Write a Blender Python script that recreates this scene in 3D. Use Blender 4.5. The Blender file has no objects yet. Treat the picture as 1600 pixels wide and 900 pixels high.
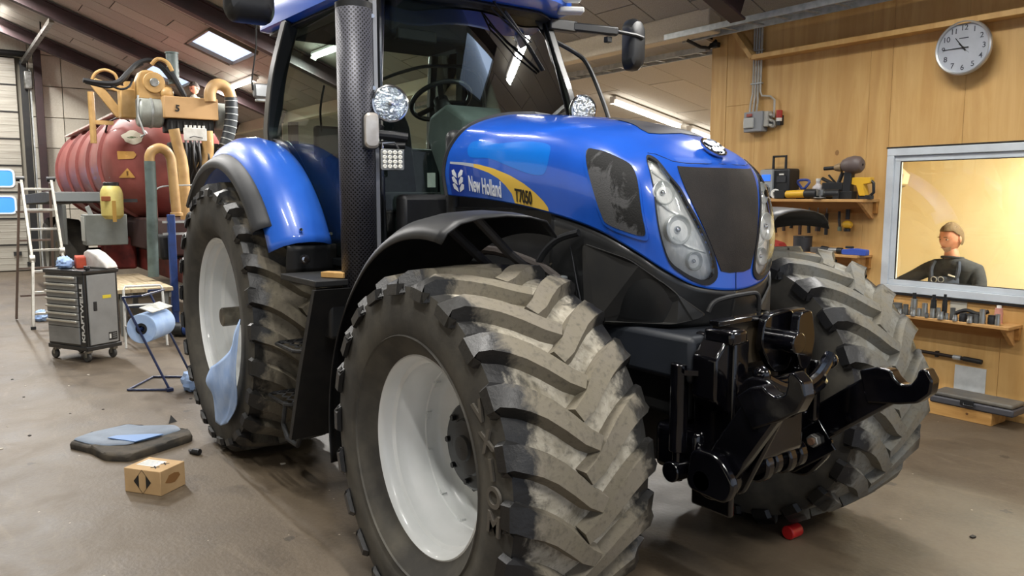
import bpy, bmesh, math, random
import numpy as np
from math import sin, cos, pi, radians
from mathutils import Vector, Matrix
random.seed(7)
SC = bpy.context.scene
COL = SC.collection

# ------------------------------------------------------------------ camera
cam = bpy.data.cameras.new('camera')
camo = bpy.data.objects.new('camera', cam); COL.objects.link(camo)
yaw, pit = 0.62667, 0.11585
Fv = Vector((-cos(yaw)*cos(pit), sin(yaw)*cos(pit), -sin(pit)))
camo.location = (2.64349, -2.7322, 1.75558)
camo.rotation_euler = Fv.to_track_quat('-Z', 'Y').to_euler()
cam.sensor_width = 36.0
cam.lens = 36.0*1222.7/1600.0
cam.clip_start = 0.05; cam.clip_end = 200
SC.camera = camo

# ------------------------------------------------------------------ world and exposure
w = bpy.data.worlds.new('world'); SC.world = w; w.use_nodes = True
w.node_tree.nodes['Background'].inputs[0].default_value = (0.74, 0.83, 1.0, 1)
w.node_tree.nodes['Background'].inputs[1].default_value = 0.62
SC.view_settings.view_transform = 'Standard'
SC.view_settings.look = 'None'
SC.view_settings.gamma = 1.0
SC.view_settings.use_curve_mapping = False
SC.view_settings.exposure = 0.25
TUBE_W = 78.0          # watts of one fluorescent tube fixture

# ------------------------------------------------------------------ helpers
def srgb(h):
    if isinstance(h, str):
        h = h.lstrip('#'); c = [int(h[i:i+2], 16)/255 for i in (0, 2, 4)]
    else: c = h
    return tuple(x/12.92 if x <= .04045 else ((x+.055)/1.055)**2.4 for x in c)+(1.0,)

def newmat(name):
    m = bpy.data.materials.new(name); m.use_nodes = True
    nt = m.node_tree; b = nt.nodes['Principled BSDF']
    return m, nt, b

def nd(nt, t, **kw):
    n = nt.nodes.new(t)
    for k, v in kw.items(): setattr(n, k, v)
    return n

def coords(nt, stretch=(1, 1, 1), kind='Object', rot=(0, 0, 0)):
    tc = nd(nt, 'ShaderNodeTexCoord'); mp = nd(nt, 'ShaderNodeMapping')
    mp.inputs['Scale'].default_value = stretch; mp.inputs['Rotation'].default_value = rot
    nt.links.new(tc.outputs[kind], mp.inputs[0]); return mp.outputs[0]

def noise(nt, vec, scale, detail=4, rough=.55, dist=0):
    n = nd(nt, 'ShaderNodeTexNoise'); n.inputs['Scale'].default_value = scale
    n.inputs['Detail'].default_value = detail; n.inputs['Roughness'].default_value = rough
    n.inputs['Distortion'].default_value = dist
    nt.links.new(vec, n.inputs['Vector']); return n.outputs['Fac']

def ramp(nt, fac, a, b, lo=0.0, hi=1.0):
    r = nd(nt, 'ShaderNodeMapRange'); r.inputs[1].default_value = a; r.inputs[2].default_value = b
    r.inputs[3].default_value = lo; r.inputs[4].default_value = hi
    nt.links.new(fac, r.inputs[0]); return r.outputs[0]

def mixc(nt, fac, a, b):
    m = nd(nt, 'ShaderNodeMix', data_type='RGBA')
    for s, x in ((6, a), (7, b)):
        if isinstance(x, tuple): m.inputs[s].default_value = x
        else: nt.links.new(x, m.inputs[s])
    if isinstance(fac, (int, float)): m.inputs[0].default_value = fac
    else: nt.links.new(fac, m.inputs[0])
    return m.outputs[2]

def mth(nt, op, a, b=None, c=None):
    m = nd(nt, 'ShaderNodeMath', operation=op)
    for i, x in enumerate((a, b, c)):
        if x is None: continue
        if isinstance(x, (int, float)): m.inputs[i].default_value = x
        else: nt.links.new(x, m.inputs[i])
    return m.outputs[0]

def bump(nt, b, h, strength=.3, dist=.01):
    n = nd(nt, 'ShaderNodeBump'); n.inputs['Strength'].default_value = strength; n.inputs['Distance'].default_value = dist
    nt.links.new(h, n.inputs['Height']); nt.links.new(n.outputs[0], b.inputs['Normal'])

_mc = {}
def mat(name, col, rough=.5, metal=0., col2=None, ns=6., lo=.4, hi=.65, bmp=0., bs=60., coat=0., stretch=(1, 1, 1), emit=None, es=1., r2=None, det=5):
    if name in _mc: return _mc[name]
    m, nt, b = newmat(name)
    b.inputs['Base Color'].default_value = srgb(col)
    b.inputs['Roughness'].default_value = rough; b.inputs['Metallic'].default_value = metal
    b.inputs['Coat Weight'].default_value = coat; b.inputs['Coat Roughness'].default_value = .06
    if col2 is not None or bmp:
        v = coords(nt, stretch)
    if col2 is not None:
        f = ramp(nt, noise(nt, v, ns, det), lo, hi)
        nt.links.new(mixc(nt, f, srgb(col), srgb(col2)), b.inputs['Base Color'])
        if r2 is not None: nt.links.new(ramp(nt, f, 0, 1, rough, r2), b.inputs['Roughness'])
    if bmp: bump(nt, b, noise(nt, v, bs, 3), bmp, .004)
    if emit:
        b.inputs['Emission Color'].default_value = srgb(emit); b.inputs['Emission Strength'].default_value = es
    _mc[name] = m; return m

class MB:
    """collects polygons; build() links them as ONE mesh object"""
    def __init__(s): s.v = []; s.f = []; s.uv = None
    def add(s, vs, fs):
        o = len(s.v); s.v += [tuple(p) for p in vs]; s.f += [tuple(i+o for i in f) for f in fs]; return s
    def box(s, c, d, rot=None, taper=1.0):
        x, y, z = (q/2 for q in d)
        vs = [Vector((sx*x*(taper if sz > 0 else 1), sy*y*(taper if sz > 0 else 1), sz*z)) for sz in (-1, 1) for sx, sy in ((-1, -1), (1, -1), (1, 1), (-1, 1))]
        if rot is not None:
            R = rot if isinstance(rot, Matrix) else Matrix.Rotation(rot, 3, 'Z')
            vs = [R @ p for p in vs]
        return s.add([p+Vector(c) for p in vs], [(0, 3, 2, 1), (4, 5, 6, 7), (0, 1, 5, 4), (1, 2, 6, 5), (2, 3, 7, 6), (3, 0, 4, 7)])
    def bar(s, a, b, w, h, up=(0, 0, 1)):
        a, b = Vector(a), Vector(b); d = (b-a); L = d.length; d.normalize(); u = Vector(up)
        r = d.cross(u)
        if r.length < 1e-4: r = d.cross(Vector((1, 0, 0)))
        r.normalize(); u = r.cross(d)
        vs = [p+r*sx*w/2+u*sy*h/2 for p in (a, b) for sx, sy in ((-1, -1), (1, -1), (1, 1), (-1, 1))]
        return s.add(vs, [(0, 1, 2, 3), (7, 6, 5, 4), (0, 4, 5, 1), (1, 5, 6, 2), (2, 6, 7, 3), (3, 7, 4, 0)])
    def cyl(s, a, b, r0, r1=None, n=20, cap=True):
        if r1 is None: r1 = r0
        a, b = Vector(a), Vector(b); d = (b-a).normalized()
        r = d.orthogonal().normalized(); u = d.cross(r)
        vs = [a+(r*cos(2*pi*i/n)+u*sin(2*pi*i/n))*r0 for i in range(n)]+[b+(r*cos(2*pi*i/n)+u*sin(2*pi*i/n))*r1 for i in range(n)]
        fs = [(i, (i+1) % n, n+(i+1) % n, n+i) for i in range(n)]
        if cap: fs += [tuple(reversed(range(n))), tuple(range(n, 2*n))]
        return s.add(vs, fs)
    def tube(s, pts, r, n=10, closed=False, cap=True, smooth=0):
        pts = [Vector(p) for p in pts]
        if smooth: pts = smooth_path(pts, smooth, closed)
        N = len(pts); rr = r if isinstance(r, (list, tuple)) else [r]*N
        if len(rr) != N: rr = [rr[min(int(i*len(rr)/N), len(rr)-1)] for i in range(N)]
        prev = None; vs = []
        for i, p in enumerate(pts):
            if closed: d = pts[(i+1) % N]-pts[i-1]
            else: d = pts[min(i+1, N-1)]-pts[max(i-1, 0)]
            if d.length < 1e-9: d = Vector((0, 0, 1))
            d.normalize()
            if prev is None: q = d.orthogonal().normalized()
            else:
                q = prev-d*prev.dot(d)
                q = q.normalized() if q.length > 1e-6 else d.orthogonal().normalized()
            prev = q; u = d.cross(q)
            vs += [p+(q*cos(2*pi*k/n)+u*sin(2*pi*k/n))*rr[i] for k in range(n)]
        fs = []
        for i in range(N if closed else N-1):
            j = (i+1) % N
            fs += [(i*n+k, i*n+(k+1) % n, j*n+(k+1) % n, j*n+k) for k in range(n)]
        if cap and not closed: fs += [tuple(reversed(range(n))), tuple(range((N-1)*n, N*n))]
        return s.add(vs, fs)
    def lathe(s, prof, org=(0, 0, 0), axis='Z', n=32, ang=(0, 2*pi), cap=False):
        """prof: (radius, height) pairs"""
        full = abs(ang[1]-ang[0]-2*pi) < 1e-6; m = n if full else n+1
        vs = []
        for r, h in prof:
            for i in range(m):
                a = ang[0]+(ang[1]-ang[0])*i/n
                x, y = r*cos(a), r*sin(a)
                p = {'Z': (x, y, h), 'Y': (x, h, y), 'X': (h, x, y)}[axis]
                vs.append((p[0]+org[0], p[1]+org[1], p[2]+org[2]))
        fs = []
        for j in range(len(prof)-1):
            for i in range(n):
                k = (i+1) % m if full else i+1
                q = (j*m+i, j*m+k, (j+1)*m+k, (j+1)*m+i)
                fs.append(q if axis != 'Y' else q[::-1])
        if cap and full:
            fs += [tuple(reversed(range(m))), tuple(range((len(prof)-1)*m, len(prof)*m))]
        return s.add(vs, fs)
    def prism(s, poly, ext, org=(0, 0, 0), plane='XZ'):
        """polygon in a plane, extruded from ext[0] to ext[1] along the third axis"""
        n = len(poly); vs = []
        for e in ext:
            for a, b in poly:
                p = {'XZ': (a, e, b), 'XY': (a, b, e), 'YZ': (e, a, b)}[plane]
                vs.append((p[0]+org[0], p[1]+org[1], p[2]+org[2]))
        return s.add(vs, [tuple(range(n)), tuple(reversed(range(n, 2*n)))]+[(i, n+i, n+(i+1) % n, (i+1) % n) for i in range(n)])
    def sphere(s, c, r, n=16, m=10, sc=(1, 1, 1)):
        prof = [(r*sin(pi*j/m), -r*cos(pi*j/m)) for j in range(m+1)]
        prof[0] = (r*.02, -r); prof[-1] = (r*.02, r)
        o = len(s.v); s.lathe(prof, (0, 0, 0), 'Z', n, cap=True)
        for i in range(o, len(s.v)):
            x, y, z = s.v[i]; s.v[i] = (c[0]+x*sc[0], c[1]+y*sc[1], c[2]+z*sc[2])
        return s
    def grid(s, P, flip=False, close=False):
        """P[i][j] points"""
        a, b = len(P), len(P[0]); vs = [p for r in P for p in r]
        fs = []
        for i in range(a-1 if not close else a):
            k = (i+1) % a
            for j in range(b-1):
                q = (i*b+j, k*b+j, k*b+j+1, i*b+j+1); fs.append(q[::-1] if flip else q)
        return s.add(vs, fs)
    def xf(s, M, start=0):
        for i in range(start, len(s.v)): s.v[i] = tuple(M @ Vector(s.v[i]))
        return s
    def mesh(s, name, m=None, smooth=35, fix=True):
        me = bpy.data.meshes.new(name); me.from_pydata(s.v, [], s.f)
        if fix:
            bm = bmesh.new(); bm.from_mesh(me); bmesh.ops.recalc_face_normals(bm, faces=bm.faces); bm.to_mesh(me); bm.free()
        if s.uv:
            ul = me.uv_layers.new(name='UVMap')
            for l in me.loops: ul.data[l.index].uv = s.uv[l.vertex_index]
        if smooth:
            me.shade_smooth()
            if smooth < 180: me.set_sharp_from_angle(angle=radians(smooth))
        if m: me.materials.append(m)
        me.update(); return me
    def build(s, name, m, parent=None, smooth=35, bev=0, seg=2, sub=0, solid=0, fix=True, label=None):
        o = bpy.data.objects.new(name, s.mesh(name, m, smooth, fix)); COL.objects.link(o)
        if parent: o.parent = parent
        if label: o['label'] = label
        if solid:
            md = o.modifiers.new('solid', 'SOLIDIFY'); md.thickness = solid; md.offset = 0
        if bev:
            md = o.modifiers.new('bevel', 'BEVEL'); md.width = bev; md.segments = seg; md.limit_method = 'ANGLE'; md.angle_limit = radians(40)
            md.harden_normals = False
        if sub:
            md = o.modifiers.new('sub', 'SUBSURF'); md.levels = sub; md.render_levels = sub
        return o

def smooth_path(pts, k, closed=False):
    n = len(pts); out = []
    def g(i): return pts[i % n] if closed else pts[min(max(i, 0), n-1)]
    for i in range(n if closed else n-1):
        a, b, c, d = g(i-1), g(i), g(i+1), g(i+2)
        for j in range(k):
            f = j/k
            out.append(.5*(2*b+(c-a)*f+(2*a-5*b+4*c-d)*f*f+(3*b-a-3*c+d)*f**3))
    if not closed: out.append(pts[-1])
    return out

def thing(name, label, cat, loc=(0, 0, 0), rotz=0, group=None):
    o = bpy.data.objects.new(name, None); COL.objects.link(o); o.empty_display_size = .1
    o.location = loc; o.rotation_euler = (0, 0, rotz)
    o['label'] = label; o['category'] = cat
    if group: o['group'] = group
    return o
def tag(o, label, cat, group=None, loc=None):
    o['label'] = label; o['category'] = cat
    if group: o['group'] = group
    if loc: o.location = loc
    return o
def struct(o): o['kind'] = 'structure'; return o
def link_copy(src, parent=None, M=None, name=None):
    c = src.copy(); COL.objects.link(c)
    if parent: c.parent = parent
    if M is not None: c.matrix_local = M
    return c
def rounded(pts, r, k=5):
    """round the corners of a closed 2-D polygon"""
    out = []; n = len(pts)
    for i in range(n):
        a, b, c = Vector(pts[i-1]), Vector(pts[i]), Vector(pts[(i+1) % n])
        d1, d2 = (a-b), (c-b); rr = min(r, d1.length*.45, d2.length*.45)
        p, q = b+d1.normalized()*rr, b+d2.normalized()*rr
        for j in range(k+1):
            t = j/k; out.append(tuple((1-t)**2*p+2*t*(1-t)*b+t*t*q))
    return out
def rrect(x0, y0, x1, y1, r, k=4): return rounded([(x0, y0), (x1, y0), (x1, y1), (x0, y1)], r, k)
def text_mesh(txt, size, thick=.002, bold=0., fit=None):
    """lettering as a mesh in the XY plane, centred; fit = wanted width"""
    cu = bpy.data.curves.new('lettering', 'FONT'); cu.body = txt; cu.size = size; cu.extrude = thick/2
    cu.align_x = 'CENTER'; cu.align_y = 'CENTER'; cu.offset = bold
    o = bpy.data.objects.new('lettering', cu); COL.objects.link(o)
    dg = bpy.context.evaluated_depsgraph_get(); me = bpy.data.meshes.new_from_object(o.evaluated_get(dg))
    bpy.data.objects.remove(o)
    v = [Vector(p.co) for p in me.vertices]; f = [tuple(p.vertices) for p in me.polygons]
    bpy.data.meshes.remove(me)
    if fit and v:
        wd = max(p.x for p in v)-min(p.x for p in v); k = fit/wd
        v = [Vector((p.x*k, p.y, p.z)) for p in v]
    return v, f
def lettering(name, txt, size, M, m, parent, thick=.002, bold=0., fit=None, label=None):
    v, f = text_mesh(txt, size, thick, bold, fit)
    mb = MB().add([M @ p for p in v], f)
    return mb.build(name, m, parent, smooth=0, label=label)
def frameM(org, xdir, ydir):
    x = Vector(xdir).normalized(); z = x.cross(Vector(ydir)).normalized(); y = z.cross(x)
    M = Matrix((x, y, z)).transposed().to_4x4(); M.translation = Vector(org); return M
# ------------------------------------------------------------------ shared materials
def m_floor():
    m, nt, b = newmat('oil_stained_concrete'); v = coords(nt)
    big = noise(nt, v, .55, 5, .6, .6); mid = noise(nt, v, 2.6, 6, .62, .4); fine = noise(nt, v, 38, 4, .6)
    c = mixc(nt, ramp(nt, big, .36, .66), srgb('#5f5343'), srgb('#493e31'))
    c = mixc(nt, ramp(nt, mid, .5, .74, 0, .75), c, srgb('#332a21'))
    c = mixc(nt, ramp(nt, fine, .35, .75, 0, .35), c, srgb('#6b5e4d'))
    # stretched sweep marks
    v2 = coords(nt, (1.2, 6, 1), rot=(0, 0, .5)); sw = noise(nt, v2, 1.1, 6, .65, .8)
    c = mixc(nt, ramp(nt, sw, .56, .74, 0, .45), c, srgb('#786b59'))
    # pale chips and dark oil drops
    vo = nd(nt, 'ShaderNodeTexVoronoi'); vo.inputs['Scale'].default_value = 9; nt.links.new(v, vo.inputs['Vector'])
    chip = mth(nt, 'MULTIPLY', mth(nt, 'LESS_THAN', vo.outputs['Distance'], .055), mth(nt, 'GREATER_THAN', mid, .52))
    c = mixc(nt, mth(nt, 'MULTIPLY', chip, .7), c, srgb('#b5aa98'))
    vo2 = nd(nt, 'ShaderNodeTexVoronoi'); vo2.inputs['Scale'].default_value = 3.1; nt.links.new(v, vo2.inputs['Vector'])
    dist = mth(nt, 'ADD', vo2.outputs['Distance'], mth(nt, 'MULTIPLY', mth(nt, 'SUBTRACT', fine, .5), .25))
    drop = mth(nt, 'MULTIPLY', mth(nt, 'LESS_THAN', dist, .10), mth(nt, 'GREATER_THAN', big, .5))
    c = mixc(nt, mth(nt, 'MULTIPLY', drop, .6), c, srgb('#2c261f'))
    nt.links.new(c, b.inputs['Base Color'])
    nt.links.new(ramp(nt, mid, .3, .8, .62, .42), b.inputs['Roughness'])
    bump(nt, b, mth(nt, 'ADD', fine, mth(nt, 'MULTIPLY', mid, 2)), .35, .006)
    return m
def m_ply(name, c1, c2, c3, rot=(0, 0, 0), st=(5, 5, .55)):
    m, nt, b = newmat(name); v = coords(nt, st, rot=rot)
    g = noise(nt, v, 2.2, 6, .6, 1.1); v1 = coords(nt, (1, 1, .7)); big = noise(nt, v1, 1.3, 4)
    wv = nd(nt, 'ShaderNodeTexWave', wave_type='RINGS', rings_direction='SPHERICAL'); wv.inputs['Scale'].default_value = .7
    wv.inputs['Distortion'].default_value = 9; wv.inputs['Detail'].default_value = 3; wv.inputs['Detail Scale'].default_value = .7
    nt.links.new(v, wv.inputs['Vector'])
    c = mixc(nt, ramp(nt, g, .32, .7), srgb(c1), srgb(c2))
    c = mixc(nt, ramp(nt, wv.outputs['Fac'], .55, 1, 0, .38), c, srgb(c3))
    c = mixc(nt, ramp(nt, big, .45, .75, 0, .35), c, srgb(c3))
    vo = nd(nt, 'ShaderNodeTexVoronoi'); vo.inputs['Scale'].default_value = 2.6; nt.links.new(coords(nt, (1, 1, .8)), vo.inputs['Vector'])
    kn = mth(nt, 'LESS_THAN', mth(nt, 'ADD', vo.outputs['Distance'], mth(nt, 'MULTIPLY', g, .05)), .075)
    c = mixc(nt, mth(nt, 'MULTIPLY', kn, .65), c, srgb('#6b4420'))
    nt.links.new(c, b.inputs['Base Color']); b.inputs['Roughness'].default_value = .52
    bump(nt, b, g, .12, .003); return m
def m_speck(name, c1, c2, c3, ns=90, st=(1, 1, 1)):
    m, nt, b = newmat(name); v = coords(nt, st)
    f = noise(nt, v, ns, 3, .7); g = noise(nt, v, 1.1, 4)
    oi = nd(nt, 'ShaderNodeObjectInfo')
    c = mixc(nt, ramp(nt, f, .35, .65), srgb(c1), srgb(c2)); c = mixc(nt, ramp(nt, g, .4, .7, 0, .5), c, srgb(c3))
    h = nd(nt, 'ShaderNodeHueSaturation'); nt.links.new(c, h.inputs['Color'])
    nt.links.new(ramp(nt, oi.outputs['Random'], 0, 1, .88, 1.1), h.inputs['Value'])
    nt.links.new(h.outputs[0], b.inputs['Base Color']); b.inputs['Roughness'].default_value = .9
    bump(nt, b, f, .3, .004); return m
def m_tread(name, y0, dust='#a59c8a', clean='#23221f', dark='#1b1b1d'):
    """rubber with dried pale mud over the running surface; black where it was scraped, near the shoulders"""
    m, nt, b = newmat(name); tc = nd(nt, 'ShaderNodeTexCoord')
    sep = nd(nt, 'ShaderNodeSeparateXYZ'); nt.links.new(tc.outputs['Object'], sep.inputs[0])
    pos = nd(nt, 'ShaderNodeNewGeometry'); vw = pos.outputs['Position']
    n1 = noise(nt, vw, 7, 6, .65, .5); n2 = noise(nt, vw, 45, 4, .6); n3 = noise(nt, vw, 2.3, 3)
    ay = mth(nt, 'ABSOLUTE', mth(nt, 'SUBTRACT', sep.outputs[1], 0))
    e = mth(nt, 'ADD', ay, mth(nt, 'MULTIPLY', mth(nt, 'SUBTRACT', n1, .5), .30))
    fac = ramp(nt, e, y0+.02, y0-.035)
    d = mixc(nt, ramp(nt, n1, .35, .68), srgb(dust), srgb('#77705f'))
    d = mixc(nt, ramp(nt, n2, .52, .75, 0, .7), d, srgb('#4e4a42'))
    c = mixc(nt, ramp(nt, n3, .3, .7), srgb(dark), srgb(clean))
    c = mixc(nt, fac, c, d)
    nt.links.new(c, b.inputs['Base Color'])
    nt.links.new(ramp(nt, fac, 0, 1, .42, .85), b.inputs['Roughness'])
    bump(nt, b, mth(nt, 'ADD', n2, mth(nt, 'MULTIPLY', fac, .6)), .45, .004)
    return m
def m_glass(name, tint, refl=1.0):
    m = bpy.data.materials.new(name); m.use_nodes = True; nt = m.node_tree; nt.nodes.clear()
    out = nd(nt, 'ShaderNodeOutputMaterial'); tr = nd(nt, 'ShaderNodeBsdfTransparent'); tr.inputs[0].default_value = srgb(tint)
    gl = nd(nt, 'ShaderNodeBsdfGlossy'); gl.inputs['Roughness'].default_value = .015; gl.inputs[0].default_value = (refl, refl, refl, 1)
    fr = nd(nt, 'ShaderNodeFresnel'); fr.inputs[0].default_value = 1.55
    mx = nd(nt, 'ShaderNodeMixShader')
    nt.links.new(ramp(nt, fr.outputs[0], 0, 1, .03, 1.0), mx.inputs[0]); nt.links.new(tr.outputs[0], mx.inputs[1]); nt.links.new(gl.outputs[0], mx.inputs[2])
    nt.links.new(mx.outputs[0], out.inputs[0]); return m

BLUE = mat('tractor_blue_paint', '#1f5fd0', .28, 0, '#1a56c2', 3, .35, .7, coat=.8)
BLUE_F = mat('fender_blue_paint', '#2f69d2', .33, 0, '#2860c6', 4, .35, .7, coat=.55)
PATCH = mat('fresh_blue_patch', '#0a74dc', .3, coat=.6)
BLACKP = mat('black_plastic', '#191a1c', .46, 0, '#202123', 8, bmp=.05, bs=160)
BLACKG = mat('glossy_black_paint', '#050508', .13, 0, coat=.5, col2='#0b0b10', ns=7, bmp=.22, bs=14)
BLACKM = mat('matt_black_steel', '#101113', .6, 0, '#1b1a19', 9, bmp=.1)
GREYP = mat('grey_trim_plastic', '#38393b', .5, 0, '#2f3032', 7)
RUB = mat('tyre_sidewall_rubber', '#3a3834', .78, 0, '#57534a', 5, .38, .7, bmp=.15, bs=70)
WHITE = mat('white_wheel_paint', '#eceeed', .34, 0, '#dfe3e1', 3.5, .4, .7, coat=.35)
CHROME = mat('chrome', '#d8dade', .12, 1.0)
STEEL = mat('worn_steel', '#9a9a96', .38, .9, '#6f6e6a', 12)
GALV = mat('galvanised_steel', '#b9bdbd', .42, .5, '#9fa4a4', 14)
ALU = mat('ladder_aluminium', '#c9c6bd', .38, .55, '#a9a59b', 9)
RED = mat('faded_red_paint', '#95504a', .5, 0, '#80403c', 2.4, .35, .7, coat=.15, bmp=.04)
DRED = mat('dark_red_primer', '#7c2a24', .6, 0, '#5b201c', 6)
BLACKH = mat('black_hub_paint', '#060608', .38, 0, '#0a0a0d', 9, coat=.12)
YEL = mat('ochre_machine_paint', '#b9955f', .5, 0, '#a37f48', 5, coat=.15)
TAN = mat('tan_sheet_cover', '#ba9567', .6, 0, '#ad895b', 3)
MAROON = mat('maroon_rafter_paint', '#352224', .6, 0, '#291b1d', 4)
PAPER = mat('blue_paper_towel', '#aac3ea', .9, 0, '#94b2e2', 8, bmp=.2, bs=30)
PWHITE = mat('white_paper', '#e3e2dc', .85, 0, '#cfcdc6', 10)
NAVY = mat('navy_tube_paint', '#1f2c52', .4, 0, '#17203d', 6)
DBLUE = mat('dark_blue_paint', '#23417f', .45, 0, '#1b3468', 7)
CARD = mat('brown_cardboard', '#bf9f74', .8, 0, '#ae8e63', 4, bmp=.06)
INK = mat('black_ink', '#1a1714', .7)
GHOSE = mat('grey_green_hose', '#5d6d6b', .55, 0, '#46534f', 5)
DARKV = mat('dark_void_metal', '#0b0c0d', .7)
SEATF = mat('charcoal_seat_fabric', '#34373a', .85, 0, '#292c2e', 20, bmp=.2)
LINER = mat('dark_headliner', '#15171a', .8)
TRIMG = mat('cab_grey_trim', '#5c6260', .6, 0, '#4b514f', 5)
GLASS_CAB = m_glass('tinted_cab_glass', '#dcebe6', .42)
GLASS_WIN = m_glass('clear_window_glass', '#f4f8f4')
TREAD_F = m_tread('muddy_front_tread', .235, '#c4bdad')
LUG_F = m_tread('worn_front_lug', .235, '#787164')
LUG_L = m_tread('worn_left_lug', .25, '#70706b')
LUG_R = m_tread('worn_rear_lug', .27, '#655e51')
TREAD_L = m_tread('muddy_left_tread', .25, '#96968f')
TREAD_R = m_tread('muddy_rear_tread', .27, '#7b7365')
# ------------------------------------------------------------------ the setting
RZ, RS = 5.01, .39                 # main roof: z = RZ - RS*y
EZ, ES, EY = 3.52, .20, 3.55       # side bay roof: z = EZ - ES*(y-EY)
XB = -19.4
FLOOR = m_floor()
struct(MB().box((-5, -.5, -.1), (29.6, 22, .2)).build('floor', FLOOR, smooth=0))

PANEL = m_speck('wood_wool_panel', '#aaa69d', '#8f8b82', '#989184')
PANEL_E = m_speck('lit_wood_wool_panel', '#c9c4b9', '#b4afa4', '#bcb5a9')  # paler copy of PANEL: the glow of the side bay tubes put into the colour
DARKGAP = mat('roof_underlay', '#2d2722', .9)
ceil = struct(MB().add([(-19.6, -4, RZ+RS*4+.06), (9, -4, RZ+RS*4+.06), (9, 4.2, RZ-RS*4.2+.06), (-19.6, 4.2, RZ-RS*4.2+.06), (-19.6, -12, 3.6), (9, -12, 3.6)],
      [(0, 1, 2, 3), (0, 4, 5, 1)]).build('ceiling', DARKGAP, smooth=0, solid=.04))
known = {-14.1: -.45, -12.8: -.12, -14.7: .47, -13.3: .84, -13.8: 1.77, -17.1: -.24, -15.8: .03, -17.6: .7, -18.4: -.6, -3.7: 3.22}
cs = 1/math.sqrt(1+RS*RS)
pm = {}
def roof_panel(x, y0, y1):
    L = round((y1-y0), 3)
    if L < .08: return
    if L not in pm:
        pm[L] = MB().box((0, 0, 0), (.586, (L-.014)/cs, .025)).mesh('ceiling_panel', PANEL, 0)
    o = bpy.data.objects.new('ceiling_panel', pm[L]); COL.objects.link(o); o.parent = ceil
    ym = (y0+y1)/2
    o.location = (x, ym, RZ-RS*ym+random.uniform(-.003, .003)); o.rotation_euler = (-math.atan(RS), 0, 0)
SKY_X = [(-12.7, -11.3), (-16.6, -15.2), (-3.9, -2.55), (.5, 1.9)]
SKY_Y = (1.1, 1.9)
k = 0
for i in range(-26, 21):
    x = -4.02+.6*i+.3
    if x < -19.3 or x > 8.5: continue
    off = None
    for kx, ky in known.items():
        if abs(kx-x) < .31 and off is None: off = ky
    if off is None: off = (k*1.37) % 2.4
    k += 1
    sky = any(a-.25 < x < b+.25 for a, b in SKY_X)
    y = off-2.4*6
    yend = 3.96 if x > -2.9 else 3.55
    while y < yend:
        a, b = max(y, -3.98), min(y+2.4, yend); y += 2.4
        if b <= a: continue
        if sky and b > SKY_Y[0] and a < SKY_Y[1]:
            roof_panel(x, a, min(b, SKY_Y[0])) if a < SKY_Y[0] else None
            roof_panel(x, max(a, SKY_Y[1]), b) if b > SKY_Y[1] else None
        else: roof_panel(x, a, b)
# skylights
SKYM = mat('skylight_sheet', '#dfeaf6', .4, emit='#b9d4f6', es=1.05)
SKYF = mat('skylight_frame', '#7c7468', .6)
rotr = Matrix.Rotation(-math.atan(RS), 3, 'X')
ym = sum(SKY_Y)/2; zm = RZ-RS*ym
for n_, (a, b) in enumerate(SKY_X):
    hw = (SKY_Y[1]-SKY_Y[0])/2/cs
    fr = MB()
    for yy in (-hw, hw): fr.box(rotr @ Vector((0, yy, 0))+Vector(((a+b)/2, ym, zm)), (b-a, .03, .12), rotr)
    for xx in (a, b): fr.box((xx, ym, zm), (.03, 2*hw, .12), rotr)
    fo = struct(fr.build('window_%d' % (n_+2), SKYF, smooth=0))
    MB().box((((a+b)/2), ym, zm+.02), (b-a-.03, 2*hw-.03, .01), rotr).build('pane', SKYM, fo, smooth=0)
# rafters
def rafter(x, label, y0=-4.0, y1=3.5, d=.24):
    t = thing('roof_beam', label, 'beam', (x, 0, 0), 0, 'steel roof beams')
    A = Vector((0, y0, RZ-RS*y0-.06)); B = Vector((0, y1, RZ-RS*y1-.06)); up = Vector((0, RS, 1)).normalized()
    MB().bar(A-up*d/2, B-up*d/2, .02, d-.02, up).build('web', MAROON, t, smooth=0)
    for q in (0, d): MB().bar(A-up*q, B-up*q, .17, .022, up).build('flange', MAROON, t, smooth=0)
rafter(-17.75, 'dark red steel roof beam lying flat along the back gable wall')
rafter(-14.4, 'dark red steel roof beam over the rear of the tank trailer')
rafter(-10.05, 'dark red steel roof beam just behind the large skylight')
rafter(-6.1, 'dark red steel roof beam right above the tractor cab', -4, 3.45)
rafter(-2.2, 'dark red steel roof beam ending at the cable ladder by the plywood wall', -4, 3.45)
# header beam between hall and side bay
BEIGE = m_speck('beige_beam_board', '#d2c8b2', '#bfb49e', '#c6baa4')
struct(MB().box((-11.1, 3.64, 3.51), (16.8, .18, .24)).build('trim_1', BEIGE, bev=.012))
# steel columns carrying it
for n_, x in enumerate((-14.4, -10.05, -6.1)):
    c = MB().box((0, 0, 1.7), (.02, .16, 3.4)); c.box((-.08, 0, 1.7), (.015, .17, 3.4)); c.box((.08, 0, 1.7), (.015, .17, 3.4)); c.box((0, 0, .01), (.26, .26, .02))
    o = c.build('steel_column', MAROON, smooth=0)
    tag(o, ['dark red steel column under the header beam, farthest from the camera', 'dark red steel column under the header beam, behind the tanker pump', 'dark red steel column seen through the cab windscreen'][n_], 'column', 'steel columns', (x, 3.65, 0))
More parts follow.
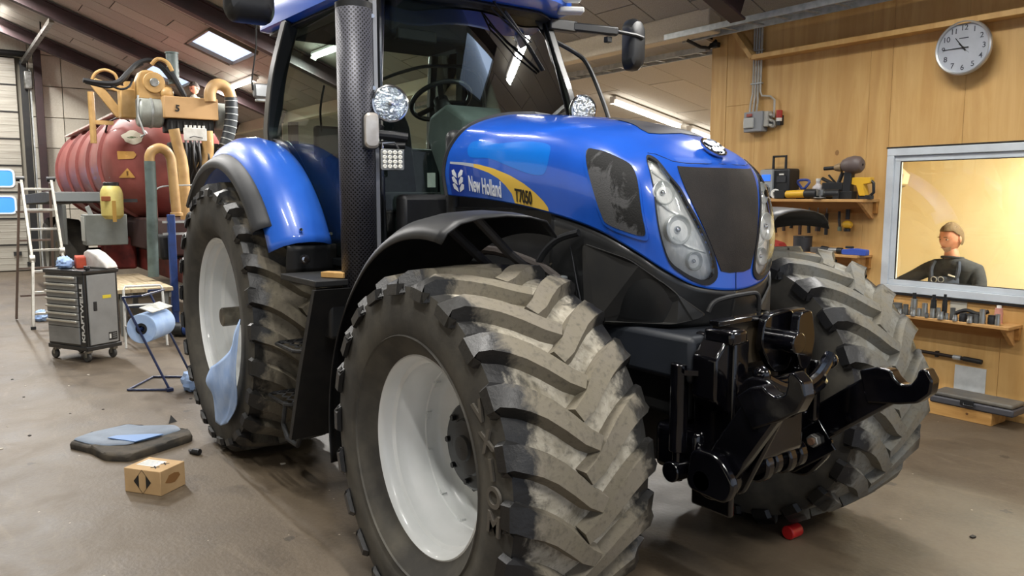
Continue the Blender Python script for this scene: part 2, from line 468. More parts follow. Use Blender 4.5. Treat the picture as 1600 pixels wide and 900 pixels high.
# side bay roof with its boards
eb = struct(MB().add([(-19.6, 3.7, EZ-ES*.15+.05), (-3.0, 3.7, EZ-ES*.15+.05), (-3.0, 9.6, EZ-ES*6.05+.05), (-19.6, 9.6, EZ-ES*6.05+.05)], [(0, 1, 2, 3)]).build('ceiling_side', DARKGAP, smooth=0, solid=.04))
ce = 1/math.sqrt(1+ES*ES)
em = MB().box((0, 0, 0), (.588, 2.38/ce, .025)).mesh('ceiling_panel', PANEL_E, 0)
for i in range(27):
    x = -3.1-.29-.595*i
    for j in range(3):
        if j == 2 and i > 12: continue
        yy = 3.75+1.2+(j*2.4)-(.0 if i % 2 else 1.2)
        if yy-1.2 < 3.6: 
            o = bpy.data.objects.new('ceiling_panel', MB().box((0, 0, 0), (.588, 1.19/ce, .025)).mesh('ceiling_panel', PANEL_E, 0)); yy2 = 4.35
        else: o = bpy.data.objects.new('ceiling_panel', em); yy2 = yy
        COL.objects.link(o); o.parent = eb
        o.location = (x, yy2, EZ-ES*(yy2-EY)); o.rotation_euler = (-math.atan(ES), 0, 0)
# back gable wall of concrete elements
CONC = m_speck('cream_concrete', '#dcd7ca', '#d0cabb', '#c6bfae', 30)
wb = struct(MB().add([(XB-.1, -12, 0), (XB-.1, -12, 3.6), (XB-.1, -4, 6.6), (XB-.1, 4, 3.6), (XB-.1, 9.6, 2.6), (XB-.1, 9.6, 0)], [(0, 1, 2, 3, 4, 5)]).build('wall_back', mat('joint_grey', '#8d877b', .9), smooth=0, solid=.06))
ys = [-.88, -.2, 1.55, 3.3, 5.4, 7.5, 9.6]
for j in range(len(ys)-1):
    z = 0
    while z < 6:
        top = (RZ-RS*max(ys[j], -4)) if ys[j] < 3.5 else EZ-ES*(ys[j]-EY)
        if z > top: break
        h = min(.73, top+.1-z)
        MB().box((XB, (ys[j]+ys[j+1])/2, z+h/2), (.08, ys[j+1]-ys[j]-.016, h-.016)).build('wall_element', CONC, wb, smooth=0, bev=.006, seg=1)
        z += .73
MB().box((XB, -.96, 2.7), (.09, .14, 5.4)).build('door_jamb', CONC, wb, smooth=0)
MB().box((XB, -4, 5.45), (.1, 6, .9)).build('door_lintel', CONC, wb, smooth=0)
MB().box((XB, -9.2, 2.2), (.1, 5.6, 4.4)).build('wall_element', CONC, wb, smooth=0)
# sectional door
DOORM = mat('grey_door_sheet', '#a8a499', .5, .1, '#959085', 3, stretch=(1, .4, 9))
door = bpy.data.objects.new('door_1', None); COL.objects.link(door); door['kind'] = 'structure'
WB = mat('door_pane_daylight', '#4d93e6', .3, emit='#2f86ee', es=.5)
WFR = mat('white_rubber_frame', '#e2ecf2', .5)
for s_ in range(8):
    z0 = .02+.62*s_
    p = MB().box((-19.27, -3.75, z0+.3), (.05, 5.2, .595))
    for q in (.16, .31, .46): p.box((-19.243, -3.75, z0+q), (.008, 5.2, .012))
    pn = p.build('door_section', DOORM, door, smooth=0, bev=.006, seg=1)
    MB().box((-19.235, -3.75, z0+.605), (.02, 5.2, .022)).build('hinge_strip', BLACKM, pn, smooth=0)
    if s_ in (2, 3):
        for yc in (-1.68, -2.75, -3.9):
            z1 = z0+.31
            a = rrect(yc-.37, z1-.215, yc+.37, z1+.215, .11); b = rrect(yc-.33, z1-.18, yc+.33, z1+.18, .09)
            f = MB(); n = len(a)
            f.add([(-19.22, y, z) for y, z in a]+[(-19.22, y, z) for y, z in b]+[(-19.25, y, z) for y, z in a], [(i, (i+1) % n, n+(i+1) % n, n+i) for i in range(n)]+[(i, 2*n+i, 2*n+(i+1) % n, (i+1) % n) for i in range(n)])
            fo = f.build('window_frame', WFR, pn, smooth=0)
            MB().add([(-19.23, y, z) for y, z in b], [tuple(range(n))]).build('pane', WB, pn, smooth=0)
MB().box((-19.21, -1.36, .42), (.05, .16, .09)).build('door_handle', BLACKM, door)
MB().box((-19.21, -1.12, .17), (.05, .12, .1)).build('door_latch', BLACKM, door)
# door rails and operator
t = thing('door_track', 'black steel side track and angled track of the sectional door', 'track', (-19.1, -1.0, 0))
MB().bar((0, 0, 0), (0, 0, 4.9), .14, .06, (1, 0, 0)).build('side_track', BLACKM, t, smooth=0)
MB().bar((.04, .12, 0), (.04, .12, 4.7), .03, .05, (1, 0, 0)).build('cable_rail', GALV, t, smooth=0)
MB().bar((0, 0, 4.85), (3.6, .25, 5.2), .09, .09).build('angled_track', STEEL, t, smooth=0)
MB().bar((1.3, .1, 4.95), (1.3, .1, 5.5), .03, .03).build('hanger', BLACKM, t, smooth=0)
MB().bar((2.6, .15, 5.05), (2.6, .15, 5.5), .03, .03).build('hanger', BLACKM, t, smooth=0)
MB().box((.06, .08, 4.45), (.18, .18, .42)).build('spring_drum', STEEL, t, bev=.03)
MB().cyl((-.05, -4.5, 5.05), (-.05, .1, 5.05), .07, n=14).build('spring_shaft', DARKV, t)
tag(MB().bar((0, 0, 0), (0, 0, 5.2), .16, .16, (1, 0, 0)).build('steel_column', MAROON, smooth=0, bev=.01), 'slim dark red steel post beside the sectional door', 'column', None, (-19.05, -.72, 0))
# far side wall of the side bay, left hall wall
struct(MB().box((-11.3, 9.7, 1.6), (16.6, .15, 3.2)).build('wall_side', CONC, smooth=0))
struct(MB().box((-5, -11.6, 2), (29, .2, 4)).build('wall_left', CONC, smooth=0))

# ------------------------------------------------------------------ plywood office wall
PLY = m_ply('varnished_plywood', '#c49a5c', '#d3ad70', '#b08347')
PLYD = m_ply('darker_plywood_board', '#a9773a', '#bd8b4a', '#8d5f2c', st=(.6, 5, 5))
YW = 3.97
wr = bpy.data.objects.new('wall_right', None); COL.objects.link(wr); wr['kind'] = 'structure'
WX0, WX1, WZ0, WZ1 = -1.03, 1.75, .93, 2.17
def sheet(x0, x1, z0, z1, d=.0):
    MB().box(((x0+x1)/2, YW+.03-d, (z0+z1)/2), (x1-x0-.002, .06, z1-z0-.002)).build('plywood_sheet', PLY, wr, smooth=0, bev=.0015, seg=1)
TOPW = 3.62
sheet(-3.0, -2.8, 0, 3.46, .006)
sheet(-2.8, -2.43, 0, 2.69); sheet(-2.8, -2.43, 2.69, TOPW); sheet(-2.43, -1.23, 0, TOPW); sheet(-1.23, -1.03, 0, TOPW)
sheet(-1.03, -.42, 2.17, TOPW); sheet(-.42, .78, 2.17, TOPW); sheet(.78, 1.98, 2.17, TOPW); sheet(1.98, 4, 2.17, TOPW)
sheet(-1.03, -.03, 0, .93); sheet(-.03, 1.17, 0, .93); sheet(1.17, 1.75, 0, .93); sheet(1.75, 4, 0, 2.17)
MB().box((-3.0+.03, 5.6, 1.73), (.06, 3.2, 3.4)).build('side_wall', PLY, wr, smooth=0)
# batten round the upper edge with its sloping end
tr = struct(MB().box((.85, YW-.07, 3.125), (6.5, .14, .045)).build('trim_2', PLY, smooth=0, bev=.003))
MB().box((.85, YW-.006, 3.158), (6.5, .012, .022)).build('shadow_gap_strip', mat('painted_shadow_gap', '#5f4322', .7), tr, smooth=0)  # dark brown strip painting in the shadow line above the batten
tr = struct(MB().bar((-2.40, YW-.07, 3.12), (-2.68, YW-.07, 3.47), .14, .045, (0, 0, 1)).build('trim_3', PLY, smooth=0, bev=.003))
struct(MB().box((.3, YW-.012, .05), (5.5, .02, .1)).build('baseboard_right', PLYD, smooth=0, bev=.003)) if False else None
# office behind the window
CREAM = mat('cream_office_paint', '#efdcb2', .85, 0, '#ead4a6', 2)
OFC = struct(MB().box((.6, 6.55, 1.35), (6.8, .08, 2.7)).build('wall_office', CREAM, smooth=0))
struct(MB().box((-2.55, 5.25, 1.35), (.08, 2.5, 2.7)).build('wall_office_end', CREAM, smooth=0))
struct(MB().box((4.0, 5.25, 1.35), (.08, 2.5, 2.7)).build('wall_office_side', CREAM, smooth=0))
struct(MB().box((.7, 5.3, 2.72), (6.7, 2.6, .06)).build('ceiling_office', mat('white_ceiling', '#ded7c6', .9), smooth=0))
# window frame
WFM = mat('white_upvc_frame', '#cfd6dc', .4, 0, '#c3cad0', 5)
wf = bpy.data.objects.new('window_1', None); COL.objects.link(wf); wf['kind'] = 'structure'
def wframe(name, x0, x1, z0, z1, wd, y0, y1, m, par):
    for (a, b, c, d) in ((x0, x1, z1-wd, z1), (x0, x1, z0, z0+wd), (x0, x0+wd, z0+wd, z1-wd), (x1-wd, x1, z0+wd, z1-wd)):
        MB().box(((a+b)/2, (y0+y1)/2, (c+d)/2), (b-a, y1-y0, d-c)).build(name, m, par, smooth=0, bev=.004)
wframe('frame_bar', WX0, WX1, WZ0, WZ1, .062, YW-.012, YW+.07, WFM, wf)
wframe('sash_bar', WX0+.062, WX1-.062, WZ0+.062, WZ1-.062, .048, YW+.01, YW+.06, WFM, wf)
wframe('gasket', WX0+.108, WX1-.108, WZ0+.108, WZ1-.108, .008, YW+.012, YW+.03, BLACKP, wf)
MB().box(((WX0+WX1)/2, YW+.035, (WZ0+WZ1)/2), (WX1-WX0-.22, .006, WZ1-WZ0-.22)).build('pane', GLASS_WIN, wf, smooth=0)
MB().box(((WX0+WX1)/2, YW+.015, WZ1+.008), (WX1-WX0+.03, .03, .014)).build('top_seal', BLACKP, wf, smooth=0)
MB().box(((WX0+WX1)/2, YW-.008, WZ0-.012), (WX1-WX0+.02, .03, .016)).build('sill_strip', BLACKP, wf, smooth=0)

# ------------------------------------------------------------------ tube lights
TUBE = mat('lit_tube', '#ffffff', .4, emit='#fff6e6', es=9.0)
FIXB = mat('white_fixture_sheet', '#e4e2dc', .5)
def tube_light(name, label, loc, rot, L=1.45, power=None, group='fluorescent tube fixtures', col=(1, .975, .93), size=.14):
    t = thing(name, label, 'lamp', loc, 0, group); t.rotation_euler = rot
    MB().box((0, 0, .03), (L, .13, .05)).build('housing', FIXB, t, smooth=0, bev=.006)
    MB().cyl((-L/2+.02, 0, -.018), (L/2-.02, 0, -.018), .032, n=12).build('tube', TUBE, t)
    for s in (-1, 1): MB().box((s*(L/2-.015), 0, -.015), (.04, .09, .07)).build('end_cap', FIXB, t, smooth=0)
    ld = bpy.data.lights.new('tube_glow', 'AREA'); ld.shape = 'RECTANGLE'; ld.size = L; ld.size_y = size
    ld.energy = power if power is not None else TUBE_W; ld.color = col
    lo = bpy.data.objects.new('tube_glow', ld); COL.objects.link(lo); lo.parent = t; lo.location = (0, 0, -.06)
    up = ld.copy(); up.energy = ld.energy*(.03 if power and power > 140 and loc[1] > 5 else .03); up.size_y = .26
    uo = bpy.data.objects.new('tube_glow', up); COL.objects.link(uo); uo.parent = t; uo.location = (0, 0, -.055); uo.rotation_euler = (pi, 0, 0)
    return t
rx = -math.atan(RS)
places = ['close to the back wall', 'over the far end of the hall', 'over the tank trailer pump', 'above the rear of the tractor', 'above the front of the tractor', 'nearest the open hall front']
for yy, xs in ((2.3, (-13.45, -9.05, -4.65, -.25, 4.1)), (-1.6, (-17.2, -13.45, -9.05, -4.65, -.25, 4.1)), (-3.7, (-17.2, -9.05, -.25, 4.1))):
    for q, x in enumerate(xs):
        pl = places[min(range(6), key=lambda i: abs((-17.2, -13.45, -9.05, -4.65, -.25, 4.1)[i]-x))]
        rw = {2.3: 'right', -1.6: 'middle', -3.7: 'left'}[yy]
        tube_light('tube_light', 'white tube light in the %s row %s' % (rw, pl), (x, yy, RZ-RS*yy-.10), (rx, 0, 0), power=TUBE_W*(3.6 if x < -16 else 2.6 if x < -8 else 1.9 if yy < 0 and x > -1 else 1.1))
re_ = -math.atan(ES)
for x, pl in ((-5.72, 'slanting above the bonnet, beyond the cable ladder'), (-10.1, 'behind the cab glass'), (-14.5, 'at the far end')):
    y = 5.78
    tube_light('tube_light', 'long white tube light in the side bay '+pl, (x, y, EZ-ES*(y-EY)-.09), (Matrix.Rotation(re_, 3, 'X') @ Matrix.Rotation(pi/2, 3, 'Z')).to_euler(), 1.42, 165)
y = 7.4
tube_light('tube_light', 'white tube light continuing the slanting one, lower by the plywood edge', (-5.72, y, EZ-ES*(y-EY)-.09), (Matrix.Rotation(re_, 3, 'X') @ Matrix.Rotation(pi/2, 3, 'Z')).to_euler(), 1.42, 160)
tube_light('office_light', 'ceiling tube light inside the office', (0.3, 5.3, 2.62), (0, 0, 0), 1.4, 175, None, (1, .92, .80))
# ------------------------------------------------------------------ tractor: bonnet
TR = thing('tractor', 'large blue farm tractor with white wheels standing in the middle of the hall', 'tractor', (0, 0, 0))
# hood surface: control net, half side (y negative), rows = stations from the bulkhead to the nose centre, columns = lower edge to centre line
HN = [
 [(-1.12,-.455,1.765),(-1.115,-.475,1.90),(-1.06,-.465,2.03),(-.97,-.40,2.135),(-.93,-.21,2.20),(-.92,0,2.22)],
 [(-.62,-.460,1.735),(-.62,-.480,1.88),(-.61,-.468,2.01),(-.58,-.395,2.105),(-.56,-.21,2.163),(-.55,0,2.18)],
 [(-.20,-.455,1.68),(-.20,-.475,1.84),(-.20,-.460,1.97),(-.20,-.385,2.065),(-.20,-.20,2.118),(-.20,0,2.135)],
 [(.10,-.445,1.617),(.10,-.465,1.78),(.09,-.445,1.91),(.07,-.365,2.005),(.06,-.19,2.065),(.06,0,2.085)],
 [(.30,-.420,1.54),(.285,-.435,1.71),(.26,-.410,1.85),(.215,-.335,1.945),(.19,-.18,2.015),(.18,0,2.04)],
 [(.43,-.340,1.45),(.40,-.375,1.64),(.36,-.360,1.80),(.30,-.295,1.925),(.27,-.16,1.985),(.26,0,2.01)],
 [(.487,-.210,1.385),(.465,-.250,1.58),(.425,-.260,1.75),(.375,-.235,1.885),(.335,-.135,1.95),(.325,0,1.975)],
 [(.51,0,1.36),(.50,0,1.55),(.465,0,1.73),(.425,0,1.88),(.39,0,1.93),(.375,0,1.95)],
]
def cr(p,t):
    n=len(p)-1;t=min(max(t,0),n);i=min(int(t),n-1);f=t-i
    def g(k):
        if k<0: return [2*a-b for a,b in zip(p[0],p[1])]
        if k>n: return [2*a-b for a,b in zip(p[n],p[n-1])]
        return p[k]
    a,b,c,d=g(i-1),g(i),g(i+1),g(i+2)
    return [.5*(2*b[j]+(c[j]-a[j])*f+(2*a[j]-5*b[j]+4*c[j]-d[j])*f*f+(3*b[j]-a[j]-3*c[j]+d[j])*f**3) for j in range(3)]
def hs(u,v,net=HN):
    rows=[cr(r,v) for r in net]
    if u>len(net)-2:   # keep the nose smooth across the centre plane: mirror the previous row
        rows2=rows+[[rows[-2][0],-rows[-2][1],rows[-2][2]]]
        return cr(rows2,u)
    return cr(rows+[[rows[-2][0],-rows[-2][1],rows[-2][2]]],u)
NU, NV = 141, 91
def hgrid(net, nu, nv, u0=0, u1=7, v0=0, v1=5, side=-1):
    return [[(lambda q: (q[0], q[1]*(-side), q[2]))(hs(u0+(u1-u0)*i/(nu-1), v0+(v1-v0)*j/(nv-1), net)) for j in range(nv)] for i in range(nu)]
def hpt(u, v, side=-1):
    q = hs(min(max(u, 0), 7), min(max(v, 0), 5)); return Vector((q[0], q[1]*(-side), q[2]))
def hnrm(u, v, side=-1):
    e = .02; a = hpt(min(u+e, 7), v, side)-hpt(max(u-e, 0), v, side); b = hpt(u, min(v+e, 5), side)-hpt(u, max(v-e, 0), side)
    n = a.cross(b).normalized()
    ref = Vector((.25 if u > 5 else 0, side*1.0, .8)) if v < 4.5 or u < 6 else Vector((.3, 0, 1))
    return n if n.dot(ref) > 0 else -n
def inpoly(x, y, P):
    c = False; n = len(P)
    for i in range(n):
        (x1, y1), (x2, y2) = P[i], P[(i+1) % n]
        if (y1 > y) != (y2 > y) and x < (x2-x1)*(y-y1)/(y2-y1)+x1: c = not c
    return c
def inset(poly, k):
    cx = sum(p[0] for p in poly)/len(poly); cy = sum(p[1] for p in poly)/len(poly)
    return [(cx+(a-cx)*k, cy+(b-cy)*k) for a, b in poly]
def spline2(P, k=4):
    Q = smooth_path([Vector((a, b, 0)) for a, b in P], k, True); return [(q.x, q.y) for q in Q]
def patch(name, poly, m, parent, side=-1, off=.002, depth=0., mirror=False, step=.12, k=4, sm=True, dome=0.):
    """a piece that lies on the bonnet: outline in bonnet (u, v), filled, following the surface; depth gives it a skirt"""
    P = spline2(poly, k) if sm else poly
    bm = bmesh.new()
    vs = [bm.verts.new((a, b, 0)) for a, b in P]
    es = [bm.edges.new((vs[i], vs[(i+1) % len(vs)])) for i in range(len(vs))]
    bmesh.ops.triangle_fill(bm, edges=es, use_beauty=True)
    for ax in (0, 1):
        lo = min(p[ax] for p in P); hi = max(p[ax] for p in P); q = lo+step
        while q < hi:
            co = [0, 0, 0]; co[ax] = q; no = [0, 0, 0]; no[ax] = 1
            bmesh.ops.bisect_plane(bm, geom=bm.verts[:]+bm.edges[:]+bm.faces[:], plane_co=co, plane_no=no, dist=1e-5); q += step
    bmesh.ops.triangulate(bm, faces=bm.faces[:])
    bound = {v for e in bm.edges if len(e.link_faces) == 1 for v in e.verts}
    ed = [tuple(v.index for v in e.verts) for e in bm.edges if len(e.link_faces) == 1]
    bm.verts.index_update(); ed = [tuple(v.index for v in e.verts) for e in bm.edges if len(e.link_faces) == 1]
    uv = [(v.co.x, v.co.y) for v in bm.verts]
    def dd(a, b):
        return min(math.hypot((a-p[0]), (b-p[1])) for p in P)
    fs = [tuple(v.index for v in f.verts) for f in bm.faces]; isb = [v in bound for v in bm.verts]; bm.free()
    pts = []
    for i, (a, b) in enumerate(uv):
        h = off if isb[i] else off+dome*min(1, dd(a, b)/.35)
        pts.append(hpt(a, b, side)+hnrm(a, b, side)*h)
    mb = MB().add(pts, fs)
    if depth:
        n = len(pts); low = [hpt(a, b, side)+hnrm(a, b, side)*(off-depth) for a, b in uv]
        mb.v += [tuple(p) for p in low]; mb.f += [(a, b, b+n, a+n) for a, b in ed]
    o = mb.build(name, m, parent, smooth=40); return o
# shell of the bonnet with openings for the nose grille, lamps and side vents
GRILLE = [(5.98, 2.95), (6.4, 2.97), (6.75, 2.97), (7.0, 2.97), (7.0, .42), (6.8, .40), (6.6, .42), (6.5, .75), (6.3, 1.55), (6.1, 2.3)]
VENT = [(2.78, 2.25), (3.0, 2.42), (3.5, 2.44), (4.02, 2.38), (4.28, 2.1), (4.42, 1.7), (4.5, 1.1), (4.54, .66), (4.36, .5), (3.9, .38), (3.38, .32), (3.22, .52), (3.0, 1.25)]
LAMP = [(4.68, 2.88), (5.05, 2.86), (5.42, 2.73), (5.68, 2.55), (5.95, 2.28), (6.1, 1.9), (6.26, 1.45), (6.38, 1.05), (6.46, .68), (6.46, .32), (6.22, .12), (5.85, .12), (5.5, .16), (5.2, .22), (5.08, .4), (5.03, .9), (5.02, 1.35), (5.0, 1.85), (4.86, 2.4)]
holes = [[p for p in GRILLE], VENT, LAMP]
HN_IN = None
hb = MB(); nv_ = NV; Gs = {}
for side in (-1, 1):
    G = hgrid(HN, NU, NV, side=side); Gs[side] = G
    o0 = len(hb.v); hb.v += [p for r in G for p in r]
    lh_ = spline2(inset(LAMP, .975), 4)
    for i in range(NU-1):
        for j in range(NV-1):
            if inpoly(7*(i+.5)/(NU-1), 5*(j+.5)/(NV-1), lh_): continue
            f = (o0+i*NV+j, o0+(i+1)*NV+j, o0+(i+1)*NV+j+1, o0+i*NV+j+1)
            hb.f.append(f if side == 1 else f[::-1])
hood = hb.build('bonnet', BLUE, TR, smooth=60)
# weld the halves
bm = bmesh.new(); bm.from_mesh(hood.data); bmesh.ops.remove_doubles(bm, verts=bm.verts, dist=.0006); bmesh.ops.recalc_face_normals(bm, faces=bm.faces); bm.to_mesh(hood.data); bm.free()
md = hood.modifiers.new('solid', 'SOLIDIFY'); md.thickness = .004; md.offset = -1
MESHG = mat('black_wire_mesh', '#15110f', .7, 0, '#2a231f', 7, .35, .7, bmp=.5, bs=260)
m_, nt, b_ = newmat('dusty_side_mesh'); v = coords(nt); n_ = noise(nt, coords(nt, (2.2, 1, 1.2)), 4.2, 6, .7, .6)
tc = nd(nt, 'ShaderNodeTexCoord'); sp = nd(nt, 'ShaderNodeSeparateXYZ'); nt.links.new(tc.outputs['Object'], sp.inputs[0])
gr = mth(nt, 'ADD', mth(nt, 'MULTIPLY', sp.outputs[0], 1.1), mth(nt, 'MULTIPLY', sp.outputs[2], .9))
f_ = ramp(nt, mth(nt, 'ADD', gr, mth(nt, 'MULTIPLY', n_, .8)), 2.27, 2.22)
nt.links.new(mixc(nt, f_, srgb('#151515'), srgb('#4e4e4f')), b_.inputs['Base Color']); b_.inputs['Roughness'].default_value = .75
bump(nt, b_, noise(nt, v, 160, 2), .5, .003); SIDEM = m_
LENS = newmat('headlamp_lens'); m_, nt, b_ = LENS
v = coords(nt, (1, 1, 1)); b_.inputs['Base Color'].default_value = srgb('#c9cdc9'); b_.inputs['Metallic'].default_value = 0.0
b_.inputs['Roughness'].default_value = .35; b_.inputs['Coat Weight'].default_value = .3; b_.inputs['Coat Roughness'].default_value = .04
nt.links.new(mixc(nt, ramp(nt, noise(nt, coords(nt, (1, 3, 1)), 9, 3, .5, 1), .35, .65), srgb('#e3e6e2'), srgb('#fbfbf6')), b_.inputs['Base Color'])
bump(nt, b_, noise(nt, coords(nt, (1, 4, 1)), 12, 2, .5, .5), .35, .01); LENS = m_
REFLR = mat('lamp_reflector', '#f2f4f1', .25, .25, '#dde1df', 20)
SEAM = mat('seam_black', '#0c0f16', .6)
LENSG = m_glass('clear_lamp_lens', '#ffffff', .8)
RIMB = mat('tractor_blue_edge', '#1a5cc8', .3, coat=.7)
for side in (-1, 1):
    # nose grille half, joined at the centre line
    P = []
    gp = [(5.98, 2.97), (6.5, 2.98), (7.0, 2.98), (7.0, .40), (6.8, .39), (6.6, .42), (6.5, .75), (6.3, 1.55), (6.12, 2.25)]
    patch('nose_grille', gp, MESHG, TR, side, off=.004, depth=.01, sm=False, step=.15)
    # vents at the side, framed
    fr = patch('vent_frame', inset(VENT, 1.09), RIMB, TR, side, off=.006, depth=.012)
    patch('side_mesh', VENT, SIDEM, fr, side, off=.0085)
    hl = patch('headlamp', inset(LAMP, 1.02), LENS, TR, side, off=-.020, depth=-.021)
    # seal ring around the opening
    A_ = spline2(inset(LAMP, 1.035), 4); B_ = spline2(inset(LAMP, .955), 4); rg = MB(); n_ = len(A_)
    for PP, o_ in ((A_, .001), (A_, .006), (B_, .006), (B_, -.01)): rg.v += [tuple(hpt(a, b, side)+hnrm(a, b, side)*o_) for a, b in PP]
    for q in range(3): rg.f += [(q*n_+i, q*n_+(i+1) % n_, (q+1)*n_+(i+1) % n_, (q+1)*n_+i) for i in range(n_)]
    rg.build('lamp_seal', SEAM, hl, smooth=50)
    patch('lamp_lens', inset(LAMP, 1.0), LENSG, hl, side, off=.004, dome=.012)
    for (u, v_, r, nm) in ((5.42, 2.0, .048, 'round_reflector'), (5.76, 1.18, .060, 'main_reflector'), (6.05, .55, .038, 'lower_reflector')):
        c = hpt(u, v_, side); n = (hnrm(u, v_, side)+Vector((.9, 0, 0))).normalized(); M = n.to_track_quat('Z', 'Y').to_matrix().to_4x4(); M.translation = c-hnrm(u, v_, side)*.010
        rg = MB().lathe([(r*1.02, -.02), (r*1.06, .004), (r, .006), (r*.94, -.002), (r*.7, -.012), (r*.4, -.019), (.001, -.022)], n=32).xf(M)
        ro = rg.build(nm, REFLR, hl)
        MB().sphere((0, 0, -.008), r*.26, 14, 8, (1, 1, 1)).xf(M).build('bulb_shield', CHROME, ro)
    for (u, v_) in ((5.25, 2.45), (5.55, 1.6), (5.95, .85)):
        c = hpt(u, v_, side)-hnrm(u, v_, side)*.018
        a_ = hpt(u+.42, v_-.05, side)-hnrm(u, v_, side)*.02; b_2 = hpt(u-.38, v_+.1, side)-hnrm(u, v_, side)*.02
        MB().tube([a_, c, b_2], .006, 6, smooth=4).build('lamp_divider', REFLR, hl)
    # dark panel seam over the bonnet top
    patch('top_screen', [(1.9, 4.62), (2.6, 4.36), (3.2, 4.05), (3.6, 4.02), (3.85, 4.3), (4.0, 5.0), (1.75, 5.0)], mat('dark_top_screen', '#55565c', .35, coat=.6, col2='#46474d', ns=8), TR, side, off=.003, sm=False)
# chrome badge on the nose
c = hpt(5.95, 5.0); n = Vector((.62, 0, .78)); M = n.to_track_quat('Z', 'Y').to_matrix().to_4x4(); M.translation = (.362, 0, 1.968)
rim = MB().lathe([(.064, -.004), (.066, .006), (.058, .010), (.053, .004), (.001, .003)], n=36)
for i in range(len(rim.v)): rim.v[i] = (rim.v[i][0]*.95, rim.v[i][1]*1.0, rim.v[i][2])
bd = rim.xf(M).build('nose_badge', CHROME, TR, label='oval chrome badge with a leaf emblem')
for s in (-1, 1):
    for q in range(3):
        lf = MB().prism([(0.0, .036-.02*q), (s*.011, .040-.022*q), (s*.040, .022-.020*q), (s*.034, .004-.02*q), (s*.010, .018-.022*q)], (.004, .009), plane='XY')
        lf.xf(M @ Matrix.Rotation(-pi/2, 4, 'Z')).build('badge_leaf', mat('badge_dark', '#3a4148', .3, .8), bd, smooth=0)
# seam across the nose above the grille and down the middle of the lower lip
MB().tube([hpt(6.98, v_, -1)+hnrm(6.98, v_, -1)*.001 for v_ in (.40, .2, .02)], .0018, 5).build('panel_seam', SEAM, hood)
sm_ = MB()
for s in (-1, 1):
    sm_.tube([hpt(u, 3.05+.14*(1-(7-u)/3.2), s)+hnrm(u, 3.05, s)*.0005 for u in (7, 6.6, 6.2, 5.8, 5.4, 5.0, 4.6)], .0016, 5)
sm_.build('panel_seam', SEAM, hood)
# side decals
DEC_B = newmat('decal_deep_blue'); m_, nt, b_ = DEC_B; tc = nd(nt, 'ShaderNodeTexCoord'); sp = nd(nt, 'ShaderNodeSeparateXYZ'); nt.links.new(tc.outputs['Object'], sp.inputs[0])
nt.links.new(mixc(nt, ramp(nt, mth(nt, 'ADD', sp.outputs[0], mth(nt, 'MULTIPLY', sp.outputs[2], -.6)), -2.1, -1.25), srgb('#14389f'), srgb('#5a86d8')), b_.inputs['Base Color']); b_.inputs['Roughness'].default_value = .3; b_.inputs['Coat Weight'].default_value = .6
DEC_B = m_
DEC_Y = mat('decal_yellow', '#e8c04e', .35, coat=.4); DEC_W = mat('decal_white', '#e8ecf4', .4); DEC_S = mat('decal_silver', '#c9d2de', .35, .3)
def dpatch(nm, poly, m, side, off, par=None, label=None, sm=False):
    o = patch(nm, poly, m, par or hood, side, off=off, sm=sm, step=.1)
    if label: o['label'] = label
    return o
UL = lambda u, d=0: 1.36-.02*u-.055*u*u-.135*u**3*.35*1.3+d
curve_top = [(.12, 1.36), (.4, 1.33), (.7, 1.25), (1.0, 1.12), (1.3, .93), (1.55, .72), (1.75, .50), (1.9, .30), (1.97, .16), (1.98, .05)]
inner = [(.12, 1.28), (.4, 1.22), (.65, 1.12), (.9, .96), (1.08, .78), (1.2, .58), (1.3, .34), (1.34, .04)]
for side in (-1, 1):
    y_ = dpatch('decal_swoosh', curve_top+[(.12, .04)], DEC_Y, side, .0016, label='yellow swoosh decal with the model number')
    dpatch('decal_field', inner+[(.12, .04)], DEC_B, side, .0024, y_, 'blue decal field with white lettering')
    dpatch('decal_fade', [(.12, 1.36), (.4, 1.33), (.6, 1.28), (.62, 1.15), (.4, 1.22), (.12, 1.28)], DEC_S, side, .0026, y_)
    # leaf emblem
    for s in (-1, 1):
        for q in range(4):
            u0, v0 = .29, .18+.27*q
            lf = [(u0+s*.012, v0), (u0+s*.10, v0+.13), (u0+s*.115, v0+.30), (u0+s*.07, v0+.34), (u0+s*.02, v0+.16)]
            if v0+.34 < 1.24: dpatch('leaf_stroke', lf, DEC_W, side, .0034, y_)
    # lettering
    def put(txt, size, u, v_, fit, m, slope):
        c = hpt(u, v_, side)+hnrm(u, v_, side)*.0045
        a = hpt(u+.25, v_, side)-hpt(u-.25, v_, side)
        a = Vector((a.x, a.y, slope*a.length))
        up = hpt(u, v_+.2, side)-hpt(u, v_-.2, side)
        if side == 1: a = -a
        lettering('lettering', txt, size, frameM(c, a, up), m, y_, .0015, .002, fit)
    put('New Holland', .115, .80, .44, .30, DEC_W, -.12)
    put('T7050', .088, 1.52, .30, .135, INK, -.12)
# lighter retouched paint area above the decals (near side only)
pt = patch('repainted_area', [(.42, 2.1), (.62, 2.22), (1.0, 2.1), (1.5, 2.25), (1.95, 2.2), (2.02, 1.75), (1.95, 1.15), (1.7, 1.05), (1.35, 1.2), (.9, 1.48), (.5, 1.55)], PATCH, hood, -1, off=.0007)
pt['label'] = 'lighter repainted patch above the decal'
# rubber gasket at the rear edge
g = MB()
for side in (-1, 1): g.tube([hpt(.0, v_, side) for v_ in [i*.2 for i in range(26)]], .014, 6)
g.build('bonnet_gasket', GREYP, TR)
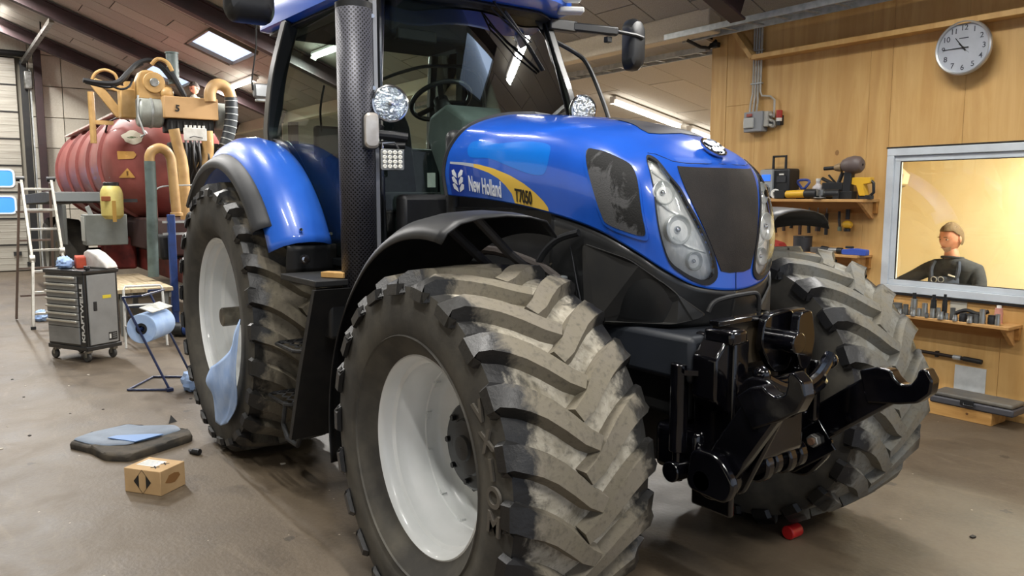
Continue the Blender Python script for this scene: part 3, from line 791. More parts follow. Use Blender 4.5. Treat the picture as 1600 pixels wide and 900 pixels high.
# ------------------------------------------------------------------ wheels
def lug_mesh(R, Rb, hw, wd, sd, dth, TM, sgn, name='tread_lug'):
    """one lug; sgn = side of the tyre it belongs to (y sign)"""
    sec = []
    path = [(-.035, dth*1.0), (.02, dth*.86), (.085, dth*.60), (.15, dth*.36), (.21, dth*.19), (.265, dth*.08), (.30, .02*0+.0)]
    path = [(a*hw/.31, b) for a, b in path]
    P = []
    for i, (y, th) in enumerate(path):
        a = path[max(i-1, 0)]; b = path[min(i+1, len(path)-1)]
        ty, tt = (b[0]-a[0]), (b[1]-a[1])*R; L = math.hypot(ty, tt)
        ny, ntt = -tt/L, ty/L                      # normal in (y, arc) plane
        s = i/(len(path)-1)
        w1 = wd*(.42+.30*s); w0 = w1+.018
        rt = R-.012*(y/hw)**2-(.022 if i == 6 else 0); rb = Rb-.03*(y/hw)**2-.02
        P.append([((y+ny*w)*sgn, th+ntt*w/R, r) for w, r in ((-w0, rb), (-w1, rt), (w1*.8, rt), (w0, rb))])
    # wrap over the shoulder
    for k, (dy, dr) in enumerate(((.020, -.045), (.026, -.088))):
        w1 = wd*(.74-.02*k); w0 = w1+.015
        yy = hw+dy; rt = R-.012+dr
        P.append([(yy*sgn-.02*sgn, -w0/R, rt), ((yy)*sgn, -w1/R, rt), ((yy)*sgn, w1*.8/R, rt), (yy*sgn-.02*sgn, w0/R, rt)])
    vs = [(r*sin(th), y, r*cos(th)) for row in P for (y, th, r) in row]
    n = len(P); fs = []
    for i in range(n-1):
        for j in range(3): fs.append((i*4+j, (i+1)*4+j, (i+1)*4+j+1, i*4+j+1))
        fs.append((i*4+3, (i+1)*4+3, (i+1)*4, i*4))
    fs += [(0, 1, 2, 3), tuple((n-1)*4+j for j in (3, 2, 1, 0))]
    return MB().add(vs, fs).mesh(name, TM, 30)
def tyre(pref, c, R, Rb, rr, hw, sw, N, wd, dth, TM, rot0, side):
    """pneumatic tyre centred at c; returns the object; lugs are its children"""
    prof = [(rr-.005, .235*sw/.31), (rr+.03, .262*sw/.31), (rr+.09, sw+.0), (rr+(Rb-rr)*.55, sw+.012), (Rb-.06, sw+.0), (Rb-.022, hw-.004), (Rb-.012, hw*.82), (Rb-.004, hw*.45), (Rb, 0)]
    pr = [(r, -y) for r, y in prof]+[(r, y) for r, y in prof[-2::-1]]
    o = MB().lathe(pr, n=96, axis='Y').build(pref+'_tyre', None, TR, smooth=50)
    o.location = c; o.data.materials.append(RUB); o.data.materials.append(TM)
    for p in o.data.polygons:
        if math.hypot(p.center.x, p.center.z) > Rb-.04: p.material_index = 1
    LM_ = {TREAD_F: LUG_F, TREAD_L: LUG_L, TREAD_R: LUG_R}[TM]
    ms = {s: lug_mesh(R, Rb, hw, wd, 0, dth, LM_, s) for s in (-1, 1)}
    for s in (-1, 1):
        for i in range(N):
            l = bpy.data.objects.new('tread_lug', ms[s]); COL.objects.link(l); l.parent = o
            l.rotation_euler = (0, rot0+2*pi*(i+(.5 if s*side < 0 else 0))/N, 0)
    return o
def rot_y(o, a): o.rotation_euler = (0, a, 0)
RIMBACK = mat('shaded_rim_back', '#26251f', .7, 0, '#3a372f', 8)  # dark colour stands for the shade on the inner side of the wheels
SIDEL = mat('raised_sidewall_rubber', '#57524a', .7)
for side in (-1, 1):
    # ---- front
    c = (0, 1.0*side, .73)
    t = tyre('front', c, .752, .706, .395, .31, .31, 22, .070, radians(17.5), TREAD_F if side < 0 else TREAD_L, radians(41.6), side)
    # dark scraped triangular sidewall blocks + letters
    M0 = Matrix.Translation((0, side*.318, 0))
    for ch, th in zip('VXIOM', (59, 68.7, 77.8, 86.6, 95.3)):
        a = radians(th); x, z = .598*sin(a), .598*cos(a)
        xd = Vector((sin(a), 0, cos(a))) if side < 0 else Vector((-sin(a), 0, -cos(a)))
        lettering('sidewall_letter', ch, .10, frameM((x, side*.3235, z), xd, xd.cross(Vector((0, -1*1.0, 0)))*(-1) if False else Vector((0, side, 0)).cross(xd)), SIDEL, t, .009, .003)
    MB().lathe([(.482, side*.300), (.490, side*.318), (.498, side*.305)], n=80, axis='Y').build('sidewall_rib', RUB, t)
    # rim: deep white dish
    f = side
    def Y(d): return f*(.236-d)
    prof = [(.385, Y(.012)), (.398, Y(.004)), (.409, Y(-.004)), (.411, Y(-.012)), (.402, Y(-.016)), (.392, Y(-.006)), (.383, Y(.012)), (.379, Y(.040)), (.366, Y(.052)), (.362, Y(.095)), (.346, Y(.118)), (.343, Y(.185)), (.338, Y(.190)), (.336, Y(.235)), (.320, Y(.262)), (.27, Y(.285)), (.21, Y(.298)), (.17, Y(.285)), (.03, Y(.285))]
    rim = MB().lathe(prof, n=96, axis='Y').build('front_rim', WHITE, TR, smooth=35); rim.location = c
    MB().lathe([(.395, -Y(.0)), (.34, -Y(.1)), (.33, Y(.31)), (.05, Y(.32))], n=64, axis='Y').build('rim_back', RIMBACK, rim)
    if side < 0:
        sp = MB()
        for arc in ((20, 100), (115, 165), (200, 250), (290, 345)):
            sp.tube([(.3445*sin(radians(a)), Y(.187), .3445*cos(radians(a))) for a in np.linspace(arc[0], arc[1], 14)], .0022, 5)
        sp.build('rim_seam', mat('rim_seam_grime', '#4b4a40', .8), rim)
    tab = MB().box((0, 0, 0), (.034, .022, .02)).cyl((0, -.012*-f, 0), (0, .014*f, 0), .010, n=10).mesh('rim_tab', WHITE, 35)
    for i in range(12):
        a = 2*pi*(i+.35)/12; o = bpy.data.objects.new('rim_tab', tab); COL.objects.link(o); o.parent = rim
        o.location = (.336*sin(a), Y(.198), .336*cos(a)); rot_y(o, a)
    hub = MB().lathe([(.20, Y(.285)), (.198, Y(.245)), (.185, Y(.235)), (.180, Y(.205)), (.168, Y(.195)), (.120, Y(.190)), (.112, Y(.178)), (.055, Y(.172)), (.05, Y(.160)), (.002, Y(.158))], n=48, axis='Y').build('front_hub', BLACKH, TR, smooth=30); hub.location = c
    bt = MB().cyl((0, 0, 0), (0, f*.022, 0), .0125, n=6).mesh('hub_bolt', BLACKH, 30)
    for n_, r_, d_ in ((12, .183, .235), (8, .145, .194)):
        for i in range(n_):
            a = 2*pi*i/n_; o = bpy.data.objects.new('hub_bolt', bt); COL.objects.link(o); o.parent = hub; o.location = (r_*sin(a), Y(d_+.004), r_*cos(a))
    rb_ = MB()
    for i in range(6):
        a = 2*pi*(i+.5)/6; rb_.cyl((.075*sin(a), Y(.19), .075*cos(a)), (.075*sin(a), Y(.176), .075*cos(a)), .026, n=16)
    rb_.build('hub_boss', BLACKH, hub)
    # ---- rear
    c = (-2.884, .935*side, .928)
    t = tyre('rear', c, .935, .882, .525, .335, .335, 25, .070, radians(15), TREAD_R, radians(74.6), side)
    def Y(d): return f*(.275-d)
    prof = [(.515, Y(.012)), (.535, Y(.004)), (.548, Y(-.006)), (.550, Y(-.014)), (.538, Y(-.018)), (.527, Y(-.006)), (.517, Y(.014)), (.512, Y(.05)), (.496, Y(.065)), (.492, Y(.13)), (.474, Y(.15)), (.468, Y(.24)), (.448, Y(.27)), (.445, Y(.33)), (.41, Y(.36)), (.30, Y(.37)), (.22, Y(.33)), (.02, Y(.33))]
    rim = MB().lathe(prof, n=96, axis='Y').build('rear_rim', WHITE, TR, smooth=35); rim.location = c
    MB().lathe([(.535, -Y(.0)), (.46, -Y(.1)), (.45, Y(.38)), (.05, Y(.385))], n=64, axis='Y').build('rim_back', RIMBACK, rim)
    hub = MB().lathe([(.20, Y(.33)), (.19, Y(.27)), (.12, Y(.24)), (.085, Y(.23)), (.065, Y(.225)), (.065, Y(.0)), (.058, Y(-.006)), (.002, Y(-.006))], n=32, axis='Y').build('axle_stub', mat('greasy_axle', '#7d776a', .5, .5, '#57534a', 12), TR, smooth=30); hub.location = c
    bt = MB().cyl((0, 0, 0), (0, f*.03, 0), .019, n=6).mesh('wheel_nut', BLACKG, 30)
    for i in range(10):
        a = 2*pi*i/10; o = bpy.data.objects.new('wheel_nut', bt); COL.objects.link(o); o.parent = rim; o.location = (.25*sin(a), Y(.345), .25*cos(a))
    for q in range(3):
        a = radians(-20+q*40); MB().cyl((.47*sin(a), Y(.235), .47*cos(a)), (.466*sin(a), Y(.235), .466*cos(a)), .008, n=8).build('rim_hole', BLACKM, rim) if q == 1 else None
# ------------------------------------------------------------------ tractor: black lower nose, chassis
def part(mb, name, m, par=TR, **k): return mb.build(name, m, par, **k)
DARKPL = mat('satin_black_panel', '#1d1e1f', .38, 0, '#232425', 6, coat=.2)
# side cowl below the bonnet: follows the lower bonnet edge down to z = 1.2
def cowl(z0, fz, off=0.0):
    rows = []
    for i in range(61):
        u = 1.75+5.25*i/60
        rows.append(u)
    return rows
for side in (-1, 1):
    P = []
    for i in range(49):
        u = 2.0+5*i/48; t = hpt(u, 0, side)
        zb = 1.205+.02*max(0, (t.x-.1)); row = []
        for j in range(9):
            f = j/8; bul = .012*sin(pi*f)
            row.append((t.x-.03*f-.004, (t.y-side*.012)*(1-.06*f)+side*bul*min(1, abs(t.y)/.25), t.z-.004+(zb-t.z)*f))
        P.append(row)
    part(MB().grid(P), 'lower_cowl', DARKPL, solid=.006, smooth=60)
# raised glossy infill with a seam
inf = [(.02, 1.555), (.30, 1.495), (.44, 1.39), (.50, 1.26), (.46, 1.235), (.10, 1.215), (.04, 1.25)]
for side in (-1, 1):
    V = [(x, z) for x, z in rounded(inf, .04)]
    def yat(x):
        best = min((abs(hpt(u, 0, -1).x-x), abs(hpt(u, 0, -1).y)) for u in [2+5*i/200 for i in range(180)])
        return best[1]
    mb = MB(); n = len(V)
    mb.add([(x, side*(yat(x)*(1-.03)+.012), z) for x, z in V], [tuple(range(n))])
    part(mb, 'cowl_panel', mat('panel_infill', '#2b2b2b', .45, 0, '#333230', 5), solid=.01, smooth=0)
part(MB().tube([(-.09, -.44, 1.60), (-.02, -.446, 1.38), (.035, -.44, 1.2)], .004, 5), 'cowl_seam', SEAM)
# front wheel arch hollow and dark engine side
part(MB().box((-.62, 0, 1.36), (1.0, .74, .62)), 'engine_block', DARKV, bev=.03)
part(MB().box((-.62, -.385, 1.55), (1.0, .04, .30)), 'engine_side_panel', BLACKP, bev=.01)
part(MB().box((.22, 0, .98), (.62, .62, .30)), 'front_axle_support', BLACKM, bev=.03)
part(MB().box((.26, 0, 1.115), (.72, .80, .19)), 'front_bumper_block', mat('dark_bumper', '#1c2026', .5, 0, '#20242b', 7), bev=.025)
part(MB().cyl((0, -.75, .73), (0, .75, .73), .085, n=24), 'front_axle', BLACKM)
part(MB().box((0, 0, .72), (.28, .5, .32)), 'axle_housing', DARKV, bev=.05, seg=3)
for s in (-1, 1): part(MB().cyl((0, s*.62, .73), (0, s*.80, .73), .19, n=28), 'axle_knuckle', BLACKM, bev=.02)
part(MB().cyl((-.16, -.62, .80), (-.16, .62, .80), .035, n=14), 'steering_ram', STEEL)
part(MB().cyl((-.10, -.50, 1.2), (-.10, -.50, 1.40), .055, n=20), 'filter_canister', mat('grey_canister', '#6e7375', .5, .3), bev=.008)
part(MB().box((-1.5, 0, .95), (1.6, .5, .6)), 'gearbox', DARKV, bev=.06)
part(MB().box((-.55, 0, .74), (1.3, .66, .52)), 'added_engine_bulk', DARKV, bev=.06)  # added dark bulk, hides the bright floor seen below the engine
part(MB().box((-1.5, -.1, .62), (1.0, .9, .36)), 'added_belly_bulk', DARKV, bev=.06)  # added as well, so the space under the gearbox stays dark
part(MB().box((-2.75, 0, .95), (.9, .7, .6)), 'rear_housing', DARKV, bev=.06)
part(MB().cyl((-2.884, -.9, .955), (-2.884, .9, .955), .12, n=20), 'rear_axle', BLACKM)
# slim pipes under the arch
part(MB().tube([(-.85, -.55, 1.42), (-.5, -.6, 1.50), (-.2, -.52, 1.44), (-.02, -.48, 1.34)], .022, 8, smooth=5), 'bent_pipe', mat('brown_pipe', '#2b2420', .6))
# ---------------- front fenders (black plastic)
def fender_front(side):
    P = []
    angs = np.linspace(10, -108, 34)
    ys = [.70, .76, .85, .96, 1.08, 1.17, 1.225, 1.25]; crown = [-.075, .0, .022, .03, .022, .0, -.04, -.085]
    for a in angs:
        t = (10-a)/118.0; R = .925+.02*t+.13*max(0, t-.45)**1.3*1.9
        edge = (1 if a < 4 else .5)
        row = []
        for y, c in zip(ys, crown):
            r = R+c*.9; th = radians(a)
            row.append((r*sin(th), side*y, .745+r*cos(th)))
        P.append(row)
    o = part(MB().grid(P), 'front_fender', BLACKP, solid=.008, smooth=50); return o
for s in (-1, 1):
    fo = fender_front(s)
    part(MB().tube([(-.30, s*.55, 1.30), (-.30, s*.80, 1.50), (-.28, s*1.0, 1.66)], .022, 8).tube([(-.1, s*.55, 1.36), (-.05, s*.8, 1.52), (-.02, s*1.0, 1.685)], .020, 8), 'fender_bracket', mat('bracket_grey', '#3a3633', .6), fo)
# curved inner arch lip beside the cowl
part(MB().tube([(.02, -.47, 1.60), (-.10, -.50, 1.56), (-.20, -.52, 1.46), (-.26, -.54, 1.28)], .016, 8, smooth=5), 'arch_lip', BLACKP)
# ---------------- rear fenders (blue) with black lip
def fender_rear(side):
    C = (-2.884, .955)
    ys = [.785, .80, .83, .88, .96, 1.05, 1.12, 1.16, 1.18]; dr = [-.11, -.07, -.025, .005, .022, .012, -.03, -.085, -.12]
    P = []
    for i in range(44):
        a = radians(-52+115*i/43+0)
        t = i/43
        R = 1.185-.035*max(0, sin(a))**1.5
        row = []
        for q, (y, d) in enumerate(zip(ys, dr)):
            aa = a-(0.0 if t < .9 else .0)
            row.append((C[0]+(R+d)*sin(aa), side*y, C[1]+(R+d)*cos(aa)))
        P.append(row)
    o = part(MB().grid(P), 'rear_fender', BLUE_F, solid=.008, smooth=60)
    P = []
    for i in range(34):
        a = radians(-44+99*i/33)
        P.append([(C[0]+r*sin(a), side*y, C[1]+r*cos(a)) for y, r in ((1.13, 1.10), (1.175, 1.085), (1.21, 1.065), (1.235, 1.045), (1.245, 1.02), (1.24, 1.00), (1.17, 1.01))])
    part(MB().grid(P), 'fender_lip', GREYP, o, solid=.006, smooth=50)
    for (a, y) in ((59.5, 1.02), (61, .84)):
        r = 1.205-.04+.022; x, z = C[0]+r*sin(radians(a)), C[1]+r*cos(radians(a))
        n = Vector((sin(radians(a)), 0, cos(radians(a))))
        part(MB().cyl(Vector((x, side*y, z)), Vector((x, side*y, z))+n*.012, .011, n=12), 'fender_screw', CHROME, o)
    # black skirt under the blue panel
    P = []
    for i in range(6):
        f = i/5
        P.append([(C[0]+(1.155)*sin(radians(63))-.02-.03*f, side*y, C[1]+1.155*cos(radians(63))-.01-.17*f) for y in (.79, .9, 1.0, 1.1)])
    part(MB().grid(P), 'fender_skirt', BLACKP, o, solid=.02)
    part(MB().cyl((-1.82, side*1.02, 1.39), (-1.79, side*1.02, 1.39), .028, n=16).cyl((-1.79, side*1.02, 1.39), (-1.775, side*1.02, 1.39), .018, n=16), 'skirt_bolt', CHROME, o)
    return o
for s in (-1, 1): fender_rear(s)
# ---------------- steps and tank below the cab, near side
part(MB().box((-1.45, -.62, 1.02), (.9, .5, .5)), 'fuel_tank', DARKV, bev=.06, seg=3)
for s in (-1, 1):
    ST = part(MB().box((-1.52, s*.98, 1.30), (.52, .40, .035)), 'step_platform', BLACKM, bev=.006)
    part(MB().prism([(-1.30, 1.28), (-1.20, 1.28), (-1.36, .80), (-1.62, .36), (-1.80, .36), (-1.76, .46), (-1.55, .82)], (s*.93, s*.95)), 'step_side_plate', BLACKM, smooth=0)
    for k, (x, z) in enumerate(((-1.69, .90), (-1.85, .56))):
        tr_ = MB()
        w0 = .17
        tr_.tube([(x-w0, s*.93, z), (x-w0, s*1.17, z), (x-w0+.03, s*1.20, z), (x+w0-.03, s*1.20, z), (x+w0, s*1.17, z), (x+w0, s*.93, z)], .011, 6)
        st = part(tr_, 'step_tread', BLACKM)
        for q in range(4):
            sl = MB()
            n = 9; pts = [(x-w0+2*w0*i/(n-1), s*(.97+.055*q+(.018 if i % 2 else -.018)), z+.004) for i in range(n)]
            sl.tube(pts, .006, 4); part(sl, 'tread_bar', GREYP, st)
        part(MB().box((x, s*.93, z-.03), (.36, .012, .10)), 'tread_bracket', BLACKM, st)
    part(MB().tube([(-1.99, s*1.10, .50), (-2.02, s*1.11, .36), (-1.95, s*1.11, .28), (-1.78, s*1.11, .28), (-1.72, s*1.11, .36), (-1.70, s*1.10, .50)], .015, 8), 'lowest_rung', mat('step_rubber', '#2e2f30', .7))
    part(MB().prism([(-1.28, 1.27), (-1.24, 1.27), (-1.48, .78), (-1.66, .36), (-1.70, .36), (-1.53, .78)], (s*.93, s*1.19)), 'step_front_plate', BLACKM, smooth=0)
    part(MB().box((-1.40, s*.99, 1.12), (.22, .20, .26)), 'battery_box', BLACKP, bev=.02)
tag(MB().box((0, 0, 0), (.15, .07, .03), Matrix.Rotation(.5, 3, 'Z')).build('wood_offcut', mat('raw_pine', '#c8a063', .7, 0, '#b78c50', 6), bev=.003), 'small pale wood offcut lying on the tractor step platform', 'wood', None, (-1.36, -1.02, 1.335))

# ---------------- cab
PIL = mat('cab_pillar_black', '#111315', .3, coat=.5)
CB = {}
def pillar(name, pts, w, h, m=PIL, sm=6):
    pts = smooth_path([Vector(p) for p in pts], sm) if sm else [Vector(p) for p in pts]
    vs = []; n = len(pts)
    mb = MB()
    for i in range(n):
        d = (pts[min(i+1, n-1)]-pts[max(i-1, 0)]).normalized(); r = d.cross(Vector((1, 0, 0))).normalized(); f = d.cross(r)
        c = pts[i]
        mb.v += [tuple(c+r*sx*w/2+f*sy*h/2) for sx, sy in ((-1, -1), (1, -1), (1, 1), (-1, 1))]
    for i in range(n-1):
        for j in range(4): mb.f.append((i*4+j, i*4+(j+1) % 4, (i+1)*4+(j+1) % 4, (i+1)*4+j))
    mb.f += [(0, 3, 2, 1), tuple((n-1)*4+j for j in range(4))]
    return part(mb, name, m, bev=.008, seg=2)
for s in (-1, 1):
    pillar('front_pillar', [(-1.36, s*.745, 1.36), (-1.40, s*.735, 1.8), (-1.44, s*.72, 2.3), (-1.53, s*.66, 2.65), (-1.62, s*.60, 2.97)], .055, .075)
    pillar('rear_pillar', [(-2.90, s*.80, 2.10), (-2.92, s*.80, 2.25), (-2.86, s*.77, 2.6), (-2.74, s*.71, 2.95)], .10, .10)
    pillar('rear_corner_pillar', [(-3.22, s*.66, 2.05), (-3.20, s*.66, 2.5), (-3.08, s*.62, 2.95)], .06, .06)
    # door frame along the fender
    pillar('door_sill', [(-2.86, s*.80, 2.14), (-2.62, s*.80, 2.09), (-2.38, s*.80, 1.92), (-2.17, s*.80, 1.68), (-2.03, s*.80, 1.45), (-1.97, s*.79, 1.36)], .05, .05)
    pillar('door_bottom', [(-1.97, s*.79, 1.36), (-1.37, s*.75, 1.36)], .05, .06, sm=0)
    # curved side glass
    ub = [(-2.88, 2.16), (-2.62, 2.10), (-2.38, 1.93), (-2.17, 1.69), (-2.03, 1.46), (-1.95, 1.38), (-1.7, 1.38), (-1.40, 1.38)]
    top = [(-2.76, 2.93), (-2.60, 2.94), (-2.43, 2.95), (-2.27, 2.95), (-2.10, 2.95), (-1.95, 2.95), (-1.8, 2.95), (-1.62, 2.95)]
    P = []
    for (xb, zb), (xt, zt) in zip(ub, top):
        row = []
        for j in range(13):
            f = j/12; z = zb+(zt-zb)*f; x = xb+(xt-xb)*f
            g = (z-1.38)/1.57
            y = .79+.035*sin(pi*min(1, g*1.1))-.15*max(0, g-.45)**1.3*1.6
            xe = x
            row.append((xe, s*y, z))
        P.append(row)
    part(MB().grid(P), 'door_glass', GLASS_CAB, smooth=180)
    pillar('door_edge_strip', [(-1.70, s*.83, 1.40), (-1.70, s*.835, 1.64)], .012, .30, m=mat('door_lower_trim', '#233034', .35, coat=.4), sm=0) if False else None
    # quarter glass behind
    part(MB().grid([[(-2.92, s*.79, 2.2), (-2.88, s*.765, 2.55), (-2.76, s*.70, 2.94)], [(-3.2, s*.68, 2.15), (-3.16, s*.665, 2.55), (-3.06, s*.63, 2.94)]]), 'quarter_glass', GLASS_CAB, smooth=180)
# dark trim sheet behind the door glass bottom and cab rear shelf
part(MB().box((-2.3, 0, 1.36), (1.9, 1.5, .06)), 'cab_floor', BLACKM)
part(MB().box((-2.98, 0, 1.75), (.08, 1.5, .78)), 'cab_back_panel', TRIMG, bev=.02)
for s in (-1, 1): part(MB().prism([(-2.98, 1.38), (-1.98, 1.38), (-2.06, 1.50), (-2.2, 1.70), (-2.40, 1.92), (-2.62, 2.06), (-2.98, 2.12)], (s*.56, s*.765)), 'inner_wheel_box', mat('dark_cab_trim', '#2c3232', .6, 0, '#252b2b', 5), bev=.02)
# windscreen bowed forward
P = []
for i in range(15):
    f = -1+2*i/14; row = []
    for j in range(13):
        g = j/12; z = 1.56+1.40*g
        y = f*(.725-.12*max(0, (z-2.2)/.76)**1.2); x0 = -1.37-.02*g-.22*max(0, (z-1.9)/1.06)**1.4
        row.append((x0+.13*(1-f*f), y, z))
    P.append(row)
part(MB().grid(P), 'windscreen', GLASS_CAB, smooth=180)
part(MB().grid([[(-3.22, -.62, 2.1), (-3.19, -.62, 2.55), (-3.07, -.60, 2.93)], [(-3.30, 0, 2.1), (-3.27, 0, 2.55), (-3.15, 0, 2.93)], [(-3.22, .62, 2.1), (-3.19, .62, 2.55), (-3.07, .60, 2.93)]]), 'rear_glass', GLASS_CAB, smooth=180)
part(MB().bar((-3.24, -.66, 2.06), (-3.24, .66, 2.06), .05, .06), 'rear_glass_sill', PIL)
# firewall and cowl between bonnet and windscreen
part(MB().box((-1.27, 0, 1.62), (.10, 1.36, .30)), 'scuttle', BLACKP, bev=.03)
part(MB().box((-1.16, 0, 1.80), (.10, .86, .66)), 'bulkhead', BLACKP, bev=.05, seg=3)
# roof: black lower shell, blue cap
def slab(poly, z0, z1, r=.08, sh=.94):
    P = rounded(poly, r, 5); n = len(P); cx = sum(p[0] for p in P)/n; cy = sum(p[1] for p in P)/n
    mb = MB(); L = []
    for z, k in ((z0, sh), (z0+.02, 1.0), (z1-.05, 1.0), (z1-.01, .965), (z1, .9)):
        mb.v += [(cx+(a-cx)*k, cy+(b-cy)*k, z) for a, b in P]
    for q in range(4): mb.f += [(q*n+i, q*n+(i+1) % n, (q+1)*n+(i+1) % n, (q+1)*n+i) for i in range(n)]
    mb.f += [tuple(reversed(range(n))), tuple(range(4*n, 5*n))]; return mb
part(slab([(-1.58, -.68), (-1.42, -.45), (-1.42, .45), (-1.58, .68), (-3.15, .74), (-3.15, -.74)], 2.90, 2.96), 'roof_lower_shell', BLACKP, smooth=40)
part(MB().box((-2.35, 0, 2.915), (1.45, 1.15, .05)), 'headliner', LINER, bev=.02)
RO = part(slab([(-1.42, -.72), (-1.24, -.42), (-1.24, .42), (-1.42, .72), (-3.25, .78), (-3.25, -.78)], 2.935, 3.20, .1), 'roof_cap', BLUE, smooth=45)
for s in (-1, 1):
    M = frameM((-1.30, s*.56, 3.04), (.5*(-s)*-1 if False else (1.0*(-s)*.5), 1.0*.9, 0), (0, 0, 1)) if False else None
    lc = part(MB().box((-1.305, s*.56, 3.03), (.07, .17, .10), Matrix.Rotation(-s*.52, 3, 'Z')), 'roof_lamp', mat('led_lamp_face', '#d8d8cc', .4), bev=.012, label='white roof lamp with yellow dots')
    for a in range(4):
        for b in range(3):
            c = Vector((.037, (-.055+.037*a), (-.03+.03*b))); c.rotate(Matrix.Rotation(-s*.52, 3, 'Z'))
            MB().cyl(Vector((-1.305, s*.56, 3.03))+c*1.0, Vector((-1.305, s*.56, 3.03))+c*1.08, .009, n=8).build('led_dot', mat('led_dot_amber', '#b9a23a', .4), lc)
    # small glowing work light under the corner
part(MB().box((-1.32, .60, 2.935), (.10, .16, .035), Matrix.Rotation(-.5, 3, 'Z')), 'corner_marker', PWHITE, bev=.01)
# sun visor / console in the roof (dark), radio panel
part(MB().box((-1.62, 0, 2.80), (.16, 1.12, .24)), 'roof_console', LINER, bev=.03)
part(MB().box((-1.55, -.40, 2.70), (.06, .26, .07)), 'radio_unit', DARKV, bev=.01)
# ---------------- cab interior
SEAT = part(MB().box((-2.45, 0, 1.72), (.52, .52, .14)), 'seat_cushion', SEATF, bev=.05, seg=3)
bk = MB(); pr = rounded([(-.25, 0), (-.22, .55), (-.13, .70), (.13, .70), (.22, .55), (.25, 0)], .08)
bk.prism([(a, b) for a, b in pr], (-.06, .06), plane='YZ') if False else None
bk = MB(); n = len(pr); bk.add([(-2.70-.10*b, a, 1.76+b) for a, b in pr]+[(-2.82-.10*b, a*.95, 1.76+b) for a, b in pr], [tuple(range(n)), tuple(reversed(range(n, 2*n)))]+[(i, n+i, n+(i+1) % n, (i+1) % n) for i in range(n)])
part(bk, 'seat_backrest', SEATF, SEAT, bev=.03, seg=3)
part(MB().box((-2.88, 0, 2.50), (.09, .27, .16)), 'seat_headrest', SEATF, SEAT, bev=.04, seg=3)
part(MB().box((-2.45, 0, 1.52), (.36, .36, .30)), 'seat_base', BLACKM, SEAT, bev=.02)
part(MB().box((-2.40, -.36, 1.93), (.42, .09, .06)), 'armrest', BLACKP, SEAT, bev=.02)
part(MB().box((-2.25, -.38, 2.01), (.10, .09, .10)), 'joystick_pod', BLACKP, SEAT, bev=.02)
# second (passenger) seat seen low in the windscreen
part(MB().box((-2.35, -.46, 1.80), (.32, .30, .5)), 'passenger_seat', SEATF, bev=.07, seg=3)
# steering wheel
sw = Vector((-1.90, -.02, 2.385)); tilt = Matrix.Rotation(radians(-32), 4, 'Y')
M = Matrix.Translation(sw) @ tilt
SWH = part(MB().tube([(.20*cos(2*pi*i/36), .20*sin(2*pi*i/36), 0) for i in range(36)], .016, 8, closed=True).xf(M), 'steering_wheel', BLACKP)
sp = MB()
for a in (90, 210, 330): sp.bar((0, 0, -.02), (.19*cos(radians(a)), .19*sin(radians(a)), 0), .035, .015)
part(sp.xf(M), 'wheel_spokes', BLACKP, SWH)
part(MB().cyl((0, 0, -.05), (0, 0, .01), .05, n=20).xf(M), 'wheel_hub', BLACKP, SWH)
part(MB().cyl(sw+Vector((.02, 0, -.04)), (-1.62, -.02, 1.75), .06, n=14), 'steering_column', BLACKP)
part(MB().prism([(-1.30, 2.22), (-1.52, 2.32), (-1.72, 2.26), (-1.76, 2.12), (-1.62, 1.90), (-1.58, 1.45), (-1.30, 1.45)], (-.22, .22)), 'dash_console', TRIMG, bev=.03, seg=3)
part(MB().box((-1.66, -.24, 1.86), (.05, .03, .09)), 'dash_switch_plate', PWHITE)
part(MB().box((-1.60, -.235, 1.75), (.07, .02, .05)), 'dash_pod', BLACKP, bev=.01)
part(MB().tube([(-2.95, .0, 2.62), (-2.60, .05, 2.66), (-2.20, .10, 2.66), (-1.95, .3, 2.60), (-1.93, .35, 2.3), (-1.93, .36, 1.9)], .012, 6, smooth=5), 'cab_hose', BLACKM)
part(MB().box((-2.05, -.60, 2.48), (.10, .10, .12)), 'monitor_mount', BLACKM, bev=.02)
part(MB().box((-2.55, -.55, 2.12), (.07, .18, .24)), 'monitor', BLACKP, bev=.02)
part(MB().tube([(-2.45, -.60, 2.5), (-2.48, -.62, 2.35), (-2.52, -.6, 2.2)], .008, 5, smooth=4), 'monitor_cable', BLACKM)
part(MB().tube([(-2.9, -.45, 1.9), (-2.7, -.55, 2.05), (-2.5, -.6, 2.0), (-2.45, -.62, 1.85)], .02, 6, smooth=4), 'inner_lever', BLACKM)
# grab handle, left (far) side
part(MB().tube([(-1.60, .70, 2.80), (-1.58, .86, 2.74), (-1.52, .92, 2.66), (-1.42, .955, 2.45), (-1.33, .965, 2.24), (-1.30, .90, 2.18)], .016, 8, smooth=5), 'grab_handle', BLACKP)
# wiper
wp = part(MB().tube([(-1.42, .03, 2.98), (-1.36, .12, 2.84), (-1.35, .30, 2.68), (-1.39, .44, 2.56)], .007, 6), 'wiper', BLACKM)
part(MB().tube([(-1.37, .12, 2.88), (-1.37, .24, 2.76), (-1.41, .44, 2.56)], .010, 6), 'wiper_blade', BLACKM, wp)
part(MB().tube([(-1.42, .05, 2.9), (-1.39, .14, 2.82), (-1.37, .26, 2.75), (-1.38, .33, 2.72)], .006, 6), 'wiper_arm', BLACKM, wp)
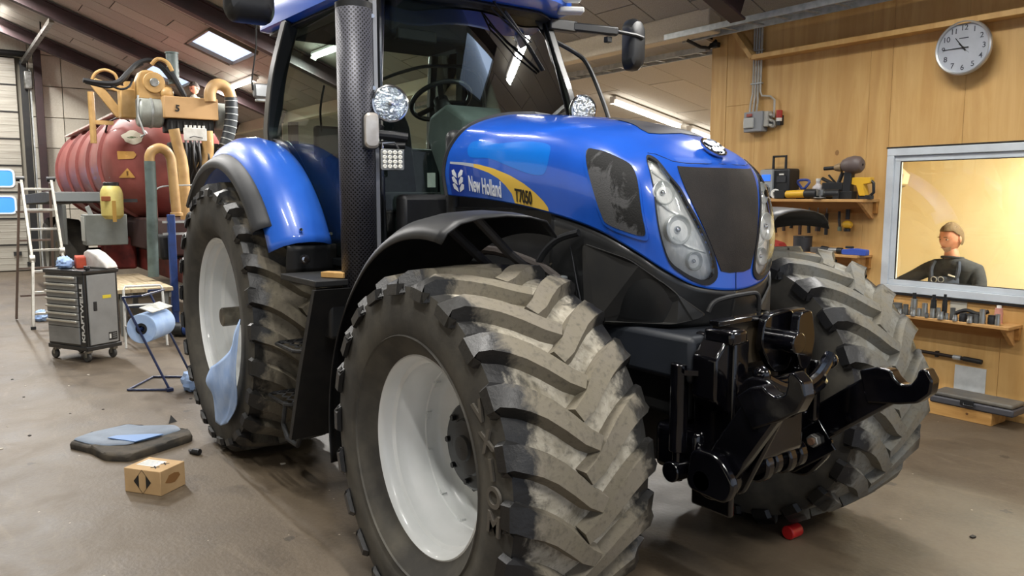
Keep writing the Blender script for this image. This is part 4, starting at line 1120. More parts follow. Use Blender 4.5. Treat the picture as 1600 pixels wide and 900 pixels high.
# ---------------- mirrors
def mirror(s, c, w, h):
    m = MB(); P = rounded([(-w/2, -h/2+.05), (-w/2+.03, -h/2), (w/2-.03, -h/2), (w/2, -h/2+.05), (w/2, h/2-.06), (w/2-.04, h/2), (-w/2+.05, h/2), (-w/2, h/2-.05)], .03)
    n = len(P)
    for x, k in ((-.045, 1), (.0, 1), (.04, .86), (.055, .6)): m.v += [(c[0]+x, c[1]+a*k, c[2]+b*k) for a, b in P]
    for q in range(3): m.f += [(q*n+i, q*n+(i+1) % n, (q+1)*n+(i+1) % n, (q+1)*n+i) for i in range(n)]
    m.f += [tuple(range(n)), tuple(reversed(range(3*n, 4*n)))]
    mo = part(m, 'mirror_housing', BLACKP, smooth=40)
    part(MB().add([(c[0]-.047, c[1]+a*.9, c[2]+b*.9) for a, b in P], [tuple(range(n))]), 'mirror_glass', CHROME, mo)
    return mo
mirror(1, (-1.50, 1.345, 2.835), .155, .36)
mirror(-1, (-1.50, -1.385, 2.845), .25, .40)
part(MB().bar((-1.56, .60, 2.895), (-1.56, .84, 2.90), .07, .075), 'mirror_arm_bracket', BLACKP, bev=.01)
part(MB().bar((-1.55, .80, 2.90), (-1.47, 1.15, 2.895), .05, .06), 'mirror_arm', BLACKP, bev=.012)
part(MB().tube([(-1.48, 1.12, 2.90), (-1.44, 1.30, 2.885), (-1.44, 1.37, 2.875)], .014, 8), 'mirror_rod', BLACKP)
part(MB().box((-1.5, 1.09, 2.84), (.04, .045, .04)), 'arm_clip', BLACKM, bev=.005)
part(MB().bar((-1.60, -.62, 2.93), (-1.48, -1.30, 2.93), .05, .06), 'mirror_arm', BLACKP, bev=.012)
# ---------------- exhaust with perforated guard
PERF = newmat('perforated_guard'); m_, nt, b_ = PERF
tc = nd(nt, 'ShaderNodeTexCoord'); mp = nd(nt, 'ShaderNodeMapping'); nt.links.new(tc.outputs['UV'], mp.inputs[0]); mp.inputs['Rotation'].default_value = (0, 0, radians(45))
vo = nd(nt, 'ShaderNodeTexVoronoi', voronoi_dimensions='2D'); vo.inputs['Scale'].default_value = 62; vo.inputs['Randomness'].default_value = 0; nt.links.new(mp.outputs[0], vo.inputs['Vector'])
h_ = ramp(nt, vo.outputs['Distance'], .26, .34)
nt.links.new(mixc(nt, h_, srgb('#0a0a0a'), srgb('#484850')), b_.inputs['Base Color']); b_.inputs['Roughness'].default_value = .45; b_.inputs['Metallic'].default_value = .3
bump(nt, b_, h_, .8, .004); PERF = m_
EX = Vector((-1.30, -.905, 0))
ex = part(MB().cyl(EX+Vector((0, 0, 1.32)), EX+Vector((0, 0, 2.95)), .062, n=24), 'exhaust_pipe', mat('rusty_exhaust', '#7d6350', .5, .5, '#5b4436', 14))
mb = MB(); n = 28; mb.uv = []
for z in (1.26, 2.735):
    for i in range(n+1):
        a = radians(-128)+radians(256)*i/n+radians(-52)
        mb.v.append((EX.x+.098*cos(a), EX.y+.098*sin(a), z)); mb.uv.append((.098*radians(256)*i/n, z))
mb.f = [(i, i+1, n+1+i+1, n+1+i) for i in range(n)]
gd = part(mb, 'exhaust_guard', PERF, fix=False, smooth=180); gd.modifiers.new('s', 'SOLIDIFY').thickness = .004
part(MB().lathe([(.098, 2.735), (.100, 2.765), (.09, 2.77), (.064, 2.77)], (EX.x, EX.y, 0), n=32), 'guard_collar', BLACKM, gd)
part(MB().bar(EX+Vector((.045, .085, 1.36)), EX+Vector((.045, .085, 2.80)), .022, .05), 'guard_edge_bar', mat('grey_edge_bar', '#85878c', .4, .3), gd)
part(MB().bar(EX+Vector((-.01, .13, 1.36)), EX+Vector((-.03, .15, 2.85)), .035, .035), 'guard_mount_tube', PIL, gd)
for z in (2.70, 2.33): part(MB().cyl(EX+Vector((.06, .075, z)), EX+Vector((.075, .07, z)), .011, n=10), 'guard_bolt', CHROME, gd)
part(MB().cyl(EX+Vector((.0, 0, 2.90)), EX+Vector((0, 0, 3.3)), .075, n=24), 'exhaust_outlet', mat('dull_exhaust_tip', '#8d8a84', .4, .8), ex)
# ---------------- lamps at the pillar, near side
rl = part(MB().lathe([(.004, .0), (.05, .006), (.083, .018), (.095, .05), (.097, .075)], n=36).xf(Matrix.Translation((-1.205, -.755, 2.25)) @ Vector((1, -.28, .02)).to_track_quat('Z', 'Y').to_matrix().to_4x4() @ Matrix.Translation((0, 0, -.05))), 'round_work_lamp', BLACKP)
Mr = Matrix.Translation((-1.205, -.755, 2.25)) @ Vector((1, -.28, .02)).to_track_quat('Z', 'Y').to_matrix().to_4x4()
part(MB().lathe([(.090, .026), (.098, .024), (.100, .012), (.096, .0)], n=40).xf(Mr), 'chrome_ring', CHROME, rl)
gl = MB().lathe([(.001, .032), (.04, .031), (.07, .028), (.091, .022)], n=40).xf(Mr)
LG = newmat('fluted_lamp_glass'); m_, nt, b_ = LG; b_.inputs['Base Color'].default_value = srgb('#b9c4cc'); b_.inputs['Metallic'].default_value = .85; b_.inputs['Roughness'].default_value = .12; b_.inputs['Coat Weight'].default_value = 1
bump(nt, b_, noise(nt, coords(nt, (1, 1, 1)), 28, 3, .6, 1.5), .9, .02); LG = m_
part(gl, 'lamp_glass', LG, rl); part(MB().sphere((0, 0, .03), .017, 14, 8).xf(Mr), 'bulb_cap', CHROME, rl)
part(MB().tube([(-1.22, -.80, 2.14), (-1.25, -.83, 2.06), (-1.28, -.86, 2.04)], .02, 8), 'lamp_bracket', BLACKM, rl)
Ml = Matrix.Translation((-1.20, .60, 2.30)) @ Vector((1, -.1, .02)).to_track_quat('Z', 'Y').to_matrix().to_4x4()
rl = part(MB().lathe([(.004, -.05), (.05, -.045), (.083, -.03), (.095, .0), (.097, .025)], n=36).xf(Ml), 'round_work_lamp', BLACKP)
part(MB().lathe([(.090, .026), (.098, .024), (.100, .012), (.096, .0)], n=40).xf(Ml), 'chrome_ring', CHROME, rl)
part(MB().lathe([(.001, .032), (.04, .031), (.07, .028), (.091, .022)], n=40).xf(Ml), 'lamp_glass', LG, rl)
part(MB().tube([(-1.22, .62, 2.2), (-1.28, .68, 2.1)], .02, 8), 'lamp_bracket', BLACKM, rl)
# turn signal on the guard
ts = MB(); P = rrect(-.038, -.092, .038, .092, .037, 6); n = len(P)
for d, k in ((-.01, 1), (.02, 1), (.032, .86), (.036, .5)): ts.v += [(a*k, b*k*(1.0), d) for a, b in P]
for q in range(3): ts.f += [(q*n+i, q*n+(i+1) % n, (q+1)*n+(i+1) % n, (q+1)*n+i) for i in range(n)]
ts.f += [tuple(range(3*n, 4*n)), tuple(reversed(range(n)))]
Mt = frameM((-1.165, -.885, 2.10), (.28, 1, 0), (0, 0, 1))
tso = part(ts.xf(Mt), 'turn_signal', mat('clear_signal_lens', '#b9b2a9', .25, .35, '#cdc8c2', 12, coat=1), label='clear oval turn signal lens')
part(MB().prism(rrect(-.044, -.098, .044, .098, .04, 6), (-.02, -.008), plane='XY').xf(Mt), 'signal_base', BLACKP, tso)
part(MB().tube([(-1.18, -.84, 2.085), (-1.16, -.76, 2.08), (-1.13, -.69, 2.07)], .024, 10).tube([(-1.2, -.84, 2.04), (-1.17, -.76, 2.035), (-1.14, -.70, 2.035)], .02, 8), 'mounting_arm', BLACKP, kind=None) if False else part(MB().tube([(-1.18, -.84, 2.085), (-1.16, -.76, 2.08), (-1.13, -.69, 2.07)], .024, 10), 'mounting_arm', BLACKP)
part(MB().tube([(-1.2, -.84, 2.035), (-1.17, -.76, 2.03), (-1.14, -.70, 2.03)], .018, 8), 'mounting_arm', BLACKP)
# square LED lamp
Ml = frameM((-1.10, -.80, 1.95), (.30, 1, 0), (0, 0, 1))
ld = part(MB().prism(rrect(-.062, -.055, .062, .055, .012), (-.03, .006), plane='XY').xf(Ml), 'led_work_lamp', BLACKP, bev=.003)
part(MB().prism(rrect(-.062, -.055, .062, .055, .012), (.005, .010), plane='XY').xf(Ml), 'led_bezel', STEEL, ld, bev=.002)
for a in range(4):
    for b in range(4):
        part(MB().lathe([(.012, .008), (.012, .012), (.008, .015), (.001, .014)], n=12).xf(Ml @ Matrix.Translation((-.0405+.027*a, -.036+.024*b, .002))), 'led_cell', mat('led_cell_face', '#dcdacf', .3, coat=.6), ld)
part(MB().tube([(-1.12, -.845, 2.01), (-1.12, -.845, 2.035), (-1.11, -.78, 2.04), (-1.10, -.76, 2.01)], .006, 6), 'lamp_bow', CHROME, ld)

# ---------------- front linkage, glossy black
FL = part(MB().box((.66, -.30, .86), (.20, .03, .72)), 'linkage_side_plate', BLACKG, bev=.01)
part(MB().box((.62, .27, 1.02), (.12, .03, .42)), 'linkage_side_plate', BLACKG, bev=.01)
part(MB().prism([(-.33, 1.22), (-.40, 1.14), (-.40, .98), (-.30, .90), (-.20, .98), (-.20, 1.2)], (.62, .74), plane='YZ'), 'upper_bracket', BLACKG, bev=.01)
part(MB().box((.66, -.04, 1.175), (.02, .56, .19)), 'front_plate', mat('brown_dusty_plate', '#3d3322', .7, 0, '#473b29', 6), bev=.004, label='flat brown dusty plate')
part(MB().bar((.675, -.34, 1.268), (.675, .22, 1.275), .05, .022), 'top_rail', BLACKG, bev=.004)
part(MB().tube([(.56, -.24, 1.29), (.57, -.20, 1.335), (.60, -.05, 1.355), (.62, .0, 1.35), (.62, .01, 1.28)], .010, 8, smooth=5), 'hood_catch_loop', BLACKM)
# top link clevis
part(MB().prism(rounded([(-.10, 1.28), (-.12, 1.16), (-.03, 1.04), (.07, 1.04), (.10, 1.16), (.09, 1.30)], .04), (.70, .735), plane='YZ'), 'clevis_plate', BLACKG, bev=.006)
part(MB().prism(rounded([(.03, 1.29), (.02, 1.16), (.06, 1.05), (.12, 1.06), (.15, 1.18), (.12, 1.30)], .03), (.76, .80), plane='YZ'), 'clevis_plate', BLACKG, bev=.006)
part(MB().cyl((.66, -.02, 1.18), (.84, -.02, 1.18), .045, n=20), 'clevis_pin', BLACKG, bev=.006)
part(MB().box((.70, -.30, 1.22), (.14, .10, .06)), 'bolt_block', BLACKG, bev=.015)
# vee yoke
part(MB().tube([(.80, -.20, 1.06), (.82, -.10, 1.01), (.83, .02, .995), (.82, .14, 1.02), (.80, .26, 1.09)], .026, 10, smooth=4), 'yoke_bar', BLACKG)
part(MB().tube([(.82, -.14, .98), (.84, .0, .955), (.83, .16, .985), (.80, .22, 1.0)], .016, 8, smooth=4), 'yoke_bar', BLACKG)
for y in (-.20, .26): part(MB().sphere((.80, y, 1.07), .035, 14, 8), 'yoke_end', BLACKG)
part(MB().box((.76, .22, .94), (.04, .04, .26)), 'yoke_post', BLACKG, bev=.008)
part(MB().box((.74, -.02, .86), (.06, .34, .34)), 'centre_casting', BLACKG, bev=.03, seg=3)
part(MB().bar((.60, -.42, 1.075), (.74, -.28, 1.075), .05, .02), 'bracket_tab', BLACKG)
# lift rams
for y, x, r in ((-.40, .56, .037), (-.235, .66, .050), (.42, .46, .030)):
    ram = part(MB().cyl((x, y, .74), (x, y, 1.10), r, n=20), 'lift_ram', BLACKG, bev=.005)
    part(MB().cyl((x, y, .62), (x, y, .76), r*.6, n=14), 'ram_rod', STEEL if y < -.3 and False else BLACKG, ram)
    part(MB().cyl((x, y-.045, .66), (x, y+.045, .66), r*1.15, n=18), 'ram_eye', BLACKG, ram, bev=.006)
part(MB().box((.555, -.215, .915), (.02, .07, .055)), 'type_plate', mat('pale_sticker', '#8f8e88', .5, 0, '#7d7c76', 20), bev=.004, label='pale rating sticker')
part(MB().cyl((.70, -.42, .66), (.70, .22, .66), .045, n=20), 'cross_shaft', BLACKG, bev=.006)
for q, (y, r) in enumerate(((-.10, .075), (-.02, .062), (.06, .072), (.15, .062))): part(MB().cyl((.70, y, .66), (.70, y+.05, .66), r, n=24), 'shaft_collar', BLACKG, bev=.01)
def hook(P0, ang, y, s=1.0, th=.05):
    """claw hook in the XZ plane, pointing along ang"""
    o = [(-.10, -.075), (.06, -.085), (.15, -.08), (.215, -.04), (.235, .02), (.215, .075), (.18, .075), (.165, .04), (.13, .005), (.085, .01), (.055, .05), (.05, .075), (.025, .085), (-.02, .095), (-.06, .09), (-.11, .085)]
    o = rounded(o, .012, 3); M = Matrix.Rotation(ang, 2)
    pts = [tuple(Vector((a*s, b*s)) @ Matrix.Rotation(-ang, 2).transposed()) for a, b in o]
    pts = [(P0[0]+a*s*cos(ang)-b*s*sin(ang), P0[1]+a*s*sin(ang)+b*s*cos(ang)) for a, b in o]
    return MB().prism(pts, (y-th/2, y+th/2))
def link_arm(y, A, B, w=.11, hook_ang=.0, thick=.045, hs_=1.0):
    a, b = Vector((A[0], y, A[1])), Vector((B[0], y, B[1])); d = (b-a).normalized(); up = Vector((-d.z, 0, d.x))
    ar = part(MB().bar(a, b, thick, w, up), 'lower_link', BLACKG, bev=.012, seg=2)
    part(MB().cyl((A[0], y-.06, A[1]), (A[0], y+.06, A[1]), w*.62, n=28), 'link_eye', BLACKG, ar, bev=.008)
    part(hook(B, hook_ang, y, hs_, .065), 'claw_hook', BLACKG, ar, bev=.010, seg=3)
    return ar, d, up
ar, d, up = link_arm(-.34, (.72, .68), (.93, 1.0), .15, .55, .05, .85)
part(MB().prism(rounded([(.66, .60), (.80, .60), (.98, .98), (.92, 1.08), (.80, 1.08), (.66, .80)], .04), (-.30, -.275)), 'link_web', BLACKG, bev=.008)
ar, d, up = link_arm(.36, (.48, .58), (1.0, .985), .15, .22, .05, .86)
a = Vector((.71, .36-.03, .688)); nut = part(MB().cyl(a+Vector((0, .01, 0)), a+Vector((0, -.035, 0)), .030, n=6), 'link_nut', mat('zinc_nut', '#b8b6ae', .35, .8), ar, bev=.003, label='bright zinc nut')
part(MB().cyl(a+Vector((0, -.03, 0)), a+Vector((0, -.045, 0)), .016, n=14), 'nut_core', mat('rust_core', '#6d5340', .6), nut)
part(MB().box((.66, .33, .645), (.26, .012, .15), Matrix.Rotation(-.66, 3, 'Y')), 'link_cheek', BLACKG, ar, bev=.006)
for x, z in ((.78, .70), (.86, .82)): part(MB().cyl((x, .33, z), (x, .318, z), .012, n=10), 'small_bolt', BLACKG, ar)
part(MB().prism(rounded([(.62, .61), (.82, .60), (.86, .68), (.78, .78), (.64, .78)], .05), (-.42, -.38)), 'pivot_bracket', BLACKG, bev=.01)
part(MB().prism(rounded([(.42, .47), (.62, .47), (.74, .62), (.60, .72), (.44, .70)], .05), (.40, .44)), 'pivot_bracket', BLACKG, bev=.01)
part(MB().box((.50, 0, .72), (.24, .70, .20)), 'linkage_beam', BLACKG, bev=.03)
# ---------------- blue paper hung on the rear rim
P = []
oo = [(-2.12, 1.02), (-2.20, .93), (-2.34, .80), (-2.58, .68), (-2.82, .60)], [(-2.14, .72), (-2.22, .66), (-2.36, .56), (-2.58, .52), (-2.84, .50)], [(-2.26, .46), (-2.36, .42), (-2.46, .38), (-2.62, .34), (-2.80, .40)], [(-2.44, .30), (-2.50, .28), (-2.58, .25), (-2.66, .23), (-2.72, .24)]
rows = []
for ri, r in enumerate(oo): rows.append([Vector((x, -1.318-.012*((i+ri) % 2)-(.02 if ri == 1 else 0), z)) for i, (x, z) in enumerate(r)])
rows = [smooth_path(r, 4) for r in rows]
cols = [smooth_path([rows[j][i] for j in range(4)], 5) for i in range(len(rows[0]))]
tag(MB().grid([[tuple(p) for p in c] for c in cols]).build('paper_sheet', PAPER, smooth=180, solid=.004), 'blue paper sheet hanging over the lower edge of the white rear wheel', 'paper')
# red chock under the far front tyre
tg = MB().cyl((0, 0, .035), (.0, .09, .035), .036, n=20)
tag(tg.build('red_roller', mat('red_plastic', '#b3161a', .35, coat=.4), bev=.006), 'small bright red plastic roller on the floor under the far front tyre', 'roller', None, (.35, .68, 0))
# ------------------------------------------------------------------ tank trailer behind the tractor
TK = Vector((-13.0, .3, 0))
tank = thing('tank_trailer', 'red-brown slurry tank trailer with hooped barrel and yellow pump gear behind the tractor', 'trailer', TK)
def tp(mb, name, m, par=None, **k):
    mb.v = [(a-TK.x, b-TK.y, c-TK.z) for a, b, c in mb.v]
    return mb.build(name, m, par or tank, **k)
TR_, TZ = .95, 2.30
prof = [(-18.1, .02), (-18.08, .45), (-17.9, .8), (-17.6, TR_), (-11.35, TR_), (-11.2, .93), (-10.95, .86), (-10.72, .70), (-10.55, .45), (-10.48, .02)]
mb = MB(); n = 56
for x, r in prof: mb.v += [(x, .3+r*cos(2*pi*i/n), TZ+r*sin(2*pi*i/n)) for i in range(n)]
for q in range(len(prof)-1): mb.f += [(q*n+i, q*n+(i+1) % n, (q+1)*n+(i+1) % n, (q+1)*n+i) for i in range(n)]
barrel = tp(mb, 'tank_barrel', RED, smooth=40)
for x in (-11.45, -12.7, -14.0, -15.4, -17.1):
    hp = MB(); n = 64
    for xx, r in ((x-.05, TR_), (x-.035, TR_+.045), (x+.035, TR_+.045), (x+.05, TR_)): hp.v += [(xx, .3+r*cos(2*pi*i/n), TZ+r*sin(2*pi*i/n)) for i in range(n)]
    for q in range(3): hp.f += [(q*n+i, q*n+(i+1) % n, (q+1)*n+(i+1) % n, (q+1)*n+i) for i in range(n)]
    tp(hp, 'tank_hoop', RED, barrel, smooth=30)
# white tape / walkway along the top edge
tp(MB().bar((-11.6, -.30, 3.10), (-17.6, -.30, 3.10), .22, .03), 'walkway', mat('dirty_white_walkway', '#cfcac0', .7, 0, '#b78f88', 6), barrel, smooth=0)
# marks on the dome: yellow label, warning triangle, pale splash
def dome_pt(y, z, off=.012):
    r = math.hypot(y-.3, z-TZ); P = [(b, a) for a, b in prof if a > -11.4][::-1]
    for (r0, x0), (r1, x1) in zip(P[:-1], P[1:]):
        if r0 <= r <= r1: return (x0+(x1-x0)*(r-r0)/(r1-r0)+off, y, z)
    return (-11.3+off, y, z)
def dome_patch(name, poly, m, label, k=0, par=None):
    P = rounded(poly, .012, 3) if k == 0 else poly
    P = [(a0+(a1-a0)*t/4, b0+(b1-b0)*t/4) for (a0, b0), (a1, b1) in zip(P, P[1:]+P[:1]) for t in range(4)]
    cy = sum(a for a, b in P)/len(P); cz = sum(b for a, b in P)/len(P)
    mb = MB(); n = len(P)
    for f in (1, .66, .33): mb.v += [dome_pt(cy+(a-cy)*f, cz+(b-cz)*f, .014) for a, b in P]
    mb.v.append(dome_pt(cy, cz, .014))
    for q in range(2): mb.f += [(q*n+i, q*n+(i+1) % n, (q+1)*n+(i+1) % n, (q+1)*n+i) for i in range(n)]
    mb.f += [(2*n+i, 2*n+(i+1) % n, 3*n) for i in range(n)]
    return tp(mb, name, m, par or barrel, smooth=0, label=label)
LBY = mat('faded_yellow_label', '#c7974f', .6)
dome_patch('label_plate', [(-.49, 2.46), (-.29, 2.45), (-.26, 2.40), (-.30, 2.34), (-.49, 2.33)], LBY, 'faded yellow label')
wt = dome_patch('warning_triangle', [(-.485, 2.05), (-.285, 2.05), (-.385, 2.20)], LBY, 'yellow warning triangle')
dome_patch('triangle_mark', [(-.395, 2.075), (-.375, 2.075), (-.372, 2.15), (-.398, 2.15)], mat('mark_brown', '#6f4a24', .7), None, 1, wt)
sp = [(-.28+.13*cos(a)*(1+.12*sin(5*a)), 2.67+.105*sin(a)*(1+.1*cos(4*a))) for a in [2*pi*i/22 for i in range(22)]]
ws = dome_patch('paint_splash', sp, mat('pale_splash', '#d9d5c4', .7), 'round pale worn patch', 1)
dome_patch('splash_mark', [(-.36, 2.67), (-.30, 2.685), (-.22, 2.67), (-.24, 2.655), (-.32, 2.65)], mat('moss_green', '#5c6b4c', .8), None, 1, ws)
tp(MB().tube([(-10.75, -.10, 2.35), (-10.72, -.09, 2.15), (-10.75, -.10, 1.95)], .016, 6), 'level_tube', mat('pinkish_tube', '#b9a6a0', .5), barrel)
tp(MB().box((-11.15, -.56, 2.27), (.06, .03, .09)).tube([(-11.15, -.57, 2.2), (-11.12, -.57, 2.05)], .01, 5), 'hand_catch', STEEL, barrel)
tp(MB().tube([(-11.4, -.55, 2.78), (-11.25, -.52, 2.92), (-10.95, -.40, 2.98), (-10.8, -.30, 2.92)], .014, 6, smooth=4), 'lifting_rod', BLACKM, barrel)
# chassis: drawbar beams, cross frame, mudguard, axle wheels
for y in (.0, .62): tp(MB().box((-11.6, y, .72), (9.6, .12, .36)), 'drawbar_beam', DRED, bev=.02)
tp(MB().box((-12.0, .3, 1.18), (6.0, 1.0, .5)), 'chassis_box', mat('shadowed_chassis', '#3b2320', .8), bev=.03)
tp(MB().box((-12.0, -.36, .82), (.35, .5, .55)), 'side_bracket', DRED, bev=.04)
tp(MB().prism([(-11.0, 1.0), (-10.6, 1.42), (-10.6, 1.75), (-11.3, 1.75), (-11.4, 1.0)], (-.06, .0)), 'dome_support', DRED)
mg = tp(MB().prism([(-16.2, 1.60), (-15.9, 1.80), (-12.0, 1.84), (-11.3, 1.80), (-11.25, 1.70), (-12.0, 1.66), (-15.8, 1.62)], (-1.38, -.55)), 'mudguard', mat('dark_mudguard', '#3a3c3b', .6, 0, '#2c2d2c', 8), bev=.01)
tp(MB().box((-11.25, -.98, 1.755), (.03, .72, .13)), 'guard_edge', mat('pale_guard_edge', '#7b8081', .5), mg)
for x in (-12.9, -14.6):
    w_ = tp(MB().lathe([(.30, -.2), (.56, -.22), (.66, -.16), (.69, 0), (.66, .16), (.56, .22), (.30, .2)], (x, -.98, .70), 'Y', 36), 'trailer_tyre', RUB)
    tp(MB().lathe([(.30, -.2), (.27, -.12), (.10, -.10), (.02, -.12)], (x, -.98, .70), 'Y', 24), 'trailer_rim', mat('dusty_rim', '#8c8a80', .6, .2), w_)
tp(MB().cyl((-12.9, -.9, .7), (-12.9, 1.5, .7), .07), 'trailer_axle', BLACKM)
tp(MB().cyl((-14.6, -.9, .7), (-14.6, 1.5, .7), .07), 'trailer_axle', BLACKM)
for x in (-12.9, -14.6): tp(MB().lathe([(.02, .12), (.30, .2), (.56, .22), (.66, .16), (.69, 0), (.66, -.16), (.56, -.22), (.30, -.2)], (x, 1.55, .70), 'Y', 30), 'trailer_tyre', RUB)
tp(MB().box((-11.5, -1.22, 1.33), (.7, .05, .62)), 'side_skirt', mat('grey_skirt', '#595b58', .6), bev=.01)
gb = tp(MB().box((-10.35, -.80, 1.275), (.36, .56, .45)), 'tool_locker', mat('grey_locker', '#787c79', .5, .1, '#6a6e6a', 5), bev=.012)
tp(MB().box((-10.35, -1.085, 1.29), (.30, .012, .36)), 'locker_door', mat('pale_locker_door', '#a9aba4', .5), gb, bev=.004)
tp(MB().bar((-10.25, -.98, 1.48), (-10.25, -1.03, 1.62), .04, .06), 'locker_strap', GALV, gb)
# yellow canister with black lid
yc = MB().lathe([(.02, 1.43), (.10, 1.44), (.145, 1.49), (.15, 1.60), (.15, 1.80), (.14, 1.85), (.115, 1.90), (.10, 1.915)], (-9.95, -.745, 0), n=28)
yc_ = tp(yc, 'plastic_canister', mat('yellowed_plastic', '#d2c578', .45, 0, '#bfae63', 5))
tp(MB().cyl((-9.95, -.745, 1.91), (-9.95, -.745, 1.965), .105, n=24), 'canister_lid', BLACKP, yc_, bev=.008)
tp(MB().box((-9.82, -.80, 1.73), (.03, .20, .07)), 'canister_bracket', mat('rusty_strap', '#8c4f2b', .8), yc_, bev=.008)
tp(MB().box((-9.80, -.745, 1.55), (.012, .05, .3)), 'brown_streak', mat('brown_stain', '#a9853f', .8), yc_)
tp(MB().bar((-10.0, -.745, 1.7), (-10.6, -.30, 1.7), .03, .05), 'canister_arm', BLACKM, yc_)
# pump gear: beige housing with the number 5
bx = tp(MB().box((-9.85, .33, 3.05), (.50, .76, .31)), 'pump_housing', TAN, bev=.012)
lettering('number_five', '5', .13, frameM(Vector((-9.594, .13, 3.03))-TK, (0, 1, -.12), (0, .25, 1)), INK, bx, .004, .004)
tp(MB().box((-9.85, .33, 2.80), (.36, .66, .20)), 'valve_block', DARKV, bev=.02)
for q in range(7): tp(MB().cyl((-9.68, .05+.09*q, 2.86), (-9.68, .05+.09*q, 2.66+.02*(q % 3)), .022, n=10), 'valve_spool', BLACKM)
gm = mat('pale_grey_motor', '#9ea29c', .45, .1, '#868a84', 6)
tp(MB().cyl((-9.9, -.36, 2.98), (-9.9, -.02, 2.98), .215, n=30), 'pump_drum', gm, bev=.04, seg=3)
tp(MB().cyl((-9.9, -.20, 2.98), (-9.9, -.17, 2.98), .225, n=30), 'drum_band', GALV)
tp(MB().cyl((-9.9, .70, 2.98), (-9.9, .92, 2.98), .20, n=30), 'pump_drum', gm, bev=.04, seg=3)
tp(MB().tube([(-9.75, -.36, 3.20), (-9.72, -.38, 2.9), (-9.74, -.30, 2.65), (-9.8, -.34, 2.62)], .016, 6), 'pale_pipe', GALV)
hd = tp(MB().prism(rounded([(-.36, 3.16), (-.36, 3.42), (-.30, 3.56), (-.16, 3.58), (-.02, 3.50), (.02, 3.40), (.13, 3.34), (.14, 3.22), (.02, 3.16)], .04), (-10.05, -9.80), plane='YZ'), 'crane_head', YEL, bev=.02, seg=3)
tp(MB().cyl((-9.82, -.13, 3.40), (-9.77, -.13, 3.40), .15, n=30), 'slew_ring', YEL, hd, bev=.01)
tp(MB().cyl((-9.78, -.13, 3.40), (-9.75, -.13, 3.40), .062, n=20), 'ring_cap', STEEL, hd, bev=.006)
tp(MB().sphere((-9.82, .04, 3.26), .10, 16, 10), 'elbow_casting', YEL, hd)
tp(MB().cyl((-10.1, -.38, 3.0), (-10.1, -.38, 3.42), .10, n=20), 'crane_column', YEL)
tp(MB().box((-10.1, -.44, 3.10), (.26, .22, .42)), 'column_box', YEL, bev=.02)
tp(MB().bar((-10.4, -.84, 3.44), (-10.35, -.50, 2.95), .10, .13), 'crane_boom', YEL, bev=.01)
tp(MB().bar((-10.4, -.80, 3.42), (-10.2, -.40, 3.30), .08, .10), 'crane_boom', YEL, bev=.01)
tp(MB().bar((-10.35, -.48, 2.98), (-10.2, -.36, 3.30), .07, .08), 'crane_stay', YEL, bev=.008)
tp(MB().cyl((-10.28, -.52, 3.34), (-10.30, -.50, 3.02), .028, n=12), 'boom_ram', BLACKM)
tp(MB().tube([(-10.4, -.86, 3.40), (-10.38, -.80, 3.54), (-10.34, -.68, 3.60), (-10.3, -.56, 3.55), (-10.3, -.52, 3.46)], .022, 8, smooth=4), 'yellow_loop', YEL)
tp(MB().tube([(-10.6, -.84, 3.30), (-10.6, -.84, 2.55)], .045, 8), 'yellow_mast', YEL)
tp(MB().box((-10.6, -.70, 2.86), (.05, .28, .06)), 'mast_bracket', YEL)
for k, pts in enumerate(([(-9.8, -1.04, 3.36), (-9.8, -.85, 3.34), (-9.8, -.62, 3.36), (-9.82, -.46, 3.52), (-9.85, -.32, 3.66), (-9.85, -.14, 3.72), (-9.82, .0, 3.62), (-9.8, .1, 3.48)],
                         [(-9.9, -1.0, 3.345), (-9.88, -.7, 3.30), (-9.86, -.5, 3.42), (-9.86, -.40, 3.56), (-9.86, -.25, 3.66)],
                         [(-9.8, .05, 3.62), (-9.78, .14, 3.50), (-9.75, .22, 3.34), (-9.75, .28, 3.22)],
                         [(-9.8, -.72, 3.33), (-9.78, -.58, 3.27), (-9.8, -.46, 3.32), (-9.85, -.40, 3.44)])):
    tp(MB().tube(pts, (.035, .02, .042, .016)[k], 8, smooth=5), 'hydraulic_hose', mat('black_rubber_hose', '#15161a', .45))
tp(MB().tube([(-9.84, -.14, 3.66), (-9.80, -.06, 3.74), (-9.78, .06, 3.70), (-9.76, .12, 3.58)], .03, 8, smooth=4), 'yellow_hose', YEL)
tp(MB().cyl((-9.9, .17, 3.40), (-9.95, .17, 3.86), .075, .085, n=20), 'vent_stack', mat('grey_plastic_stack', '#5f6a69', .5, 0, '#4d5756', 8), bev=.006)
tp(MB().cyl((-9.95, .17, 3.86), (-9.95, .17, 3.88), .095, n=20), 'stack_rim', GHOSE)
# right-hand elbow with dark ribbed hose
el = [(-9.6, .60, 3.16), (-9.6, .60, 3.30), (-9.6, .66, 3.40), (-9.6, .76, 3.42), (-9.6, .86, 3.36), (-9.6, .90, 3.24)]
tp(MB().tube(el, .085, 14, smooth=5), 'tan_elbow', mat('tan_elbow_paint', '#b99768', .5, 0, '#a58152', 6))
rh = [(-9.6, .90, 3.24), (-9.6, .90, 3.0), (-9.6, .86, 2.75), (-9.6, .78, 2.5), (-9.6, .70, 2.3), (-9.6, .64, 2.0)]
h_ = tp(MB().tube(rh, .092, 16, smooth=5), 'ribbed_hose', mat('dark_ribbed_hose', '#262b30', .5))
sp_ = smooth_path([Vector(p) for p in rh], 8)
for i in range(2, len(sp_)-6, 3):
    a, b = sp_[i], sp_[i+1]; d = (b-a).normalized()
    tp(MB().cyl(a, a+d*.012, .097, n=18), 'hose_rib', GALV, h_)
